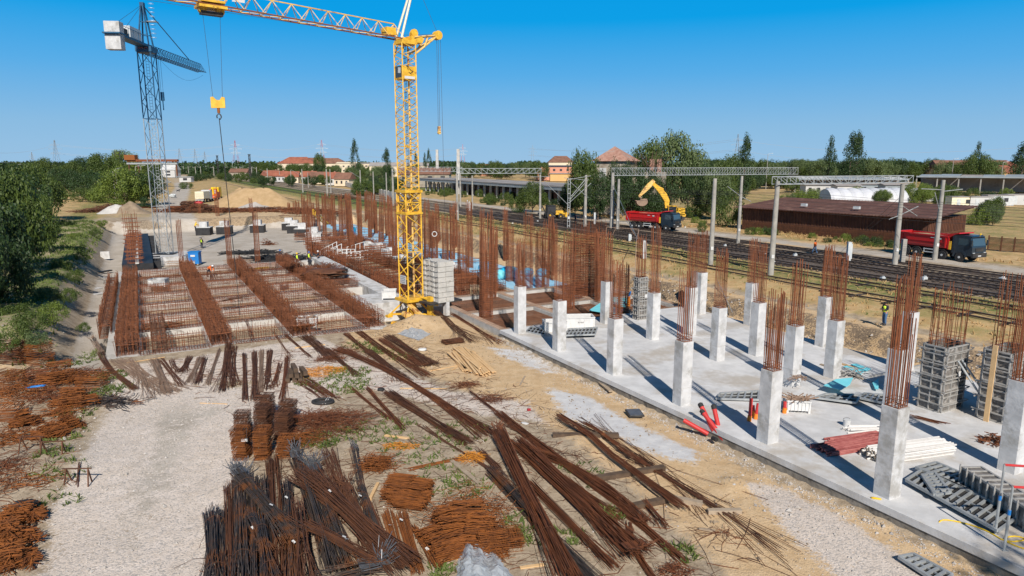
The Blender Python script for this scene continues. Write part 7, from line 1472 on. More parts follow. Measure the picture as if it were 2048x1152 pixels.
 (458, 688, 443, 784, 11, 40, B_, 'long brown bundle at the foundation corner, left of the pair', dict(h=.14, fan1=1.7)),
 (464, 695, 462, 774, 15, 44, B_, 'thick brown bundle at the foundation corner, right of the pair', dict(h=.16, fan1=1.5, fan0=1.3)),
 (489, 710, 491, 800, 8, 26, B_, 'slim upright-looking bundle, first right of the pair', dict(h=.12)),
 (509, 706, 510, 800, 10, 34, B_, 'upright-looking brown bundle, second right of the pair', dict(h=.14)),
 (523, 703, 521, 786, 8, 28, 'rust_grey', 'upright-looking pale bundle, third right of the pair', dict(h=.12)),
 (540, 703, 533, 780, 10, 32, B_, 'upright-looking bundle, fourth right of the pair', dict(h=.12, fan1=1.6)),
 (560, 728, 548, 775, 8, 20, R_, 'rusty bundle leaning beside the dark sleepers', dict(h=.1, fan1=1.8)),
 (575, 716, 566, 800, 9, 26, R_, 'rusty bundle passing under the dark sleepers', dict(h=.12)),
 (494, 650, 503, 684, 5, 14, B_, 'small bundle lying in the second front cell', dict(h=.1, z0=.35, ties=0)),
 (292, 660, 362, 655, 14, 44, R_, 'thick red-brown bundle lying across the first front cell', dict(h=.3, z0=.15, fan0=1.3, fan1=1.2)),
 (445, 626, 500, 616, 8, 24, B_, 'brown bundle lying over the second bay cages', dict(h=.18, z0=1.0, fan0=1.2)),
 (585, 668, 642, 656, 14, 50, 'rust_orange', 'bright orange flat bundle in front of the white box', dict(h=.12, z0=.35, fan0=1.4, fan1=1.3)),
 (625, 607, 652, 613, 6, 12, B_, 'short dark bundle lying in the third bay', dict(h=.1, z0=.9, ties=0)),
 (655, 553, 710, 557, 3, 8, R_, 'thin rusty bundle lying on the raised slab', dict(h=.06, z0=.32, ties=0)),
 (560, 445, 640, 450, 3, 10, R_, 'rusty bundle lying on the back edge of the pit', dict(h=.1, z0=1.5, ties=0)),
 (545, 411, 587, 414, 4, 16, R_, 'long red-brown beam bundle at the foot of the sand heap', dict(h=.8, z0=1.6, ties=0, jit=.3)),
 (160, 940, 155, 975, 3, 6, B_, 'bar stubs standing left of the gravel road', dict(h=.1, ties=0)),
]
for q in BUN:
    if q[8] is None: continue
    bundle(*q[:8], **q[8])
# stacks of bent stirrups
def stirrup_stack(px, py, w, d, h, mt, label, rz=0., gap=.028, jit=.02, z=None, lean=(0, 0), r=.0095, group=None, name='stirrup_stack', inner=True):
    p = at(px, py, 0); p[2] = gz(p) if z is None else z; b = MB(); P = []; n = int(h/gap)
    for k in range(n):
        a = rz+rng.normal(0, jit*1.2); o = A3(rng.normal(0, jit)+lean[0]*k/n, rng.normal(0, jit)+lean[1]*k/n, k*gap+.02); ww = w*rng.uniform(.93, 1.04)/2; dd = d*rng.uniform(.93, 1.04)/2
        ti = rng.normal(0, .012)
        P.append([o+A3((x*ww)*cos(a)-(y*dd)*sin(a), (x*ww)*sin(a)+(y*dd)*cos(a), ti*x) for x, y in ((-1, -1), (1, -1), (1, 1), (-1, 1), (-1, -1))])
        if not inner and k > n*.8: P += [[o+A3((x*ww)*cos(a)-(y*dd)*sin(a), (x*ww)*sin(a)+(y*dd)*cos(a), .02) for x, y in ((e_, -1.), (e_, -.5), (e_, 0), (e_, .5), (e_, 1.))] for e_ in rng.uniform(-1, 1, 3)]
        for e_ in () if not inner else (rng.uniform(-.9, -.2), rng.uniform(-.2, .3), rng.uniform(.3, .9)): P.append([o+A3((x*ww)*cos(a)-(y*dd)*sin(a), (x*ww)*sin(a)+(y*dd)*cos(a), .0) for x, y in ((e_, -1.04), (e_, -.5), (e_+.03, 0), (e_, .5), (e_, 1.04))])
        if inner: y_ = rng.uniform(-.8, .8); P.append([o+A3((x*ww)*cos(a)-(y*dd)*sin(a), (x*ww)*sin(a)+(y*dd)*cos(a), .0) for x, y in ((-1.04, y_), (-.5, y_), (0, y_+.03), (.5, y_), (1.04, y_))])
    b.rods(P, r, 4); return tag(b.build(name, M[mt], loc=p, local=True), label, 'stirrup stack', group)
def barpile(px, py, L, d, h, mt, label, rz=0., jr=.07, subs=None, hook=True, r=.0085, n=None, taper=.5, z=None, name='stirrup_pile'):
    """short bent bars stacked like logs: bars along the local x axis"""
    p = at(px, py, 0); p[2] = gz(p) if z is None else z; b = MB(); P = []; n = n or int(d*h/(.0011)); n = min(n, 1000)
    SB = subs or [(0, 0, L, d, h, 0)]
    for k in range(n):
        dx, dy, L, d, h, ra = SB[k % len(SB)]; y = rng.uniform(-.5, .5)*d; top = h*(1-abs(2*y/d)**2*taper); zz = rng.random()**.6*top+.02; e = rng.normal(0, .05*L); l = L*rng.uniform(.92, 1.06)/2; tl = rng.normal(0, .02)
        q = [(-l+e, y+rng.normal(0, .03), zz-tl), (l+e, y+rng.normal(0, .03), zz+tl)]
        if hook: q = [(q[0][0]+.05, q[0][1]+.06, q[0][2]-.07)]+q+[(q[1][0]-.05, q[1][1]+.06, q[1][2]-.07)]
        else: q = [q[0], q[0], q[1], q[1]]
        g_ = rz+ra+rng.normal(0, jr); c_, s_ = cos(rz+ra), sin(rz+ra); P.append([((x)*cos(g_)-(y_-y)*sin(g_)-y*s_+dx, (x)*sin(g_)+(y_-y)*cos(g_)+y*c_+dy, max(z_, .01)) for x, y_, z_ in q])
    b.rods(P, r, 4); return tag(b.build(name, M[mt], loc=p, local=True), label, 'stirrup pile')
def tangle(px, py, rx, ry, h, n, mt, label, L=.7, r=.0085, group=None, name='wire_tangle', z=None, cat='steel scrap', bend=.5):
    p = at(px, py, 0); p[2] = gz(p) if z is None else z; b = MB(); P = []
    for k in range(n):
        a = rng.uniform(0, 6.28); q = rng.random()**.6; x, y = q*rx*cos(a), q*ry*sin(a); zz = rng.random()*h*(1-q*q)+.02; t = rng.uniform(0, 6.28); row = []
        o = A3(x, y, zz)
        for j in range(4): row.append(o*1.); l = L*rng.uniform(.15, .5); t += rng.normal(0, bend); o = o+A3(cos(t)*l, sin(t)*l, rng.normal(0, .10*h+.01)); o[2] = min(max(o[2], .01), h*1.1+.05)
        P.append(row)
    b.rods(P, r, 4); return tag(b.build(name, M[mt], loc=p, local=True), label, cat, group)
SS = [(486, 913, .62, .8, 1.35, O_, 'front left tower of stacked stirrups with a small sign box'), (526, 913, .62, .8, 1.4, O_, 'front middle tower of stacked stirrups'), (568, 911, .62, .7, .95, O_, 'front right low tower of stacked stirrups'),
      (490, 876, .64, .7, 1.35, 'rust_dark', 'second row left tower of stacked stirrups'), (528, 872, .66, .7, 1.6, 'rust_dark', 'second row middle tower of stacked stirrups'), (566, 874, .66, .7, 1.35, 'rust_dark', 'second row right tower of stacked stirrups'), (534, 836, .8, .7, 1.3, 'rust_dark', 'rearmost tower of stacked stirrups before the bundles'), (576, 842, .75, .7, 1.1, 'rust_dark', 'rear right tower of stacked stirrups')]
for i, s in enumerate(SS): stirrup_stack(*s, rz=rng.normal(0, .1), jit=.025, lean=(.12*(i % 3-1), .12))
b = MB(); p = at(489, 880, .9); b.box((0, 0, 0), (.32, .05, .18), .1, M['black']); b.box((0, -.03, 0), (.26, .01, .12), .1, M['white']); b.bars([[(x, -.04, -.04), (x+.05, -.04, .04)] for x in (-.1, -.02, .06)], .012, 4, M['black']); b.bars([[(-.1, 0, .09), (-.05, .2, .5)], [(.1, 0, .09), (.05, .2, .5)]], .01, 4, M['black'])
tag(b.build('sign_box', None, loc=p, local=True), 'small black box sign with white face hung on the stirrup tower', 'sign')
barpile(812, 1000, 1.35, 2.2, .75, O_, 'large block of stacked orange-brown bars with flush ends, left of the big heap', rz=R(-14), taper=.3, n=1000, subs=[(-.35, .5, 1.0, 1.6, .7, .1), (.15, .2, 1.25, 1.8, .62, -.05), (.3, -.35, 1.2, 1.1, .5, .03)])
stirrup_stack(752, 935, .95, .8, .5, O_, 'rounded pile of orange stirrups behind the block of stacked bars', jit=.12)
tangle(753, 935, .55, .5, .6, 170, O_, 'loose orange stirrups thrown on the rounded pile', L=.8, bend=1.2)
barpile(925, 1090, 2.1, 2.6, 1.05, O_, 'biggest heap of orange-brown stirrups in the foreground', rz=R(12), taper=.6, jr=.16, n=1350, r=.0105, subs=[(-.75, -.2, 1.0, 2.0, .8, .35), (-.35, .25, 1.1, 1.9, 1.35, .1), (.15, .4, 1.1, 1.7, 1.5, -.1), (.6, .0, .9, 1.5, 1.2, -.3)])
stirrup_stack(985, 1098, .95, 1.0, .95, O_, 'leaning stirrup stack forming the right flank of the biggest heap', rz=.25, jit=.03, lean=(-.1, .1)); stirrup_stack(1020, 1085, .8, .8, .5, O_, 'low stirrup stack at the right end of the biggest heap', rz=.2, jit=.05)
tangle(935, 1035, 1.5, .8, 1.15, 260, O_, 'loose bent bars lying on top of the biggest heap', L=1., bend=1.1)
tangle(650, 850, 2.2, 1.6, .5, 620, R_, 'wide rusty tangle of thin bent bars right of the stirrup towers', L=1.2); tangle(605, 885, .9, .9, .45, 200, O_, 'orange tangle between the stirrup towers and the wide tangle', L=.8, bend=1.)
tangle(655, 742, 1.5, .7, .22, 260, 'rust_yellow', 'bright yellow-orange heap of thin stirrups among weeds', L=.4, bend=1.3); tangle(626, 752, 1.1, .5, .14, 120, 'rust_yellow', 'thinner yellow-orange stirrups left of the bright heap', L=.4, bend=1.3)
tangle(800, 896, .8, .35, .16, 150, 'rust_yellow', 'yellow-orange stirrup strip beside the scrap planks', L=.3, bend=1.3); tangle(944, 919, .62, .35, .28, 170, 'rust_yellow', 'round yellow-orange stirrup heap at the end of a straight bundle', L=.35, bend=1.3)
bundle(822, 940, 928, 918, 5, 14, 'rust_orange', 'straight orange bundle ending at the round yellow-orange heap', h=.05, jit=.3)
tangle(930, 770, .8, .5, .22, 110, R_, 'rust-red wire tangle at the sand edge, upper one', L=.6); tangle(985, 797, .9, .55, .2, 110, R_, 'rust-red wire tangle at the sand edge, lower one', L=.7)
tangle(1350, 1146, .55, .4, .25, 160, R_, 'small rusty scrap heap at the bottom edge', L=.3, bend=1.2); tangle(685, 703, 1.3, .6, .2, 120, R_, 'rusty scrap at the foot of the third rebar beam', L=1.); tangle(660, 720, 1., .6, .3, 160, R_, 'rusty loose ends below the thick dark bundle', L=.6)
barpile(905, 686, 1.4, .9, .28, B_, 'short dark pile beside the fanned bundle on the sand', rz=.5); tangle(1445, 1075, .5, .4, .08, 24, R_, 'few bent wires on the sand near the gravel', L=.7); tangle(1100, 905, 2., 1.6, .12, 60, B_, 'thin scattered wires round the first timber', L=1.6, bend=.3); tangle(850, 800, 3., 2., .05, 40, B_, 'stray thin bars in the middle of the field', L=2.2, bend=.12); tangle(1400, 1060, 1.6, 2.2, .05, 16, B_, 'stray thin bars on the sand at the lower right', L=2.6, bend=.15); tangle(640, 930, 2.2, .8, .05, 30, B_, 'stray thin bars above the dark heap', L=1.6, bend=.2)
# the rusty heaps at the left edge
LH = [(75, 728, 1.6, 1.2, .95, O_, 'box-shaped stack of long stirrups near the green bank'), (25, 732, 1.9, 1.3, .9, R_, 'reddish stirrup stack at the left edge beside the box-shaped one'), (85, 765, 1.5, 1.1, .6, R_, 'collapsed stirrup stack below the box-shaped one'), (20, 790, 1.4, 1.1, .8, O_, 'big stirrup stack at the left edge, upper middle'), (185, 778, 1.4, .9, .55, O_, 'low open stirrup stack at the right end of the left heap'), (15, 840, 1.3, 1., .5, O_, 'dark orange stirrup stack at the left edge, middle')]
for i, s in enumerate(LH): stirrup_stack(*s[:4], s[4]*1.5, *s[5:], rz=.25*(i % 3-1), gap=.05, jit=.06, r=.015, inner=False)
BP = [(125, 775, 2.0, 1.5, .85, O_, 'slanting sheaf of orange bars in the middle of the left heap', .7), (150, 815, 1.9, 1.1, .55, O_, 'long low pile of bars right of the middle sheaf', .25), (50, 852, 1.0, 1.0, .45, O_, 'fuzzy pile of bars at the left edge above the black bag', .9), (100, 872, 1.2, 1.1, .4, O_, 'brush-like pile of bars with pale sticks in front', 1.0), (138, 855, .8, 1.1, .4, O_, 'small brush-like pile at the right front of the left heap', 1.1), (20, 1090, 1.3, 1.5, .5, O_, 'pile of bars at the lower left edge', .8), (25, 1130, 1.3, 1.2, .4, O_, 'pile of bars at the bottom left corner', .5), (40, 1045, 1.5, .9, .35, O_, 'pile of bars just below the black bag', .2)]
for s in BP: barpile(*s[:7], rz=s[7], n=300, r=.0135, jr=.35 if s[1] < 900 else .85, subs=[(0, 0, s[2]*.6, s[3], s[4]*1.8, 0), (s[2]*.3, .1, s[2]*.55, s[3]*.8, s[4], .5), (-s[2]*.3, -.1, s[2]*.6, s[3]*.7, s[4]*.8, -.5)])
TG = [(122, 830, .7, .5, .4, 150, O_, 'round coil-like tangle in the left heap'), (40, 800, 1.6, 1.4, .7, 320, O_, 'big tangle of bent bars at the left edge'), (110, 800, 1.6, 1.2, .5, 300, R_, 'rusty tangle under the middle sheaf'), (170, 755, 1.4, 1.0, .5, 220, R_, 'tangle of loose bars rising toward the weeds'), (30, 875, 1.3, .9, .4, 200, O_, 'tangle at the left edge left of the brush-like piles'), (45, 970, 1.9, .7, .25, 110, O_, 'flat rusty scatter above the black bag'), (10, 940, 1.1, .8, .25, 120, R_, 'rusty scatter at the left edge'), (60, 760, 1.5, .8, .5, 180, R_, 'tangle between the stirrup stacks')]
for s in TG: tangle(*s[:4], s[4]*.9, int(s[5]*.6), *s[6:], L=1.0, bend=.9, r=.013)
tangle(222, 808, 1.2, .55, .45, 90, 'steel', 'grey tangle of stiff bars at the gravel corner', L=1.3, bend=.6, r=.020)
tangle(60, 545, 3.5, 1.5, .4, 200, R_, 'rusty scrap in the shady gully left of the green bank', L=1.5, z=.9); tangle(75, 575, 3., 1., .5, 260, O_, 'orange-brown scrap band in the shady gully', L=1.2, z=.8)
for i, (px, py, a, d_, h, m_) in enumerate([(355, 437, 3.2, 2.5, 1.6, 'rust'), (378, 433, 3., 2.5, 2.4, 'rust_dark'), (400, 436, 3.2, 2.5, 2.0, 'rust'), (422, 437, 3., 2.5, 1.7, 'rust_dark'), (445, 438, 3.2, 2.2, 1.2, 'rust')]):
    stirrup_stack(px, py, a, d_, h, m_, f'heavy rusty stirrup stack on the ground behind the pit, {ORD[i]} from the left', gap=.12, jit=.2, z=1.5, r=.05, group='rusty stacks behind the pit')
for i, (px, py, rx, h) in enumerate([(350, 436, 5, 1.), (420, 437, 8, 1.), (475, 436, 7, 1.), (530, 432, 8, .8), (590, 436, 8, 1.), (225, 430, 4, 1.2), (290, 427, 3, .5), (190, 436, 5, .8), (630, 440, 6, 1.4), (690, 410, 5, 2.)]):
    tangle(px, py, rx, 1.6, h, 220, ['rust', 'rust_dark'][i % 2], f'far rusty heap of bars behind the pit, {ORD[sorted([350,420,475,530,590,225,290,190,630,690]).index(px)]} from the left', L=3., z=1.5, r=.05, group='far rusty heaps behind the pit')
lump('dark_heap', 'round dark brown heap of stirrups on the third bay cages', 'stirrup pile', at(652, 553, .5), 4.2, 2.6, .9, M['rust_dark'], seed=12, rough=.3)
tangle(652, 550, 1.9, 1.2, 1.0, 260, R_, 'loose rusty stirrups around the round dark heap', L=.8, z=.6, r=.02)
for i, (px, py, rx, ry, h, z) in enumerate([(600, 516, 4.5, 2.2, 1.3, -1.), (545, 505, 4, 1.2, .7, -1.), (500, 494, 3.4, .9, .4, -1), (505, 520, 2.8, 1., .5, -1.), (640, 512, 2.5, 1.5, 1., -1)]):
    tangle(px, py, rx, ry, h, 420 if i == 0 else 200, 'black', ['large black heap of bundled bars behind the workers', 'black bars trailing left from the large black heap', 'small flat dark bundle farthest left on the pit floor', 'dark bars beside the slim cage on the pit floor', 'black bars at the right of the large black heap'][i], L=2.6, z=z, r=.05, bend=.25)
tangle(535, 478, 1., .6, 1., 60, 'rust', 'small rusty heap near the black footings', L=1., z=-1., r=.04)
# white trestles
t = thing('trestle_frames', 'jumble of white steel trestles and ladders at the pit edge right of the workers', 'trestle', at(668, 515, -.5)); b = MB(); r_ = np.random.default_rng(8)
for k in range(9):
    o = at(640+k*9, 512+(k % 3)*4, -.6)+A3(0, 0, 0); a = r_.uniform(-.5, .6); u_ = A3(cos(a), sin(a)*.4, r_.uniform(-.1, .5)); w_ = A3(0, .3, r_.uniform(.6, 1.4)); P = [[o, o+u_*2.6], [o+w_, o+w_+u_*2.6]]+[[o+u_*q, o+w_+u_*q] for q in np.linspace(0, 2.6, 5)]; b = MB(); b.bars(P, .05, 4); b.build('trestle', M['white'], t)
# ================================================================ timber
def timber(x0, y0, x1, y1, w, h, mt, label, z=0., name='timber_beam', cat='timber', lift=0.):
    a = at(x0, y0, 0); c = at(x1, y1, 0); z = max(gz(a), gz(c))+lift if z == 0. else z; a[2] = c[2] = z+h/2; d = c-a; b = MB(); b.box(((a+c)/2)*0, (np.linalg.norm(d), w, h), math.atan2(d[1], d[0])); p = (a+c)/2; return tag(b.build(name, M[mt], loc=p, local=True), label, cat)
TB = [(1105, 879, 1237, 879, .26, .2, 'wooddark', 'uppermost dark timber under the long bundle'), (1192, 962, 1328, 940, .26, .2, 'wooddark', 'middle dark timber under the long bundle'), (1268, 1018, 1335, 1004, .26, .2, 'wooddark', 'lowest dark timber under the long bundle'), (1334, 1000, 1404, 1014, .24, .2, 'woodgrey', 'pale weathered timber at the lower end of the long bundle'), (1415, 1028, 1482, 1027, .22, .16, 'woodgrey', 'pale weathered timber lying alone on the sand'), (1398, 1060, 1430, 1064, .1, .06, 'woodgrey', 'small brown wood piece on the sand'), (868, 895, 960, 970, .2, .05, 'woodgrey', 'long pale board slanting beside the weeds'), (770, 874, 818, 880, .14, .06, 'wood', 'short pale plank above the yellow stirrup strip'), (800, 778, 895, 779, .06, .04, 'wood', 'thin pale lath in the middle of the field'), (978, 862, 1006, 857, .1, .06, 'woodgrey', 'small pale plank at the wooden stake'), (740, 1000, 756, 968, .12, .10, 'wood', 'pale plank sticking out of the dark heap'), (1043, 925, 1050, 921, .12, .05, 'woodgrey', 'small pale block on the rusty bars'), (1088, 985, 1106, 970, .07, .04, 'woodgrey', 'small pale slat lying on the rusty bars'), (1330, 1085, 1334, 1120, .08, .04, 'woodgrey', 'pale slat near the bottom edge'), (880, 1118, 935, 1112, .14, .04, 'wood', 'pale board beside the plastic film'), (1040, 1135, 1090, 1128, .12, .04, 'wood', 'pale board at the bottom edge'), (400, 806, 455, 808, .06, .03, 'wood', 'thin pale stick on the gravel'), (1040, 770, 1050, 752, .1, .04, 'woodgrey', 'small offcut on the sand by the slab'), (1200, 765, 1222, 783, .25, .08, 'woodgrey', 'grey board leaning at the slab edge'), (860, 742, 930, 728, .06, .04, 'wood', 'thin lath pointing at the lumber pile'), (905, 740, 930, 722, .10, .04, 'wood', 'pale plank crossing the lumber pile'), (590, 697, 650, 690, .14, .06, 'wood', 'pale plank left of the thick dark bundle'), (252, 728, 330, 716, .08, .04, 'wood', 'pale lath along the near lip of the foundation')]
for q in TB: timber(*q[:8])
t = thing('lumber_pile', 'pile of fresh yellow planks on the sand left of the slab', 'lumber', at(950, 730, 0))
for i, (x0, y0, x1, y1, n, k) in enumerate([(905, 706, 938, 746, 3, 3), (922, 700, 970, 752, 5, 3), (945, 706, 985, 748, 3, 2), (912, 700, 965, 745, 2, 4)]):
    a = at(x0, y0, 0); c = at(x1, y1, 0); d = c-a; L = np.linalg.norm(d); s = np.cross(Z3, d/L); b = MB()
    for j in range(n):
        for m_ in range(k): b.box((a+c)/2+s*(j-n/2)*.17+Z3*(.06+m_*.06)+d/L*rng.normal(0, .1), (L*rng.uniform(.85, 1.05), .15, .05), math.atan2(d[1], d[0])+rng.normal(0, .02))
    b.build('planks', M['wood'], t)
t = thing('sleeper_stack', 'stack of dark square timbers among the rusty bundles', 'timber', at(585, 760, 0)); 
for k, (x, y, z) in enumerate([(0, 0, 0), (.35, .1, 0), (.7, 0, 0), (.1, .1, .28), (.45, 0, .28), (.3, .2, .56), (.75, .5, .28)]):
    b = MB(); b.box(at(578, 760, 0)+A3(x, y, z+.15), (.26, 1.3, .26), .2+.05*k); b.build('sleeper', M['wooddark'], t)
# ================================================================ pipes, film, boxes, small things
PR = at(1415, 870, 0)
def pipe(px, py, z, d, L, r, mt, label, cap=True, name='drain_pipe', sock=True):
    p = at(px, py, z); d = np.array(d, float); d /= np.linalg.norm(d); t = thing(name, label, 'pipe', p); b = MB(); b.cyl(p, p+d*L, r, 18); b.build('tube', M[mt], t)
    if cap: b = MB(); b.cyl(p+d*(L-.02), p+d*(L+.16), r*1.18, 18); b.cyl(p+d*(L+.16), p+d*(L+.2), r*.7, 12); b.build('cap', M['black'], t)
    return t
pipe(1448, 880, .05, (-.42, .6, .55), 1.6, .11, 'pipered', 'red pipe with black cap lying lowest, leaning up-left on the slab edge')
pipe(1440, 868, .08, (-.18, .3, .9), 1.25, .11, 'pipered', 'red pipe with black cap standing nearly upright at the slab edge')
pipe(1428, 862, .3, (-.35, .6, .75), 1.3, .11, 'pipered', 'red pipe with black cap second from the left, leaning')
pipe(1416, 868, .06, (-.9, .45, .42), 1.3, .11, 'pipered', 'red pipe leaning far to the left, uncapped', cap=False)
pipe(1425, 876, .12, (.3, -.8, .06), .3, .10, 'black', 'black pipe fitting lying at the feet of the red pipes', cap=False)
for i, (px, py, h, a) in enumerate([(1498, 842, 1.15, .05), (1511, 838, .8, .1), (1505, 832, .55, 0), (1568, 826, .6, .02)]):
    p = at(px, py, .5); t = thing('riser_pipe', ['tallest red riser pipe with orange foot, left of the tall column', 'shorter red riser pipe with orange foot beside the tallest', 'thin red riser pipe between the two bigger ones', 'red riser pipe hidden right of the tall column'][i], 'pipe', p)
    b = MB(); b.cyl(p, p+A3(.03, 0, .28), .105, 16); b.build('foot', M['pipeorange'], t); b = MB(); b.cyl(p+A3(.03, 0, .26), p+A3(a, .03, h), .085, 16); b.build('tube', M['pipered'], t)
p = at(1257, 612, .3); t = thing('riser_pipe', 'orange pipe with dark blue cap on the cyan board', 'pipe', p); b = MB(); b.cyl(p, p+Z3*.9, .16, 14); b.build('tube', M['pipeorange'], t); b = MB(); b.cyl(p+Z3*.9, p+A3(.15, 0, 1.35), .08, 10); b.build('cap', M['bluebox'], t)
def film(name, pts, z, h, label, seed, lay=0):
    q = [at(x, y, z) for x, y in pts]; c = sum(q)/len(q); r_ = np.random.default_rng(seed); n = 26; b = MB(); V_ = []
    for i in range(n+1):
        for j in range(n+1):
            s, t_ = i/n, j/n; p = (q[0]*(1-s)+q[1]*s)*(1-t_)+(q[3]*(1-s)+q[2]*s)*t_; e = min(s, 1-s, t_, 1-t_)*4; e = min(e, 1)
            V_.append(p+A3(r_.normal(0, .03), r_.normal(0, .03), h*e*(.6+.3*math.sin(7*s+seed)*math.cos(6*t_)+.15*math.sin(17*s+9*t_))+abs(r_.normal(0, .02))*e+.03))
    k = (np.arange(n)[:, None]*(n+1)+np.arange(n)[None]).ravel(); b.add(V_, np.stack([k, k+n+1, k+n+2, k+1], 1)); return tag(b.build(name, M['plastic'], loc=q[0]), label, 'plastic film')
film('plastic_film', [(918, 1092), (958, 1070), (1040, 1172), (912, 1190)], 0, .5, 'large clear grey plastic film over a heap at the bottom edge', 3)
film('plastic_film', [(795, 668), (820, 655), (862, 668), (838, 682)], 0, .35, 'crumpled clear plastic film on the sand before the yellow crane', 5)
tangle(985, 1108, .6, .4, .5, 90, O_, 'orange stirrup ends showing behind the plastic film', L=.4, bend=1.1)
lump('rubbish_bag', 'shiny black rubbish bag beside the left heap', 'bag', at(50, 1022, 0), .85, .6, .42, M['black'], seed=5, rough=.25)

lump('sack', 'white and orange empty sack on the sand', 'sack', at(1050, 848, 0), .42, .22, .08, M['white'], rz=-.6, seed=2); lump('sack', 'white and red bag on the sand below the crumpled film', 'sack', at(845, 702, 0), .55, .4, .22, M['white'], seed=4); lump('rag', 'red rag on the sand right of the first timber', 'rag', at(1185, 906, 0), .35, .12, .06, M['pipered'], rz=-.5, seed=6); lump('rag', 'small red strap on the sand above the first timber', 'rag', at(1058, 820, 0), .2, .35, .05, M['pipered'], seed=7); lump('rag', 'bright blue strip of plastic in the left heap', 'plastic', at(72, 775, .6), .9, .22, .12, M['bluebox'], rz=.5, seed=8); lump('bag', 'black scrap bag among the middle weeds', 'bag', at(762, 782, 0), .4, .3, .2, M['black'], seed=9)
b = MB(); th = np.linspace(0, 2*pi, 25); b.rods([[(.55*cos(a), .34*sin(a), .09) for a in th]], .09, 8); b.rods([[(.42*cos(a), .24*sin(a), .17) for a in th]], .06, 6); b.bars([[(.1, -.42, .1), (.2, .3, .22)], [(.25, -.4, .1), (.3, .3, .22)]], .02, 4, M['white']); tag(b.build('hose_coil', M['black'], loc=at(646, 806, .0), local=True), 'black coiled hose with white straps above the wide rusty tangle', 'hose')
b = MB(); b.box((0, 0, .08), (.8, .95, .07), .1, rx=.04); b.box((0, 0, .13), (.68, .82, .03), .1, M['steel_grey'], rx=.04); tag(b.build('metal_tray', M['darkmetal'], loc=at(1269, 829, 0), local=True), 'dark square metal tray lying on the cement dust', 'tray')
def crate(px, py, z, w, d, h, rz, label, fill=None, group=None):
    p = at(px, py, z); t = thing('site_box', label, 'box', p, rz, group)
    b = MB()
    for s in (-1, 1): b.box((s*w/2, 0, h/2+.12), (.05, d, h)); b.box((0, s*d/2, h/2+.12), (w, .05, h))
    b.box((0, 0, .15), (w, d, .05)); b.build('walls', M['white'], t, local=True)
    b = MB()
    for s in (-1, 1):
        for q in np.linspace(-w/2, w/2, 7): b.box((q, s*(d/2+.04), h/2+.12), (.05, .04, h))
        for q in np.linspace(-d/2, d/2, 5): b.box((s*(w/2+.04), q, h/2+.12), (.04, .05, h))
        b.box((0, s*(d/2+.05), h+.12), (w+.1, .06, .08)); b.box((s*(w/2+.05), 0, h+.12), (.06, d+.1, .08))
    b.build('ribs', M['white'], t, local=True)
    for x in (-1, 1):
        for y in (-1, 1): b = MB(); b.box((x*w/2, y*d/2, .06), (.1, .1, .14)); b.build('foot', M['white'], t, local=True)
    if fill:
        b = MB(); P = []
        for k in range(fill): x, y = rng.uniform(-.4, .4)*w, rng.uniform(-.4, .4)*d; a = rng.uniform(0, 6.28); P.append([(x, y, h+.1), (x+cos(a)*.7, y+sin(a)*.4, h+.2+rng.normal(0, .08))])
        b.rods(P, .03, 4); b.build('contents', M['rust_grey'], t, local=True)
    return t
crate(1109, 664, .35, 1.6, 1.1, .75, .12, 'white ribbed steel box left of the second column, half behind it'); c_ = crate(1157, 655, .35, 2.2, 1.2, .8, .08, 'white ribbed steel box with small dark lettering between two columns')
b = MB(); b.bars([[(x, -.66, .52), (x+.07, -.66, .60)] for x in (-.15, -.03, .09, .2)], .02, 4); b.build('lettering', M['darkmetal'], c_, local=True)
crate(1592, 820, .5, 1.05, .85, .5, -.15, 'white steel box heaped with rusty clamps right of the tall column', fill=60); crate(779, 597, .35, 1.2, 1.1, .7, .1, 'white steel box on the raised slab left of the yellow mast'); crate(616, 655, .1, 1.4, 1.1, .7, .2, 'white box on the foundation behind the bright orange bundle', fill=20); crate(318, 573, .0, 1.6, 1.1, .7, .1, 'white box in the first bay at the back')
# slab clutter
def ladder_form(pts, z, label, rungs=9, mt='form', name='formwork_panel', h=.14, fill=True):
    q = [at(x, y, z) for x, y in pts]
    if np.linalg.norm(q[0]-q[1]) < np.linalg.norm(q[1]-q[2]): q = [q[1], q[2], q[3], q[0]]
    t = thing(name, label, 'formwork', q[0]); b = MB()
    b.bars([[q[0], q[1]], [q[3], q[2]]], .075, 4); b.bars([[q[0]*(1-k)+q[1]*k, q[3]*(1-k)+q[2]*k] for k in np.linspace(0, 1, rungs)], .06, 4); b.bars([[(q[0]+q[3])/2, (q[1]+q[2])/2]], .035, 4); b.build('frame', M['galv' if mt == 'form' else mt], t)
    if fill: b = MB(); b.add([p-Z3*.05 for p in q]+[p-Z3*.09 for p in q], [(3, 2, 1, 0), (4, 5, 6, 7)] if False else [(0, 1, 2, 3), (7, 6, 5, 4)]); b.build('sheet', M['darkmetal'], t)
    return t
ladder_form([(1812, 960), (1846, 938), (2040, 1030), (1996, 1062)], .72, 'light steel formwork panel with cross ribs, nearest on the slab at right', 14)
ladder_form([(1832, 935), (1872, 925), (2050, 1000), (2020, 1015)], .72, 'second light steel formwork panel behind the nearest', 14); ladder_form([(1844, 950), (1870, 946), (1900, 985), (1870, 990)], .82, 'short rib frame lying on the nearest formwork panel', 8, fill=False)
ladder_form([(1798, 1114), (1826, 1108), (1905, 1150), (1880, 1168)], .12, 'light steel formwork panel on the sand at the bottom edge', 7)
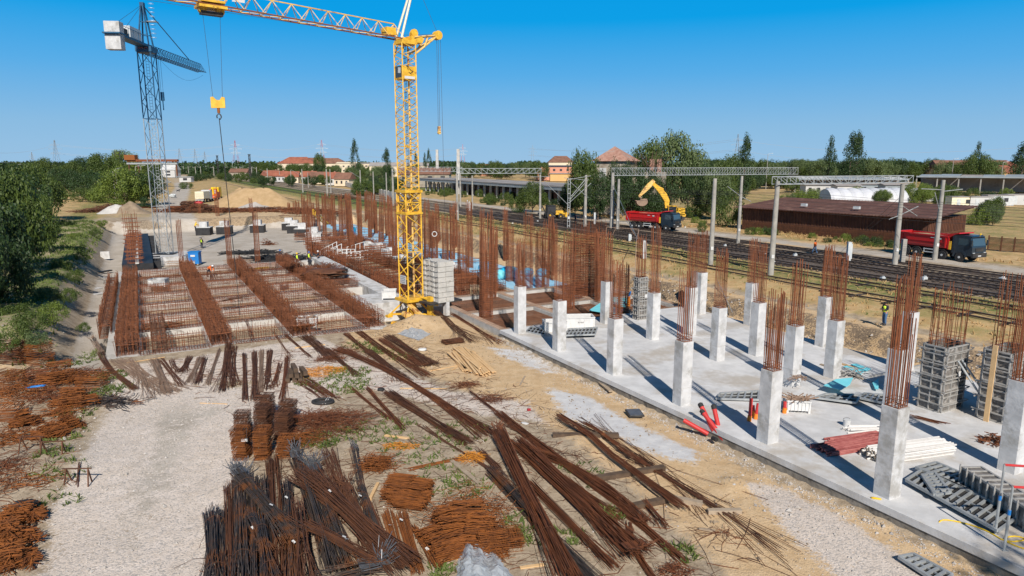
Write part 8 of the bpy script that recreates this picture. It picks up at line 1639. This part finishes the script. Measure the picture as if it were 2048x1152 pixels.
ladder_form([(1630, 795), (1650, 788), (1722, 790), (1712, 806)], .68, 'dark formwork frame lying below the cyan board', 5); ladder_form([(1715, 795), (1728, 787), (1770, 790), (1765, 806)], .66, 'dark formwork frame next to the tall column', 5); ladder_form([(1432, 797), (1440, 787), (1530, 782), (1530, 800)], .62, 'grey panel lying behind the tallest red riser pipe', 8)
ladder_form([(1128, 671), (1138, 658), (1195, 655), (1190, 669)], .75, 'dark ribbed panel under the white lettered box', 9); ladder_form([(1052, 663), (1062, 653), (1095, 660), (1088, 671)], .55, 'flat grey panel at the foot of the first column', 6)
t = thing('formwork_beam', 'long dark steel formwork box with clamps at the right edge of the slab', 'formwork', at(1990, 930, .5)); a = at(1925, 935, 1.3); c = at(2090, 1040, 1.3); d = c-a; L = np.linalg.norm(d); d /= L; s = np.cross(Z3, d); s = s if s[1] > 0 else -s
b = MB(); b.box((a+c)/2-Z3*.38+s*.35, (L, .7, .75), math.atan2(d[1], d[0])); b.build('box', M['ply'], t); b = MB()
for k in np.linspace(0, L, 12): b.bar(a+d*k-s*.05, a+d*k+s*.8, .05, 4); b.bar(a+d*k-s*.05, a+d*k-s*.05-Z3*.8, .045, 4); b.bar(a+d*k-s*.09+Z3*.15, a+d*k-s*.09-Z3*.3, .03, 4, M['form'])
b.bars([[a, c], [a+s*.75, c+s*.75]], .06, 4); b.build('ribs', M['form'], t)
def proppile(px, py, L, n, rows, mt, label, rz, r=.035, spread=0., z=.5, mt2=None):
    p = at(px, py, z); b = MB(); P = []
    for j in range(rows):
        for k in range(n-j//2): y = (k-n/2+.5*(j % 2))*r*2.15; a = rng.normal(0, spread); e = rng.normal(0, .12); P.append([(-L/2+e, y-L/2*math.tan(a), r+j*r*1.8), (L/2+e, y+L/2*math.tan(a), r+j*r*1.8)])
    b.rods([[A3(x*cos(rz)-y*sin(rz), x*sin(rz)+y*cos(rz), z_) for x, y, z_ in q] for q in P], r, 8)
    t = thing('prop_pile', label, 'steel props', p)
    if mt2:
        for q in P:
            for f in (0,): e = A3(*q[0]); e = A3(e[0]*cos(rz)-e[1]*sin(rz), e[0]*sin(rz)+e[1]*cos(rz), e[2]); b.box(e, (.02, .07, .07), rz, M[mt2])
    b.build('props', M[mt], t, local=True); return t
d = at(1915, 888, .5)-at(1720, 915, .5); proppile(1815, 908, 3.9, 13, 6, 'propwhite', 'neat pile of white perforated props behind the nearest column', math.atan2(d[1], d[0]), .042, .006, mt2='woodgrey')
proppile(1700, 893, 3.2, 15, 3, 'pink', 'faded red props piled left of the white ones', .35, .036, .03); proppile(1715, 878, 3., 9, 2, 'pink', 'spread faded red props behind the red pile', .30, .036, .06); proppile(1725, 860, 1.6, 6, 2, 'propwhite', 'few white props behind the faded red ones', .15, .04, .08)
bundle(1828, 855, 1880, 868, 10, 16, R_, 'small rusty bundle lying on the slab behind the props', h=.06, z0=.52, ties=0); tangle(1982, 905, .5, .45, .35, 90, R_, 'rusty clamp heap on the slab before the right column', L=.35, z=.5, bend=1.2, r=.02)
tangle(1706, 770, .35, .5, .7, 24, 'form', 'upright grey clamps beside the cyan board', L=.9, z=.5, r=.03, bend=.3); tangle(1595, 795, .5, .3, .1, 30, 'rust_grey', 'rusty clamps spilling over the white box rim', L=.4, z=1.12, r=.02)
p = at(1693, 852, .5); t = thing('bucket', 'white bucket standing on the slab by the prop piles', 'bucket', p); b = MB(); b.cyl(p, p+Z3*.34, .15, 18, None, .18); b.build('pail', M['white'], t); b = MB(); b.rods([[p+A3(.17*cos(a), .05, .33+.08*sin(a)) for a in np.linspace(0, pi, 9)]], .008, 4); b.build('handle', M['darkmetal'], t)
for i, q in enumerate([(1655, 735, 1715, 755), (1640, 745, 1725, 775), (1740, 770, 1850, 745), (1500, 655, 1520, 663)]): timber(*q, .16, .08, ['wood', 'woodgrey', 'form', 'wood'][i], ['wide pale plank beside the cyan boards', 'grey plank near the cyan boards', 'long grey beam behind the tall column', 'small plank heap at the slab back edge'][i], z=.5, name='plank')
# red guard rail and yellow hose at the right edge
t = thing('guard_rail', 'galvanised posts carrying dark red rails at the right picture edge', 'guard rail', at(1990, 1080, .5)); b = MB(); a = at(1990, 1068, .5); c = at(2008, 1100, .5)
for q, hgt_ in ((a, 2.55), (c, 2.25)):
    b = MB(); b.cyl(q, q+Z3*hgt_, .035, 10); b.cyl(q, q+Z3*1.3, .045, 10); b.box(q+Z3*.01, (.18, .18, .02)); b.build('post', M['galv'], t)
    b = MB(); b.cyl(q+Z3*(hgt_-.02), q+Z3*(hgt_-.1)+A3(1.4, .2, -.1), .045, 8); b.build('rail', M['pipered'], t); b = MB(); b.cyl(q+Z3*1.25, q+Z3*1.42, .05, 10); b.build('collar', M['bluebox'], t)
P = [at(1845, 1052, .02), at(1872, 1072, .05), at(1876, 1045, .5)+Z3*.05, at(1890, 1038, .53), at(1940, 1048, .53), at(1985, 1066, .53), at(2010, 1085, .53), at(2060, 1080, .53), at(2030, 1070, .53), at(2000, 1078, .53), at(2040, 1095, .53), at(2060, 1100, .53)]
b = MB(); Q = []; 
for k in range(len(P)-1):
    for f in (0, .33, .66): Q.append(P[k]*(1-f)+P[k+1]*f)
Q.append(P[-1]); Q = np.array(Q); S = Q.copy(); S[1:-1] = (Q[:-2]+Q[1:-1]*2+Q[2:])/4; S[2:-2] = (S[1:-3]+S[2:-2]*2+S[3:-1])/4; b.rods([S], .022, 6); tag(b.build('hose', M['helmetY'], loc=P[0]), 'yellow hose running over the slab edge at the lower right', 'hose')
lump('glove', 'yellow work glove scrap on the slab edge at the nearest column', 'glove', at(1752, 998, .5), .35, .12, .06, M['helmetY'], rz=-.4, seed=1)
# pit and path things
p = at(391, 529, -.9); t = thing('water_tank', 'bright blue square tank on the pit floor in front of the crane block', 'tank', p); b = MB(); b.box(p+Z3*.95, (1.35, 1.2, 1.6), .1); b.box(p+Z3*1.8, (1.5, 1.3, .12), .1); b.build('body', M['bluebox'], t); b = MB(); b.box(p+A3(0, -.64, 1.3), (.6, .03, .25), .1); b.box(p+A3(0, -.66, .3), (.5, .03, .35), .1); b.build('label_plate', M['white'], t); b = MB(); [b.box(p+A3(x, 0, .08), (.2, 1.2, .16), .1) for x in (-.5, 0, .5)]; b.build('pallet', M['woodgrey'], t)
p = at(216, 567, -.75); t = thing('wheelbarrow', 'grey wheelbarrow on the path at the left back corner of the foundation', 'wheelbarrow', p, .3); b = MB(); b.loft([[(-.25, -.2, .35), (.25, -.2, .35), (.25, .2, .35), (-.25, .2, .35)], [(-.5, -.35, .7), (.45, -.35, .7), (.45, .35, .7), (-.5, .35, .7)]]); b.build('tray', M['form'], t, local=True); wheel(t, .55, 0, .2, .1); b = MB(); b.bars([[(.55, s*.12, .2), (-1., s*.3, .6)] for s in (1, -1)]+[[(-.3, s*.25, .45), (-.4, s*.25, 0)] for s in (1, -1)], .025, 5); b.build('handle', M['darkmetal'], t, local=True)
for i, (px, py, z, a, w_, h_) in enumerate([(211, 518, -.75, .3, 1.2, 1.1), (181, 527, -.5, -.6, 2.5, .2), (203, 545, -.75, 1.3, 3., .15), (188, 590, -.7, 1.2, 2., .1), (183, 580, -.7, 1.3, 2.5, .1)]):
    b = MB(); b.box((0, 0, h_/2), (w_, .15 if i == 0 else .45, h_), a); tag(b.build('loose_panel', M['concrete' if i != 2 else 'darkmetal'], loc=at(px, py, z), local=True), ['upright grey board on the path left of the black wall', 'white boards lying at the foot of the green bank', 'dark grating lying on the path', 'pale slat on the path, nearer one', 'pale slat on the path, farther one'][i], 'panel')
timber(275, 527, 292, 540, .4, .2, 'concrete', 'long pale board leaning at the foot of the black wall', z=-.6, name='plank'); timber(500, 540, 537, 536, .5, .12, 'yellow', 'flat yellow beam lying on the foundation at the back', z=.05, name='steel_beam')
b = MB(); b.box((0, 0, .03), (3.2, 2.2, .05), .2); tag(b.build('steel_plate', M['darkmetal'], loc=at(613, 540, .02), local=True), 'dark flat sheet on the foundation near the workers', 'plate')
b = MB(); r_ = np.random.default_rng(3); P = [[A3(*r_.uniform(-.6, .6, 2), r_.uniform(0, .7)), A3(*r_.uniform(-.6, .6, 2), r_.uniform(0, .7))] for _ in range(26)]; b.rods(P, .05, 5); b.box((0, 0, .4), (.6, .4, .4)); tag(b.build('compactor', M['darkmetal'], loc=at(686, 546, .3), local=True), 'small dark machine on the raised slab near the cages', 'machine')
# sawhorses left of the gravel road
for i, (px, py) in enumerate([(65, 905), (108, 915), (158, 972)]):
    p = at(px, py, 0); b = MB(); b.bars([[(-.5, -.2, 0), (-.45, 0, .75)], [(-.4, .25, 0), (-.45, 0, .75)], [(.5, -.2, 0), (.45, 0, .75)], [(.4, .25, 0), (.45, 0, .75)], [(-.6, 0, .75), (.6, 0, .78)]], .03, 4)
    tag(b.build('sawhorse', M['rust_dark'], loc=p, local=True), ['rusty trestle stand left of its twin, below the left heap', 'rusty trestle stand right of its twin, below the left heap', 'thin rusty stakes standing at the gravel road edge'][i], 'trestle')
for i, (px, py) in enumerate([(20, 590), (30, 598), (8, 600)]): timber(px, py, px+25, py-4, .4, .08, 'woodgrey', ['pale boards at the left edge in the green', 'pale board pile right of its fellows at the left edge', 'pale board pile lowest at the left edge'][i], z=1.2, name='plank')
lump('tarpaulin', 'dark grey tarpaulin heap in the shady gully', 'tarpaulin', at(120, 505, .8), 5, 2.5, .8, M['darkmetal'], seed=3, rough=.3); lump('tarpaulin', 'pale crumpled sheet on the gully path', 'tarpaulin', at(112, 478, .8), 4, 1.8, .25, M['palegrey'], seed=4, rough=.3)
lump('gravel_sacks', 'pale sacks lying beside the mast foot of the distant crane', 'sacks', at(345, 395, 1.6), 2., 1.2, 1.2, M['palegrey'], seed=5, rough=.4)
for i, (px, by) in enumerate([(322, 395), (330, 380), (326, 368), (318, 361), (334, 372)]):
    tangle(px, by, 2.2, 1.5, 1.8, 60, 'galv', f'far heap of grey steel scrap behind the distant crane mast, {ORD[i]} of five', L=2., z=1.6, r=.08)
# conveyor in yellow behind the cages
q0, q1 = at(628, 458, -.2), at(640, 452, -.2); t = thing('conveyor', 'yellow lattice conveyor half hidden behind the left cages', 'machine', q0); b = MB(); b.bars([[q0+A3(0, 0, 4), q1+A3(1.8, 0, .6)], [q0+A3(0, 0, 3), q1+A3(1.2, 0, .2)]]+[[q0*(1-f)+q1*f+A3(1.8*f, 0, 4-3.4*f), q0*(1-f)+q1*f+A3(1.2*f, 0, 3-2.8*f)] for f in np.linspace(0, 1, 8)], .1, 4); b.build('boom', M['yellow'], t)
def heap(name, label, cat, p, rx, ry, h, mt):
    b = MB(); n = 32; m_ = 12; V_ = []
    for i in range(m_+1):
        for j in range(n):
            a = j*2*pi/n; q = i/m_; e = float(fbm(np.array(rx*q*cos(a)+p[0]), np.array(ry*q*sin(a)+p[1]), 1.8)); V_.append((rx*q*cos(a)*(1+.1*sin(3*a+p[0])), ry*q*sin(a), h*(1-q)**1.05*(1+.25*e)+.15*e*(1-q)-.1))
    f = [(i*n+j, (i+1)*n+j, (i+1)*n+(j+1) % n, i*n+(j+1) % n) for i in range(m_) for j in range(n)]; b.add(V_, f); return tag(b.build(name, M[mt], loc=p, local=True, smooth=True), label, cat)
# sand heap
sp = at(508, 412, 1.5); b = MB(); n = 40; m_ = 26; V_ = []
for i in range(m_+1):
    for j in range(n):
        a = j*2*pi/n; q = i/m_; rx, ry = 12.5, 7.; hh = 5.6*(1-q)**.95*(1+.06*math.sin(a*3+q*4))*(1 if q > .12 else .98)-.2; ridge = 3.2*abs(cos(a))*(1-q)
        V_.append((rx*q*cos(a)*1.+ridge*np.sign(cos(a)), ry*q*sin(a), min(hh, 4.9+.1*math.sin(a*5))+.12*float(fbm(np.array(rx*q*cos(a)), np.array(ry*q*sin(a)), 2.))))
f = [(i*n+j, (i+1)*n+j, (i+1)*n+(j+1) % n, i*n+(j+1) % n) for i in range(m_) for j in range(n)]; b.add(V_, f); b.build; tag(b.build('sand_heap', M['sand'], loc=sp, local=True, smooth=True), 'big tan sand heap beyond the pit right of the orange truck', 'sand heap')
sp = at(510, 417, 1.5); heap('gravel_heap', 'small pale gravel heap in front of the big sand heap', 'gravel heap', sp, 6, 3, 1.7, 'stone')
heap('debris_heap', 'pale rubble heap behind the black wall, beside the blue crane mast', 'rubble', at(232, 427, 1.4), 5, 3.5, 2.6, 'concrete_old'); heap('soil_heap', 'brown soil heap behind the black wall, right of the rubble', 'soil heap', at(262, 427, 1.4), 5.5, 3.5, 2.7, 'dirt')

heap('cement_heap', 'pale heap of cement on the sand near the slab', 'cement', at(1468, 976, 0), .6, .5, .3, 'concrete'); heap('cement_heap', 'small pale cement heap by the slab edge', 'cement', at(1788, 1032, 0), .3, .28, .16, 'concrete')
